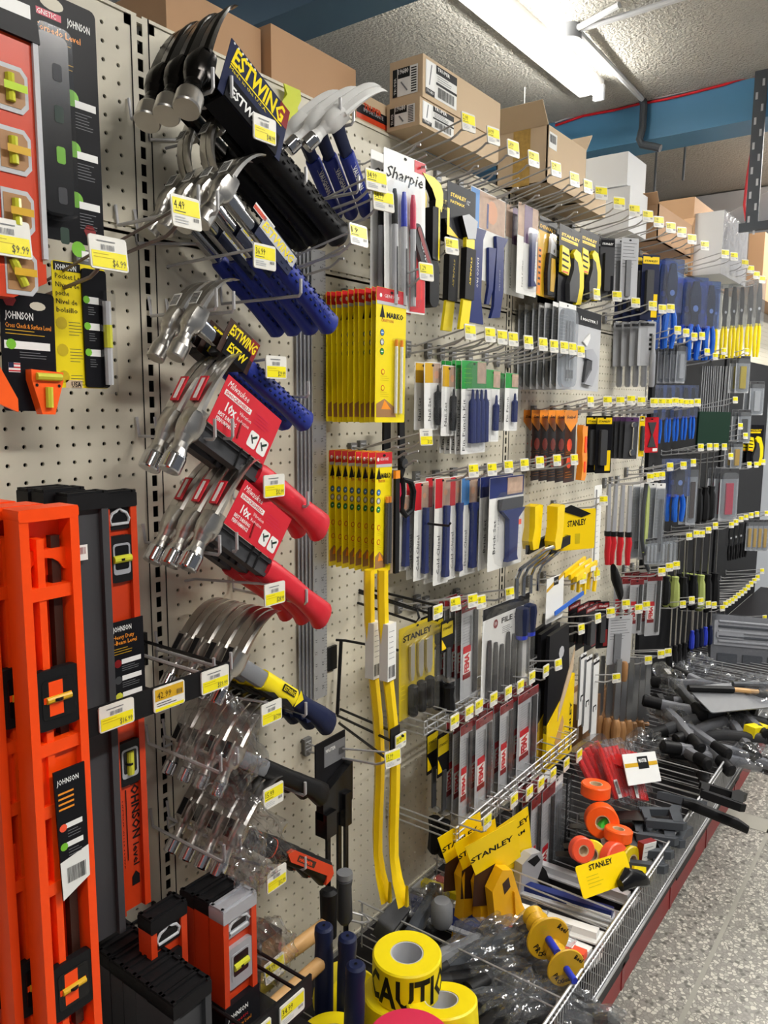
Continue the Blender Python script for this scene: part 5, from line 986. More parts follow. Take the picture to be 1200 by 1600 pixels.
# demolition tool cards behind: black clamps
P = at(520, 1150, .10); t = thing('bar_clamp', 'black carded bar clamp hanging under the navy grip', 'clamp', P); m = MB(); m.prism([(-.055, .0), (.035, .002), (.036, -.10), (-.055, -.10)], -.003, 0, 'cardblk'); m.rect(-.03, -.055, .034, -.012, -.0034, 'grey'); m.text('MASTER', -.026, -.026, .007, 'white', -.0037, w=.03, bold=.02); m.bars(.014, -.044, .032, -.03, -.0037, 'dgrey'); m.obj('card', t)
m = MB(); m.prism([(-.055, -.10), (.036, -.06), (.036, -.14), (.02, -.15), (-.055, -.15)], -.022, -.004, 'blkgloss'); m.box((-.04, -.016, -.16), (.03, .03, .05), 'blkgloss'); m.box((.012, -.016, -.15), (.02, .03, .07), 'blkgloss'); m.obj('jaw', t)
m = MB()
for x, L in ((-.030, .32), (.004, .22), (.026, .34)): m.box((x, -.012, -.12-L/2), (.010, .006, L), 'blkgloss')
m.obj('rail', t)
m = MB(); m.lathe([(.010, 0), (.016, -.006), (.014, -.02), (.016, -.09), (.010, -.10), (0, -.10)], 'dgrey', (-.012, -.04, -.28), n=12); m.lathe([(.016, 0), (.016, -.012)], 'grey', (-.012, -.04, -.27), n=12); m.lathe([(.010, 0), (.018, -.006), (.016, -.1), (0, -.1)], 'blk', (-.050, -.03, -.29), n=12); m.obj('grip', t)
# hooks with tags
for i, (x, y, p) in enumerate(((730, 192, '2.99'), (769, 213, '10.99'), (800, 233, '24.99'), (832, 249, '17.99'), (867, 265, '12.99'), (896, 281, '6.99'), (917, 292, '4.99'), (938, 302, '14.99'), (966, 318, '9.99'), (990, 329, '8.99'), (1011, 338, '7.99'), (1028, 347, '5.99'), (1047, 356, '6.49'), (1064, 363, '8.49'), (1080, 374, '3.99'), (1100, 384, '5.49'), (1132, 397, '7.49'), (1146, 401, '9.49'), (1163, 412, '2.49'), (1172, 421, '3.49'), (1181, 430, '4.49'), (1190, 437, '6.99'))):
    hook(x, y, .20, p, 'top row hook with yellow price tag, %s from its left end' % ORD[i], group='top row of tagged hooks', tw=.040, th=.036)
for i, (x, y) in enumerate(((660, 215), (668, 250), (750, 250), (780, 262), (812, 285), (845, 297), (880, 312), (905, 324))): hook(x, y, .17, None, 'bare hook under the top tag row, %s from the left' % ORD[i], group='bare hooks under the top tag row')
for i, (x, y, p) in enumerate(((733, 519, '1.99'), (764, 523, '1.99'), (783, 527, '1.99'), (800, 530, '1.99'), (824, 535, '2.49'), (847, 538, '1.69'), (864, 541, '1.89'), (880, 543, '1.79'), (893, 545, '1.59'), (906, 549, '1.49'))):
    hook(x, y, .17, p, 'hook of the second tag row, %s from its left end' % ORD[i], group='second row of tagged hooks', tw=.036, th=.034)
for i, (x, y) in enumerate(((738, 735), (767, 733), (793, 729), (818, 726), (842, 722), (869, 719), (896, 718))):
    hook(x, y, .16, ['3.49', '3.49', '2.99', '4.99', '3.99', '2.29', '1.99'][i], 'hook of the tag row above the chisels, %s from the left' % ORD[i], group='tagged hooks above the chisels', tw=.034, th=.032)
for i, (x, y) in enumerate(((931, 460), (963, 463), (992, 473), (1019, 478), (1034, 483), (1047, 482))): hook(x, y, .17, '%d.99' % (3+i), 'hook under the knife cards, %s from the left' % ORD[i], group='tagged hooks under the knife cards', tw=.034, th=.032)
for i, (x, y) in enumerate(((921, 627), (948, 627), (968, 627), (985, 625), (1001, 627), (1021, 629), (1033, 629), (1044, 629), (1054, 628), (1062, 629), (1070, 630), (1078, 630), (1089, 629))): hook(x, y, .18, '%d.49' % (1+i % 7), 'hook of the long tag row at mid height, %s from the left' % ORD[i], group='long tag row at mid height', tw=.032, th=.032)
for i, (x, y) in enumerate(((1058, 516), (1071, 520), (1084, 526), (1096, 525))): hook(x, y, .17, '%d.99' % (9+i), 'hook below the first blue pliers, %s from the left' % ORD[i], group='hooks below the blue pliers', tw=.030, th=.032)
for i, (x, y) in enumerate(((1104, 550), (1117, 557), (1130, 549), (1166, 549))): hook(x, y, .17, '%d.99' % (6+i), 'hook below the yellow pliers, %s from the left' % ORD[i], group='hooks below the yellow pliers', tw=.028, th=.030)
hook(664, 425, .20, '1.29', 'peg hook with 1.29 tag above the tall yellow packs', tw=.038, th=.034); hook(704, 385, .17, '$1.99', 'peg hook with tag hanging before the bare pegboard, above the pry bars', tw=.040, th=.034)
hook(664, 683, .17, '$1.29', 'peg hook with white topped tag below the tall yellow packs', 'w', tw=.036, th=.034)
for i, (x, y) in enumerate(((625, 690), (655, 712), (640, 700))): hook(x, y, .13, None, 'bare hook among the pencil packs, %s of three' % ORD[i], group='bare hooks at the pencil packs')
# ================================================================ cartons on top of the shelving
def carton(label, pxl, pxr, ytop, off, depth, zb=None, k='box', open_=False, ybot=None, marks=None, name='carton', cat='carton', rz=0, H=None, gap=0):
    A = at(pxl, ytop, off); B = at(pxr, ytop, off); w = B.x-A.x; z1 = A.z; z0 = zb if zb is not None else at(pxl, ybot, off).z
    if H: z0 = z1-H
    t = thing(name, label, cat, (A.x+w/2, -off+depth/2, z0), (0, 0, rz)); h = z1-z0; m = MB()
    if not open_: m.box((0, 0, h/2), (w, depth, h), k)
    else:
        tk = .004
        for s in (-1, 1): m.box((0, s*(depth-tk)/2, h/2), (w, tk, h), k); m.box((s*(w-tk)/2, 0, h/2), (tk, depth, h), k)
        m.box((0, 0, .002), (w, depth, .004), k)
    m.obj('box_body', t)
    f = MB()
    if open_:
        fl = min(w, depth)*.42
        for (c, d, a, ax) in (((-w/2, 0, h), (fl, depth, .003), -58, 'Y'), ((w/2, 0, h), (fl, depth, .003), 50, 'Y')):
            Rm = Matrix.Rotation(R(a) if c[0] > 0 else R(-a), 3, 'Y'); s = 1 if c[0] > 0 else -1
            Rm = Matrix.Rotation(-s*R(52), 3, 'Y'); v = Rm @ Vector((s*fl/2, 0, 0)); f.box(Vector(c)+v, d, k, Rm)
        Rm = Matrix.Rotation(R(-35), 3, 'X'); v = Rm @ Vector((0, fl/2, 0)); f.box(Vector((0, depth/2, h))+v, (w, fl, .003), k, Rm); f.obj('flap', t)
    else:
        f.rect(-w/2+.001, h/2, w/2-.001, h/2+.0001, -depth/2-.0003, k); f.box((0, 0, h+.0004), (w*.995, .05, .0006), 'boxl' if k != 'boxw' else 'boxw'); f.obj('tape', t)
    if marks: m = MB(); marks(m, w, depth, h); m.obj('printing', t)
    return t
carton('plain brown carton at the far top left behind the pegboard', 258, 406, -34, -.05, .26, ZT, 'box')
carton('plain brown carton behind the pegboard, second from the left', 423, 556, 36, -.03, .24, ZT, 'box')
def trp(m, w, d, h):
    y = -d/2-.0006; m.rect(-w*.49, h*.30, w*.49, h*.62, y, 'cardblk'); m.rect(-w*.49, h*.12, w*.49, h*.30, y, 'dorange'); m.text('TRUPER', -w*.3, h*.50, .012, 'dorange', y-.0004, w=w*.5, bold=.03); m.text('IMPORTANTE', -w*.3, h*.41, .008, 'lgrey', y-.0004, w=w*.55)
carton('brown carton with black and orange printed band, beside the labelled pair', 556, 612, 140, -.005, .12, ZT, 'boxl', marks=trp)
def lab(m, w, d, h):
    y = -d/2-.0006; x0 = -w/2+.010; m.rect(x0, h*.12, x0+.125, h*.92, y, 'paper'); m.rect(x0, h*.12, x0+.035, h*.26, y-.0003, 'blk'); m.rect(x0+.040, h*.72, x0+.125, h*.92, y-.0003, 'blk'); m.text('TRUPER', x0+.045, h*.80, .007, 'white', y-.0006, w=.05, bold=.02); m.text('19680', x0+.004, h*.16, .007, 'white', y-.0006, w=.026); m.rect(x0+.002, h*.28, x0+.033, h*.9, y-.0004, 'white')
    m.box((x0+.018, y-.0006, h*.6), (.003, .0004, h*.5), 'grey', Matrix.Rotation(.2, 3, 'Y')); m.rect(x0+.040, h*.46, x0+.125, h*.52, y-.0005, 'blk'); m.lines(x0+.045, h*.54, x0+.11, h*.70, y-.0005, 'grey', 3, .0012); m.bars(x0+.048, h*.18, x0+.115, h*.42, y-.0005, 'blk', 20)
    # end label facing the camera side (left end)
    X = -w/2-.0006; T = Matrix.Translation(Vector((X, 0, 0))) @ Matrix.Rotation(R(-90), 4, 'Z'); m.T = T
    m.rect(-d*.40, h*.14, d*.36, h*.80, -.0002, 'white'); m.rect(-d*.40, h*.14, -d*.26, h*.80, -.0004, 'blk'); m.rect(-d*.24, h*.56, d*.12, h*.80, -.0004, 'blk'); m.text('19680', -d*.22, h*.66, .010, 'white', -.0007, w=d*.3, bold=.02); m.text('TRUPER', -d*.29, h*.2, .006, 'white', -.0007, ang=90, w=h*.4)
    for i in range(10): m.rect(d*.16, h*(.18+.06*i), d*.32, h*(.21+.06*i), -.0005, 'blk')
    m.box((-d*.05, -.0006, h*.36), (.003, .0004, h*.3), 'grey', Matrix.Rotation(-.7, 3, 'Y')); m.T = Matrix.Identity(4)
A = at(655, 150, .085); zm = ZT+.087
carton('lower of two brown cartons labelled 19680', 656, 781, 150, .085, .085, ZT+.002, 'boxl', marks=lab)
carton('upper of two brown cartons labelled 19680', 661, 784, 83, .088, .085, at(655, 150, .085).z+.001, 'boxl', marks=lab)
def tapem(m, w, d, h):
    m.T = Matrix.Translation(Vector((-w/2-.0006, 0, 0))) @ Matrix.Rotation(R(-90), 4, 'Z'); m.rect(-.025, 0, .025, h, -.0003, 'goldtape'); m.T = Matrix.Identity(4)
    m.rect(-w/2+.006, h*.62, -w/2+.055, h*.90, -d/2-.0006, 'paper'); m.bars(-w/2+.01, h*.72, -w/2+.05, h*.86, -d/2-.001, 'blk', 14)
mat('goldtape', (186, 150, 78), .35, 0, noise=.4, scale=120)
carton('brown carton with glittery gold tape and open flap', 857, 918, 194, .12, .15, ZT+.002, 'boxl', open_=True, marks=tapem)
carton('low brown carton lying in front of the open one with gold tape', 900, 948, 285, .10, .10, ZT+.002, 'boxl')
carton('small white carton, upper of two at the ceiling pipe', 982, 1011, 236, .08, .16, None, 'boxw', ybot=290)
carton('white carton below the small one', 985, 1013, 290, .10, .2, ZT+.002, 'boxw')
carton('open brown carton with dark mouth, in front of the larger one', 1030, 1084, 318, .13, .105, ZT+.002, 'box', open_=True)
carton('large brown carton with torn corner behind the open one', 1086, 1140, 307, .02, .22, ZT+.002, 'box')
def film_on(m, w, d, h): m.prism(rrect(w*1.03, h*1.02, .01, 2, 0, h/2), -d/2-.004, -d/2-.001, 'film')
carton('white carton partly wrapped in clear film at the right', 1132, 1172, 328, .14, .24, ZT+.002, 'boxw', marks=film_on)
carton('brown carton cut by the right edge of the photo', 1196, 1260, 362, .12, .3, ZT+.002, 'box')
m = MB(); m.loft([[Vector((x+.012*math.sin(i*2.1)*s, y, -i*.016)) for x, y, s in ((-.022+.006*math.sin(i*1.7), -.004, .3), (.020-.003*i*.6, -.006, .4), (.018-.003*i*.6, -.002, .4), (-.020, -.001, .3))] for i in range(7)], 'limey')
o = m.obj('lime_tag'); o.location = at(454, 137, .012); tag(o, 'crumpled lime green paper tag on the pegboard left of the pale hammer heads', 'paper tag')
# ================================================================ wire racks, right-hand rows
def railhook(px, py, off, price, label, group, back=.07):
    P = at(px, py, off); t = thing('rail_hook', label, 'hook', (P.x, P.y, P.z), group=group); k = ('rail', back)
    if k not in HK:
        m = MB(); m.tube([(0, back, -.012), (0, .004, -.004)], .0018, 'wire', 6); p = MB(); p.tube([(0, back, -.032), (0, .012, -.030), (0, .0, -.022)], .0022, 'wire', 6); HK[k] = (m.mesh('tag_arm'), p.mesh('prong'))
    child(t, 'tag_arm', HK[k][0]); child(t, 'prong', HK[k][1]); child(t, 'price_tag', tag_mesh(price, 'y', .036, .034), (0, -.002, .017)); return t
def wrack(label, A0, A1, offs, n, end0, end1):
    """A0/A1: pixels of the front rail's ends"""
    P = at(*A0, offs); Q = at(*A1, offs); z = (P.z+Q.z)/2; x0, x1 = P.x, Q.x; t = thing('wire_rack', label, 'rack', (x0, 0, z)); m = MB(); w = x1-x0
    for dz in (0, -.016, -.032): m.tube([(0, -.004, dz), (0, -offs, dz), (w, -offs, dz), (w, -.004, dz)], .0024, 'zinc', 6)
    m.tube([(0, -offs+.05, 0), (w, -offs+.05, 0)], .0022, 'zinc', 6)
    for i in range(n+1): x = w*i/n; m.tube([(x, -offs+.05, .001), (x, -offs, .001), (x, -offs, -.034)], .0018, 'zinc', 5); m.tube([(x+.01, -offs-.001, -.034), (x+.01, -offs-.001, .001)], .0018, 'zinc', 5)
    m.obj('wire_frame', t); return t
wrack('upper chrome wire rack hung with file packs', (663, 1122), (852, 1024), .12, 14, 0, 0)
wrack('lower chrome wire rack hung with yellow rasp cards', (713, 1278), (900, 1152), .20, 14, 0, 0)
for i, (x, y) in enumerate(((709, 1127), (732, 1113), (747, 1103), (770, 1092), (793, 1082), (812, 1072), (830, 1058), (852, 1048))): railhook(x, y, .19, '%d.99' % ((4, 12, 13, 7, 5, 6, 4, 6)[i]), 'tagged hook on the upper wire rack, %s from the left' % ORD[i], 'hooks on the upper wire rack')
for i, (x, y) in enumerate(((760, 1283), (802, 1250), (826, 1238), (844, 1225), (863, 1210), (884, 1194), (904, 1180))): railhook(x, y, .27, '%d.99' % ((6, 8, 4, 4, 8, 9, 9)[i]), 'tagged hook on the lower wire rack, %s from the left' % ORD[i], 'hooks on the lower wire rack')
for i, (x, y) in enumerate(((683, 909), (710, 943), (737, 938), (750, 940), (795, 927))):
    if i > 0: hook(x, y, .16, '%d.49' % (5+i), 'hook above the chisel and file packs, %s from the left' % ORD[i-1], group='hooks above the file packs', tw=.034, th=.032)
pk('chiselset', 'chisel_set', 'three wood chisels on a yellow brand card', 'chisel set', 652, 58, 972, 1112, .10)
pk('chiselhang', 'wood_chisel', 'black handled chisel on small black and yellow card, above the upper rack', 'chisel', 699, 20, 968, 1110, .11, 3, .028)
pk('filepack', 'file_pack', 'red topped file pack with red printing above the rack', 'file pack', 735, 28, 938, 1090, .12, 5, .016)
pk('fileset', 'file_set', 'ten piece file set card with two navy handles', 'file set', 793, 76, 938, 1078, .13)
pk('chiselhang', 'wood_chisel', 'black handled chisel under the rack, left of two', 'chisel', 676, 20, 1140, 1330, .12)
pk('chiselhang', 'wood_chisel', 'black handled chisel under the rack, right of two', 'chisel', 693, 20, 1144, 1334, .14)
pk('filepack', 'file_pack', 'long file pack under the upper rack, first hook', 'file pack', 729, 20, 1130, 1278, .175, 3, .02)
pk('filepack', 'file_pack', 'long file pack under the upper rack, second hook', 'file pack', 757, 28, 1118, 1256, .18, 4, .018)
pk('filepack', 'file_pack', 'long file pack under the upper rack, third hook', 'file pack', 792, 22, 1098, 1232, .18, 4, .018)
pk('filepack', 'file_pack', 'long file pack under the upper rack, fourth hook', 'file pack', 826, 34, 1078, 1204, .18, 5, .018)
pk('filepack', 'file_pack', 'long grey file pack under the lower rack, first hook', 'file pack', 858, 22, 1228, 1402, .25, 4, .024)
pk('filepack', 'file_pack', 'long grey file pack under the lower rack, second hook', 'file pack', 838, 16, 1244, 1400, .25, 3, .026)
T, m, H = card('blade_sleeve', 'tall black sleeve lettered MULTI-PURPOSE', 'blade pack', 890, 1212, 1412, .25, .036, 'cardblk'); m.text('MULTI-PURPOSE', .004, -H*.45, .014, 'lgrey', -.0012, ang=90, w=H*.4, bold=.02); m.box((0, -.006, -H*.75), (.03, .012, H*.5), 'blkgloss'); m.prism(rrect(.044, H, .004, 2, .004, -H/2), -.004, -.002, 'clear'); m.obj('sleeve', T)
pk('blades', 'blade_pack', 'long grey saw blade pack right of the upper rack packs', 'blade pack', 871, 20, 1215, 1400, .24, 3, .02)
pk('surform', 'surform_plane', 'yellow rasp on yellow card, leftmost by the pegboard', 'rasp', 724, 62, 1280, 1462, .20, yaw=-R(14))
pk('surform', 'surform_plane', 'yellow rasp on yellow card, between the outer ones', 'rasp', 748, 56, 1290, 1478, .235, yaw=-R(18))
pk('surform', 'surform_plane', 'yellow rasp on yellow card, frontmost with long handle', 'rasp', 775, 66, 1292, 1492, .275, yaw=-R(20))
pk('surformbig', 'surform_rasp', 'grey metal surform rasp on tall yellow card', 'rasp', 815, 70, 1264, 1410, .25, yaw=-R(16))
# saws and yellow frames of the third bay
def minisaw(px, label, off):
    P = at(px, 788, off); H = (P-at(px, 856, off)).length; t = thing('mitre_saw', label, 'saw', P); m = MB(); m.prism([(-.02, -.004), (.012, 0), (.030, -.004), (.024, -H*.45), (.020, -H*.8), (.010, -H), (-.022, -H), (-.030, -H*.8), (-.018, -H*.5)], -.016, .016, 'stan'); m.obj('handle', t)
    m = MB(); m.prism([(-.03, -H*.9), (.10, -H*.8), (.10, -H*1.0), (-.03, -H*1.1)], -.006, .004, 'blk'); m.obj('guard', t); return t
minisaw(833, 'yellow handled saw, left of the pair beside the yellow card', .13); minisaw(868, 'yellow handled saw, right of the pair beside the yellow card', .16)
T, m, H = card('saw_card', 'broad yellow card behind the yellow saw handles', 'saw card', 900, 796, 858, .15, .150, 'stan', rotz=-R(28)); m.text('STANLEY', -.03, -H*.42, .018, 'blk', -.0010, w=.07, bold=.03, ang=4); m.prism([(-.06, -H*.0), (-.02, -H*-.12), (.055, -H*.12), (.02, -H*.2)], -.003, -.001, 'blk'); m.rect(-.04, -H*.85, -.028, -H*.6, -.0010, 'dyellow'); m.rect(-.0, -H*.85, .018, -H*.6, -.0010, 'dyellow'); m.obj('card', T)
T, m, H = card('frame_card', 'white card with a hacksaw blade frame beside the red handles', 'saw card', 935, 758, 878, .14, .062, 'paper'); m.lines(-.02, -H*.9, .02, -H*.2, -.0009, 'lgrey', 10, .002); m.box((-.018, -.003, -H*.5), (.004, .003, H*.9), 'silverp'); m.obj('card', T)
for i, px in enumerate((952, 963, 974, 985)): pk('redhandle', 'drywall_saw', 'red handled saw, %s of the four' % ORD[i], 'saw', px, 13, 756+i, 879, .13)
m = MB(); m.tube([(0, 0, 0), (-.02, 0, -.08), (-.02, 0, -.2), (.03, 0, -.30), (.08, 0, -.34)], .008, 'pipe', 8); m.prism([(.01, .0), (.035, -.02), (.04, -.15), (.03, -.24), (.0, -.26)], -.004, .002, 'sage')
o = m.obj('bow_saw'); o.location = at(1010, 756, .13); tag(o, 'grey bow saw with sage green edge right of the red handles', 'saw')
pk('blades', 'blade_pack', 'tall dark blade pack right of the bow saw', 'blade pack', 1033, 14, 755, 872, .14, 4, .03)
pk('pliers', 'pliers', 'blue handled pliers with dark bag, alone below the tag rows', 'pliers', 1063, 24, 722, 812, .15, 2, .03, a=('bblue', 'bluefilm'))
pk('clearpack', 'clear_pack', 'clear pack with brown tool right of the lone blue pliers', 'tool pack', 1084, 14, 726, 816, .15, 2, .03, a=('brown',))
for i, px in enumerate((1096, 1106, 1116)): pk('screwdriver', 'black_handled_file', 'black handled tool in clear sleeve, %s of three' % ORD[i], 'tool', px, 14, 700, 812-i*3, .13, a=('blk',))
pk('clearpack', 'clear_pack', 'clear pack with red piece inside at the right', 'tool pack', 1141, 26, 732, 808, .14, 3, .03, a=('pinkred',))
for i, px in enumerate((1102, 1112, 1122, 1131, 1140)): pk('fork', 'rod_pack', 'thin rods in dark green holder, %s of five' % ORD[i], 'rod pack', px, 11, 572, 696, .13)
pk('clearpack', 'clear_pack', 'small yellow and purple pack below the yellow pliers', 'tool pack', 1162, 20, 556, 612, .14, 2, .03, a=('dyellow',))
pk('clearpack', 'clear_pack', 'bag shaped clear pack at the right edge', 'tool pack', 1184, 20, 596, 646, .15, 2, .03)
pk('clearpack', 'clear_pack', 'black and gold pack below the rods', 'tool pack', 1152, 16, 690, 730, .14, 2, .03, a=('gold',))
pk('knife', 'yellow_level', 'slim yellow and black tool card at the far right', 'tool card', 1182, 22, 664, 724, .14, 2, .03)
pk('clearpack', 'clear_pack', 'black topped pack hanging above the diagonal tag row', 'tool pack', 1164, 18, 640, 690, .13, 2, .03, a=('cardblk',))
for i, (px, y0, y1, hk) in enumerate(((1045, 850, 940, 'blk'), (1058, 846, 944, 'sage'), (1071, 844, 946, 'blk'), (1088, 838, 945, 'blk'), (1099, 835, 946, 'sage'), (1110, 830, 947, 'blk'), (1122, 828, 945, 'blk'))): pk('screwdriver', 'screwdriver', 'screwdriver with %s handle, %s in the clear packed row' % ('black' if hk == 'blk' else 'sage green', ORD[i]), 'screwdriver', px, 15, y0, y1, .15, 3, .035, a=(hk,))
for i in range(8): pk('clearpack', 'bit_pack', 'small clear bit pack left of the screwdrivers, %s from the left' % ORD[i], 'bit pack', 1012+i*6, 7, 842-i, 880, .14)
for i, (px) in enumerate((1142, 1150, 1158, 1166)): pk('pliers', 'pliers', 'black handled small pliers under the diagonal tags, %s of four' % ORD[i], 'pliers', px, 9, 822-i*2, 872-i*2, .13, a=('blk', 'clear'))
for i, px in enumerate((1172, 1180, 1188, 1196)): pk('clearpack', 'gold_pack', 'gold case in clear pack at the right edge, %s of four' % ORD[i], 'tool pack', px, 9, 812, 856, .15, a=('gold',))
for i, (x, y) in enumerate(((1094, 699), (1108, 698), (1118, 698), (1131, 698), (1141, 713), (1046, 729), (1067, 727), (1082, 723), (1015, 746), (1024, 744), (1033, 743), (942, 782), (1170, 726), (1181, 726), (1192, 722), (1164, 681), (1156, 666), (1148, 625))):
    hook(x, y, .17, '%d.99' % (2+i % 9), 'small tagged hook in the right bays, number %s counted downwards' % ORD[i], group='scattered tagged hooks in the right bays', tw=.030, th=.032)
for i, (x, y) in enumerate(((1076, 838), (1087, 834), (1096, 834), (1106, 828), (1117, 821), (1142, 820), (1149, 816), (1157, 811), (1165, 808), (1173, 805), (1182, 803), (1197, 802))): hook(x, y, .20, '%d.49' % (2+i % 7), 'hook of the rising tag row above the screwdrivers, %s from the left' % ORD[i], group='rising tag row above the screwdrivers', tw=.030, th=.030)
for i, (x, y) in enumerate(((909, 904), (931, 898), (1033, 893), (1045, 886), (1056, 883))): hook(x, y, .18, '%d.99' % (8+i), 'hook beside the yellow hacksaws, %s from the left' % ORD[i], group='hooks beside the yellow hacksaws', tw=.034, th=.034)
for i, (x, y) in enumerate(((907, 983), (933, 966), (953, 957), (977, 944), (997, 951), (1009, 946))): hook(x, y, .18, '%d.49' % (6+i), 'hook below the hacksaws, %s from the left' % ORD[i], group='hooks below the hacksaws', tw=.032, th=.034)
for i, (x, y) in enumerate(((1066, 944), (1080, 937), (1094, 939), (1106, 944), (1115, 945), (1128, 950), (1133, 944), (1138, 941), (1143, 938), (1148, 934), (1153, 930), (1158, 926), (1163, 922), (1168, 917), (1173, 912), (1178, 907), (1183, 902), (1190, 892))): hook(x, y, .20, '%d.99' % (1+i % 5), 'hook of the steep tag row above the grey case, %s from the left' % ORD[i], group='steep tag row above the grey case', tw=.030, th=.030)
for i, (x, y) in enumerate(((871, 1038), (962, 1059), (1012, 1031), (1032, 1022), (1043, 1019), (1194, 965))): hook(x, y, .20, '%d.29' % (3+i), 'hook near the wooden handled files, %s from the left' % ORD[i], group='hooks near the wooden files', tw=.032, th=.032)
# hacksaws
for i in range(4):
    m = MB(); w = .16; m.tube([(0, 0, -.07), (0, 0, -.02), (.02, 0, 0), (w, 0, .03), (w+.05, 0, .03)], .0055, 'chrome', 8); o = m.obj('chrome_hacksaw'); o.location = at(808+i*11, 892-i*2, .19-.03*i); tag(o, 'curved chrome hacksaw frame, %s from the left' % ORD[i], 'hacksaw', 'chrome hacksaw frames')
T, m, H = card('hacksaw_card', 'white hacksaw card with black brand box and gold line', 'hacksaw card', 868, 900, 968, .17, .115, 'paper'); m.flat([(-.057, -H*.22), (.057, -H*-.05), (.057, -H*.05), (-.057, -H*.30)], -.0009, 'gold'); m.rect(-.012, -H*.2, .02, -H*.02, -.0012, 'blk'); m.text('MASTER', -.009, -H*.14, .006, 'white', -.0015, w=.026); m.obj('card', T)
m = MB(); m.box((0, 0, 0), (.20, .003, .012), 'bblue', Matrix.Rotation(R(-6), 3, 'Y')); o = m.obj('blue_strip'); o.location = at(890, 942, .20); tag(o, 'long bright blue strip across the white hacksaw card', 'strip')
for i in range(3):
    P = at(902+i*9, 884+i*3, .14+.02*i); t = thing('mini_hacksaw', 'bright yellow hacksaw with label, %s of three' % ORD[i], 'hacksaw', P); m = MB(); m.box((-.02, 0, 0), (.16, .008, .016), 'stan', Matrix.Rotation(R(-9), 3, 'Y')); m.box((.055, 0, -.04), (.014, .008, .075), 'stan', Matrix.Rotation(R(10), 3, 'Y')); m.box((-.03, 0, -.04), (.012, .008, .06), 'stan'); m.obj('frame', t)
    m = MB(); m.rect(.0, -.006, .04, .008, -.006, 'paper'); m.obj('label', t)
m = MB(); m.ell([(0, 0, 0, .010, .016), (.02, 0, -.03, .015, .03), (.05, 0, -.06, .015, .03), (.08, 0, -.10, .012, .026)], 'blk', 10); o = m.obj('saw_grip'); o.location = at(958, 888, .16); tag(o, 'thick black saw grip right of the yellow hacksaws', 'saw')
pk('filepack', 'blade_pack', 'grey blade pack in the block right of the saw grip, left column', 'blade pack', 996, 20, 905, 986, .15, 3, .03)
pk('filepack', 'blade_pack', 'grey blade pack in the block right of the saw grip, right column', 'blade pack', 1024, 22, 898, 988, .15, 4, .03)
pk('dark', 'carded_cutter', 'black and red carded cutter', 'cutter', 925, 20, 945, 1012, .13, 3, .03, a=('cardblk', 'dred'))
pk('dark', 'carded_cutter', 'black and red carded pliers left of the white card', 'cutter', 943, 18, 940, 1010, .13, 2, .03, a=('cardblk', 'dred'))
pk('greyset', 'white_card', 'broad white card with printed lines', 'tool card', 970, 36, 962, 1034, .15)
pk('sawcard', 'folding_saw_card', 'black saw on tall yellow card', 'saw', 876, 44, 978, 1180, .15, 3, .028)
for i, px in enumerate((912, 921, 932)): pk('strip', 'square_strip', 'steel blade beside tall white strip, %s from the left' % ORD[i], 'square', px, 10, 1020+i*4, 1128+i*10, .13)
carton('brown carton standing low behind the strips', 912, 952, 1104, .10, .1, None, 'boxd', ybot=1175)
for i, px in enumerate((968, 978, 987, 996, 1005, 1014)): pk('filewood', 'wooden_file', 'file with turned wooden handle, %s of six' % ORD[i], 'file', px, 15, 1030, 1165+(i % 2)*3, .16-.004*i, 3, .03)
m = MB(); m.lathe([(.008, 0), (.013, -.01), (.012, -.06), (.009, -.07), (0, -.07)], 'woodd', n=10); o = m.obj('wooden_grip'); o.location = at(976, 1034, .17); tag(o, 'single wooden handle hanging above the file handles', 'handle')
for i in range(5): pk('screwdriver', 'black_grip_tool', 'black gripped tool hanging below the grey blades, %s from the left' % ORD[i], 'tool', 1050+i*8, 10, 950-i, 1056-i*3, .13, a=('blk',))
for i in range(8): pk('screwdriver', 'nut_driver', 'dark driver with blue tip below the steep tag row, %s from the left' % ORD[i], 'screwdriver', 1084+i*7, 8, 952-i*2, 1010-i*2, .15, a=('navy' if i % 3 else 'pblue',))
for i, (x, y, o_) in enumerate(((560, 1270, .0),)): pass
ring('bare_bracket', 'bare steel wire bracket low on the pegboard under the wrecking bars', [at(530, 1420, 0), at(572, 1432, .05), at(578, 1440, .06)], 'wire', .0028, extra=[[at(530, 1434, 0), at(565, 1442, .05), at(576, 1440, .06), at(570, 1452, .05)]])
# ================================================================ wire bin along the base and what lies in it
BX0, BX1, BY, BZ, BT = .45, 4.35, -.528, .260, .372
def atb(px, py, z): return atz(px, py, max(z, .32))
t = thing('wire_bin', 'long chrome wire bin along the shelving base', 'wire bin', (BX0, 0, 0)); m = MB()
for z in (BT, BT-.018, BZ): m.tube([(0, BY, z), (BX1-BX0, BY, z)], .0032 if z == BT else .0022, 'zinc', 6)
n = 300
for i in range(n+1): x = (BX1-BX0)*i/n; m.tube([(x, BY, BZ), (x, BY, BT)], .0013, 'zinc', 4)
for i in range(0, n+1, 3): x = (BX1-BX0)*i/n; m.tube([(x, BY, BZ), (x, -.03, BZ)], .0015, 'zinc', 4)
m.obj('wire_mesh', t)
for x in (1.30, 1.62, 1.97, 2.45, 3.0, 3.6):
    m = MB()
    for z in (BT, .345, .318, .290): m.tube([(x-BX0, BY, z), (x-BX0, -.03, z)], .0022, 'zinc', 5)
    for y in (BY+.01, -.28, -.04): m.tube([(x-BX0, y, BT), (x-BX0, y, BZ)], .0022, 'zinc', 5)
    m.obj('divider', t)
lo = MB(); lo.box(((BX1-BX0)/2, BY-.004, .253), (BX1-BX0, .004, .006), 'zinc'); lo.obj('lip', t)
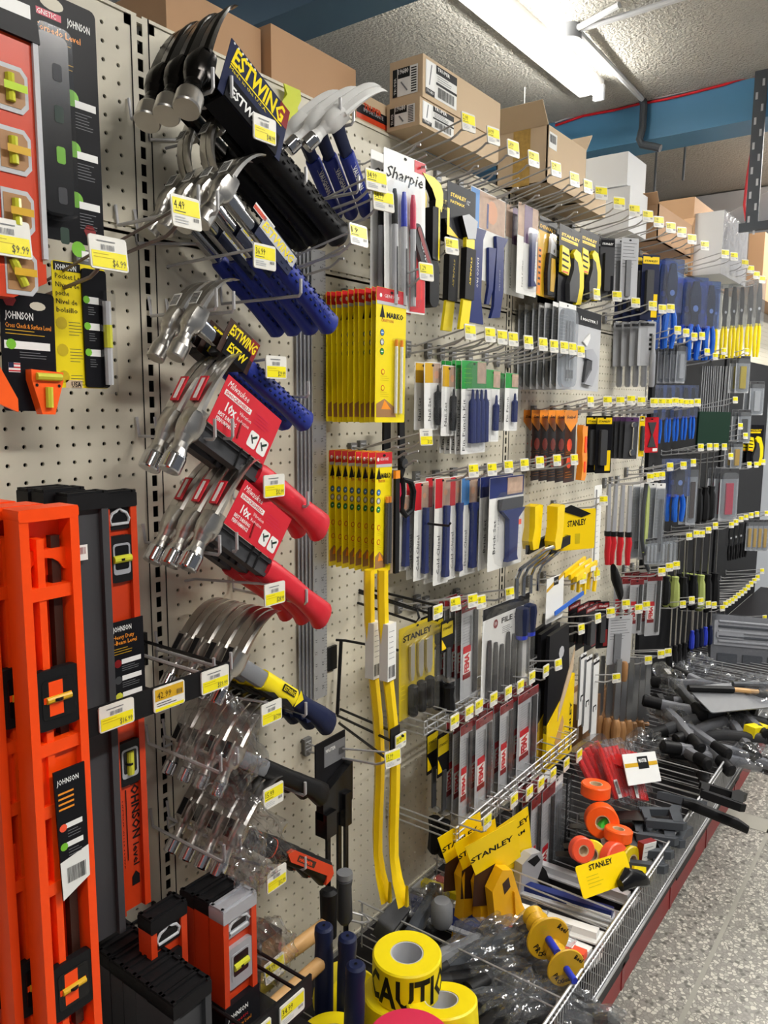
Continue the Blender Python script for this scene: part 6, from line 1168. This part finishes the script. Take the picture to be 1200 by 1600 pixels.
def put(mb, name, px, py, z, label, cat, rot=(0, 0, 0), group=None, parent=None):
    o = mb.obj(name); o.location = atb(px, py, z); o.rotation_euler = rot; return tag(o, label, cat, group)
# caution tape rolls
def roll(label, loc, ro, ri, h, k, rot=(0, 0, 0), word=None, core='lgrey', a0=0):
    t = thing('tape_roll', label, 'tape roll', loc, rot); m = MB(); m.lathe([(ri, 0), (ri, h), (ro-.003, h), (ro, h-.003), (ro, .003), (ro-.003, 0), (ri, 0)], k, n=48); m.obj('tape', t)
    m = MB(); m.lathe([(ri-.003, .001), (ri-.003, h-.001), (ri, h-.001), (ri, .001), (ri-.003, .001)], core, n=32); m.lathe([(ri-.003, .012), (0, .012)], core, n=24); m.obj('core', t)
    if word:
        vs, fs, x0, x1, y0, y1 = text_geo(word, .03, 0); bm = bmesh.new(); bv = [bm.verts.new(v) for v in vs]; bm.verts.ensure_lookup_table()
        for f in fs:
            try: bm.faces.new([bv[i] for i in f])
            except ValueError: pass
        for i in range(1, 40):
            bmesh.ops.bisect_plane(bm, geom=bm.verts[:]+bm.edges[:]+bm.faces[:], plane_co=(x0+(x1-x0)*i/40, 0, 0), plane_no=(1, 0, 0))
        sc = h*.74/.72; m = MB(); ix = {v: i for i, v in enumerate(bm.verts)}
        out = []
        for v in bm.verts: a = a0+(v.co.x-x0)*sc*.66/ro; out.append(((ro+.0005)*math.cos(a), (ro+.0005)*math.sin(a), h*.13+v.co.y*sc))
        m.add(out, [[ix[v] for v in f.verts] for f in bm.faces], 'blk'); bm.free(); m.obj('lettering', t)
    return t
P = atb(636, 1488, .468); roll('upper yellow caution tape roll with black lettering', (P.x, P.y, .392), .066, .032, .076, 'yellow', (0, 0, 0), 'CAUTION', a0=R(-226))
roll('yellow caution tape roll beneath the upper lettered one', (P.x-.014, P.y+.012, .3155), .066, .032, .076, 'yellow', (0, 0, 0), 'CAUTION', a0=R(-150)); roll('lowest yellow caution tape roll under the two lettered ones', (P.x-.01, P.y+.01, .263), .064, .032, .051, 'yellow')
P = atb(690, 1574, .42); roll('yellow caution tape roll at the right, partly under the upper one', (P.x+.01, P.y, .342), .066, .032, .076, 'yellow', (R(-10), R(8), 0)); roll('yellow caution tape roll under the tilted right-hand one', (P.x+.01, P.y, .264), .064, .032, .070, 'yellow')
P = atb(640, 1626, .47); roll('dark pink tape roll cut by the bottom edge', (P.x, P.y, .40), .072, .03, .07, 'pinkred'); roll('dark pink tape roll directly under the one at the bottom edge', (P.x, P.y, .331), .072, .03, .068, 'pinkred'); roll('lowest dark pink tape roll of the stack at the bottom edge', (P.x, P.y, .262), .072, .03, .068, 'pinkred')
P = atb(546, 1520, .36); roll('yellow lettered tape roll standing behind the navy handles', (P.x, P.y+.03, .30), .060, .03, .07, 'yellow', (R(70), 0, R(-20)), 'CAUTION', a0=R(-120))
P = atb(520, 1612, .44); roll('yellow tape roll just showing at the bottom edge', (P.x, P.y, .36), .06, .03, .07, 'yellow'); roll('yellow tape roll under the one at the bottom edge', (P.x, P.y, .264), .06, .03, .094, 'yellow')
# navy handled sledges standing in the bin
for i, (px, py, off) in enumerate(((506, 1446, .20), (543, 1462, .25), (556, 1506, .31))):
    P = at(px, py, off); t = thing('sledge_hammer', ['navy handled sledge standing upright, leftmost of three', 'navy handled sledge standing upright, middle of three', 'navy handled sledge standing upright, frontmost and lowest of three'][i], 'hammer', P, (R(2), R(-2+i), 0)); L = P.z-.24; m = MB()
    m.lathe([(0, .0), (.012, .0), (.0165, -.004), (.0175, -.018), (.016, -.035), (.0175, -.07), (.0175, -.20), (.014, -.24), (.014, -L)], 'navy', n=20); m.flat(circ(.003, 8, 0, 0), 0, 'blk'); m.lathe([(.003, .0005), (0, .0005)], 'blk', n=8); m.obj('handle', t)
    m = MB(); m.prism([(-.055, -L+.02), (.055, -L+.02), (.06, -L+.01), (.06, -L-.02), (.055, -L-.03), (-.055, -L-.03), (-.06, -L-.02), (-.06, -L+.01)], -.022, .022, 'blk'); m.obj('head', t)
# wooden mallet lying on its hook
P = at(478, 1470, .13); t = thing('wooden_mallet', 'wooden handled mallet lying across behind the navy sledge handles', 'mallet', P, (0, R(4), 0)); m = MB(); m.ell([(-.14, 0, -.004, .012, .015), (-.05, 0, 0, .012, .016), (.02, 0, .002, .013, .017), (.075, 0, .004, .012, .018), (.08, 0, .004, .008, .012)], 'wood', 14); m.obj('handle', t)
m = MB(); m.box((-.12, 0, .03), (.05, .05, .10), 'steel'); m.obj('head', t)
P = at(440, 1562, .20); t = thing('wooden_mallet', 'second pale wooden handle lower down behind the bottom rack', 'mallet', P); m = MB(); m.ell([(-.09, 0, 0, .012, .014), (.0, 0, .004, .012, .014), (.10, 0, .006, .012, .014)], 'wood', 12); m.obj('handle', t); MB().box((-.1, 0, .0), (.04, .05, .09), 'dsteel').obj('head', t)
# bagged dark tools in the near bin
def bar_(m, a, b, r0, r1, k, n=10): m.tube([a, tuple((Vector(a)+Vector(b))/2), b], [r0, (r0+r1)/2, r1], k, n)
def bagged(px, py, z, label, L, yaw, pitch, k='pipe', bagk='bag', seed=1, name='bagged_grip_tool', bag=True, rs=1.):
    P = atz(px, py, z); t = thing(name, label, 'bagged tool' if bag else 'tool', P, (0, R(pitch), R(yaw))); m = MB(); m.ell([(-L*.30, 0, 0, .014*rs, .016*rs), (-L*.1, 0, 0, .015*rs, .017*rs), (0, 0, .004, .014*rs, .016*rs), (L*.2, 0, 0, .013*rs, .015*rs), (L*.5, 0, -.008, .014*rs, .014*rs)], k, 10, .8); m.obj('handle', t)
    m = MB(); m.ell([(-L*.52, 0, 0, .010*rs, .012*rs), (-L*.5, 0, 0, .017*rs, .019*rs), (-L*.30, 0, 0, .016*rs, .018*rs)], 'blk', 12, .9); m.obj('end_grip', t)
    m = MB(); m.ell([(L*.40, 0, 0, .012, .02), (L*.5, 0, .0, .020, .028), (L*.60, 0, -.01, .014, .022)], 'dsteel' if bag else 'blk', 8, .6); m.obj('head', t)
    if not bag: return t
    bm = bmesh.new(); bmesh.ops.create_icosphere(bm, subdivisions=4, radius=1)
    for v in bm.verts: c = v.co.copy(); kx = 1+.20*math.sin(c.x*6+seed)+.14*math.sin(c.y*11+c.z*7)+.06*math.sin(c.x*17+c.y*9+seed); v.co = Vector((L*.34+c.x*L*.34*kx, c.y*.042*kx, c.z*.040*kx))
    me = bpy.data.meshes.new('bag'); bm.to_mesh(me); bm.free(); me.materials.append(mt(bagk)); child(t, 'bag', me); return t
for i, (px, py, z, L, yaw, pt, k) in enumerate(((690, 1500, .36, .26, -12, 4, 'grey'), (745, 1488, .35, .24, -20, 0, 'pipe'), (700, 1525, .34, .24, -30, 6, 'blk'), (760, 1530, .33, .24, -35, 8, 'blk'), (790, 1560, .33, .22, -50, 4, 'pipe'), (830, 1570, .30, .2, -60, 6, 'blk'), (740, 1575, .34, .22, -25, 8, 'blk'), (650, 1448, .34, .22, 15, 0, 'pipe'), (800, 1512, .33, .22, -15, 3, 'dgrey'), (850, 1585, .31, .2, -70, 0, 'dgrey'), (770, 1600, .33, .2, -10, 0, 'blk'))):
    bagged(px, py, z, 'dark gripped tool in a crumpled clear bag, %s of the near heap' % ORD[i], L+.04, yaw, pt, k, seed=i+2, rs=1.15)
P = atb(612, 1440, .36); t = thing('boxed_tool', 'dark tool with white barcode label behind the caution tape', 'tool', P, (R(20), 0, R(8))); MB().prism(rrect(.09, .05, .01, 3), -.02, .02, 'dgrey').obj('case', t); m = MB(); m.rect(-.03, -.008, .03, .012, -.0206, 'paper'); m.bars(-.015, -.004, .025, .008, -.021, 'blk', 14); m.obj('label', t)
P = atb(690, 1445, .34); tag(MB().lathe([(.02, 0), (.025, .01), (.025, .05), (.018, .06), (0, .06)], 'grey', n=16).obj('rubber_cap'), 'round grey rubber cap behind the caution tape rolls', 'cap').location = P
# long trowels / floats lying across the bin
L_ = (('grey', 790, 1440), ('white', 800, 1452), ('dblue', 735, 1452), ('white', 860, 1470), ('coral', 900, 1500), ('dblue', 700, 1430), ('red', 760, 1412), ('white', 905, 1425), ('dblue', 935, 1432), ('lgrey', 960, 1400), ('yellow', 720, 1405), ('white', 880, 1452))
for i, (k, px, py) in enumerate(L_):
    m = MB(); m.box((0, 0, 0), (.05, .34, .004), 'lgrey' if k != 'white' else 'white'); m.box((0, 0, .010), (.022, .30, .016), k)
    o = m.obj('straight_edge'); o.location = atz(px, py, .285+.010*(i % 3)); o.location.y = max(o.location.y, -.34); o.location.y = min(o.location.y, -.2); o.rotation_euler = (R(-2), 0, R(2+3*(i % 3)-3)); tag(o, 'long flat float with %s back lying across the bin, %s counted from the pegboard side' % (k.replace('dblue', 'navy').replace('lgrey', 'pale').replace('coral', 'coral'), ORD[i]), 'trowel')
# yellow line reels
for i, (px, py, z, s) in enumerate(((856, 1466, .40, 1.0), (884, 1512, .38, .85))):
    P = atz(px, py, z); t = thing('line_reel', ['yellow disc reel with blue spindle lettered Guard, upper', 'yellow disc reel with blue spindle, lower and nearer the bin front'][i], 'line reel', P, (0, R(0), R(-40))); t.scale = (s, s, s)
    ax = (0, -1, 0); m = MB(); m.lathe([(0, -.003), (.046, -.003), (.048, 0), (.046, .003), (0, .003)], 'gold', (0, 0, 0), ax, 32)
    m.text('PRO', -.034, -.012, .012, 'blk', -.0036, ang=-60, bold=.03); m.text('Reel', .018, .024, .011, 'blk', -.0036, ang=-40, bold=.03); m.text('Guard', -.014, -.036, .011, 'blk', -.0036, ang=8, bold=.03)
    m.lines(-.02, .014, .004, .034, -.0036, 'dyellow', 4, .0015); m.obj('disc', t)
    m = MB(); m.tube([(0, -.003, 0), (.0, -.045, 0)], .008, 'pblue', 12); m.obj('spindle', t)
    m = MB(); m.lathe([(.016, .003), (.024, .008), (.018, .02), (.026, .03), (.018, .042), (.026, .052), (.018, .064), (.024, .075), (.016, .085), (0, .085)], 'gold', (0, 0, 0), (0, 1, 0), 20); m.obj('grip', t)
# flagging tape, red bagged sets, hand saws
def froll(px, py, z, k, ro, h, rot, label, lab=False):
    t = roll(label, atb(px, py, z+.04), ro*.8, ro*.36, h*.85, k, rot, None, 'boxl'); return t
froll(938, 1278, .36, 'neon', .055, .045, (R(80), 0, R(-60)), 'neon orange flagging tape roll standing, upper left')
froll(965, 1312, .34, 'neon', .045, .035, (0, R(10), 0), 'neon orange flagging tape roll lying flat with white label', True)
froll(953, 1340, .31, 'coral', .052, .035, (R(75), 0, R(-20)), 'coral flagging tape roll, front of the heap')
froll(925, 1335, .31, 'yellow', .045, .03, (R(60), 0, R(-70)), 'yellow flagging tape roll left of the coral one')
froll(978, 1342, .30, 'dyellow', .045, .03, (R(75), 0, R(-20)), 'dull yellow flagging tape roll behind the coral one')
froll(905, 1325, .33, 'coral', .04, .03, (R(75), 0, R(-40)), 'coral flagging tape roll at the left of the heap')
froll(944, 1292, .335, 'lime', .035, .03, (R(70), 0, R(-30)), 'small bright green tape roll between the orange ones')
froll(930, 1243, .40, 'neon', .05, .04, (0, R(5), 0), 'neon orange tape roll under the red bags')
P = atb(960, 1310, .375); 
m = MB(); m.box((0, 0, 0), (.085, .004, .028), 'paper'); m.lines(-.03, -.01, .03, .01, -.0024, 'grey', 3, .0012); put(m, 'paper_label', 958, 1312, .36, 'white paper label lying on the orange tape roll', 'label', (R(-20), 0, R(-20)))
T = thing('chalk_pack', 'yellow brand card with black tools below the flagging tapes', 'tool card', atz(945, 1366, .40), (R(-30), R(4), R(-22))); m = MB(); m.prism(rrect(.17, .07, .006), -.0006, .0006, 'stan'); m.text('STANLEY', -.045, .018, .012, 'blk', -.0012, w=.08, bold=.03); m.lines(-.06, -.02, .0, .01, -.0012, 'dyellow', 4, .0015); m.obj('card', T); m = MB(); m.ell([(.02, -.02, -.03, .01, .014), (.05, -.02, -.02, .02, .024), (.09, -.02, -.03, .02, .02), (.11, -.02, -.04, .008, .01)], 'blkgloss', 10); m.obj('tool', T)
bagged(975, 1382, .27, 'black tool in clear bag below the yellow card', .16, -30, 4, 'blk', seed=21)
m = MB(); m.box((0, 0, .03), (.05, .02, .07), 'paper'); m.box((0, 0, .03), (.052, .018, .072), 'dred'); m.lines(-.02, .0, .02, .06, -.0104, 'grey', 5, .0015); put(m, 'small_box', 1006, 1352, .26, 'small upright box with white face and red edge', 'box', (0, R(8), R(-20)))
m = MB(); m.prism([(-.03, 0), (.02, .0), (.03, .03), (-.01, .045)], -.004, .004, 'yellow'); put(m, 'yellow_tag', 1000, 1380, .28, 'small yellow card tag at the bin front', 'tag', (R(-20), 0, R(-20)))
def redbag(px, py, z, label, rot, seed):
    P = atb(px, py, z); t = thing('red_tool_bag', label, 'tool bag', P, rot); m = MB()
    for i in range(5): m.tube([(-.04+.02*i, 0, 0), (-.05+.022*i, 0, .14)], [.010, .008], 'bred', 8)
    m.obj('red_handles', t); m = MB(); m.rect(-.05, .0, -.03, .05, -.0125, 'paper'); m.bars(-.048, .01, -.032, .045, -.0130, 'blk', 10); m.obj('label', t)
    m = MB(); m.prism(rrect(.13, .18, .02, 3, 0, .07), -.018, .016, 'film'); m.obj('bag', t)
redbag(950, 1240, .40, 'clear bag of red handles, left', (R(-25), R(-10), R(-15)), 1); redbag(975, 1245, .40, 'clear bag of red handles, middle with barcode', (R(-30), R(12), R(-10)), 2); redbag(1000, 1250, .37, 'clear bag of red handles, right with yellow print', (R(-30), R(25), R(-10)), 3)
put(MB().box((0, 0, 0), (.14, .025, .03), 'bred'), 'red_box', 982, 1196, .46, 'flat red carton lying on top of the red bags', 'box', (0, R(32), R(-10)))
put(MB().box((0, 0, 0), (.035, .03, .09), 'bred'), 'red_box', 928, 1200, .46, 'small upright red pack left of the red bags', 'box', (R(-15), R(-8), 0))
T = thing('white_sign', 'white card with gold stripe and black brand box in the bin', 'card', atb(1003, 1200, .46), (R(-25), R(14), R(-12))); m = MB(); m.prism(rrect(.19, .085, .003), -.001, .001, 'white'); m.rect(-.093, .005, .093, .016, -.0014, 'gold'); m.rect(-.02, -.002, .04, .032, -.0018, 'blk'); m.text('MASTER', -.014, .016, .010, 'white', -.0022, w=.046, bold=.03); m.obj('card', T)
def handsaw(px, py, z, label, rot, k='dgrey', s=1., blade=True):
    P = atb(px, py, z); t = thing('hand_saw', label, 'saw', P, rot); t.scale = (s, s, s); m = MB(); out = [(-.02, -.05), (.05, -.055), (.065, -.04), (.05, -.015), (.06, .03), (.045, .055), (-.03, .05), (-.05, .02)]
    m.prism([(-.05, .05), (.055, .06), (.07, .045), (.05, .035), (-.04, .03)], -.011, .011, k); m.prism([(.03, .045), (.06, .045), (.07, -.04), (.085, -.075), (.06, -.085), (.04, -.05)], -.012, .012, k); m.prism([(-.05, .03), (-.03, .032), (-.02, -.05), (-.045, -.05)], -.011, .011, k); m.prism([(-.05, -.035), (.05, -.045), (.05, -.062), (-.05, -.055)], -.010, .010, k); m.obj('handle', t)
    if blade: m = MB(); m.prism([(-.04, .03), (-.04, -.05), (-.24, .0), (-.24, .03)], -.001, .001, 'dsteel'); m.obj('blade', t)
    return t
for i, (px, py, z, rx, rz) in enumerate(((1056, 1248, .37, 66, -85), (1030, 1278, .385, 84, -60), (1018, 1300, .365, 84, -64), (1008, 1322, .35, 84, -56), (1000, 1342, .335, 84, -62), (1034, 1302, .35, 82, -78))):
    handsaw(px, py, z, 'grey plastic handled saw in the bin, %s of the stacked saws' % ORD[i], (R(rx), 0, R(rz)), 'pipe', .9)
handsaw(1122, 1242, .45, 'black saw handle poking out over the bin edge', (R(80), R(10), R(-75)), 'blk', .95, False)
tag(MB().ell([(-.09, 0, 0, .01, .01), (-.06, 0, 0, .014, .016), (.06, 0, -.004, .014, .016), (.09, 0, -.01, .010, .012)], 'blk', 10).obj('black_bar_handle'), 'long black handle lying across the bin edge above the floor', 'handle').location = atb(1118, 1272, .37)
bpy.data.objects['black_bar_handle'].rotation_euler = (0, R(14), R(-72))
# heap of grey bagged pistol-grip tools further along
spots = [(1068, 1085), (1075, 1110), (1095, 1095), (1120, 1100), (1140, 1115), (1060, 1130), (1085, 1145), (1108, 1135), (1130, 1150), (1150, 1140), (1165, 1120), (1068, 1172), (1085, 1188), (1100, 1175), (1122, 1185), (1140, 1175), (1076, 1128), (1100, 1160), (1085, 1070), (1110, 1075)]
for i, (px, py) in enumerate(spots):
    rr = random.Random(i); z = .34+.14*max(0, 1-(py-1070)/130); bg = i % 3 == 0
    t = bagged(px, py, z, 'x', .30, rr.choice([-65, -75, -40, 35, 50, -95])+rr.uniform(-12, 12), rr.uniform(-24, 14), 'hgrey' if i % 4 else 'dgrey', seed=i+40, bag=bg, rs=1.15)
    t['group'] = 'far heap of grey handled tools'; t['label'] = 'grey handled tool with black end in the far heap, %s counted from its back left' % ORD[i]
m = MB(); m.box((0, 0, 0), (.09, .04, .035), 'yellow'); put(m, 'yellow_grip', 1182, 1141, .42, 'short yellow grip at the far right of the bagged heap', 'handle', (0, R(8), R(-20)))
# grey moulded tool case
P = at(1172, 1012, .30); t = thing('tool_set_case', 'large clear and grey moulded tool set leaning in the far bay', 'tool set', P, (R(-14), R(6), R(-50))); m = MB(); m.box((0, 0, 0), (.42, .03, .30), 'grey'); m.box((0, -.012, .06), (.40, .02, .12), 'lgrey'); m.prism(rrect(.14, .03, .006, 2, -.12, .05), -.03, -.02, 'lgrey'); m.obj('tray', t)
m = MB()
for i in range(3): m.prism(rrect(.10, .045, .006, 2, -.13+.13*i, -.06), -.028, -.014, 'pipe'); m.prism(rrect(.10, .045, .006, 2, -.13+.13*i, -.115), -.028, -.014, 'pipe')
for i in range(5): m.tube([(-.18, -.026, .02+.024*i), (.17, -.026, .022+.024*i)], .006, 'pipe' if i % 2 else 'lgrey', 6)
m.obj('sockets', t); MB().prism(rrect(.44, .31, .01, 3, 0, 0), -.036, -.034, 'film').obj('cover', t)
T = thing('flat_tool_card', 'pale card with black and wooden handled tools below the grey case', 'tool card', atb(1150, 1088, .50), (R(-75), 0, R(-40))); MB().prism(rrect(.30, .15, .01), -.002, .002, 'grey').obj('card', T); m = MB(); m.tube([(-.16, -.014, .05), (.0, -.014, .02)], .012, 'blk', 8); m.tube([(.0, -.014, .02), (.13, -.014, -.02)], .009, 'wood', 8); m.tube([(.02, -.014, .05), (.16, -.014, .03)], .010, 'pipe', 8); m.obj('tools', T)
for i, (px, py) in enumerate(((1010, 1168), (1090, 1040), (1060, 1055), (1190, 1145), (1180, 1075))):
    P = atb(px, py, .36); rr = random.Random(i+90); bm = bmesh.new(); bmesh.ops.create_icosphere(bm, subdivisions=4, radius=1)
    for v in bm.verts: c = v.co.copy(); kx = 1+.2*math.sin(c.x*8+i)+.15*math.sin(c.y*13+c.z*9)+rr.uniform(-.06, .06); v.co = Vector((c.x*.09*kx, c.y*.06*kx, c.z*.05*kx))
    me = bpy.data.meshes.new('plastic_bag'); bm.to_mesh(me); bm.free(); me.materials.append(mt('bag')); o = bpy.data.objects.new('plastic_bag', me); COL.objects.link(o); o.location = P; tag(o, 'empty crumpled clear bag in the bin, %s' % ['beside the white gold striped card', 'behind the far heap', 'below the wooden file handles', 'at the right photo edge', 'on the pale tool card'][i], 'plastic bag')
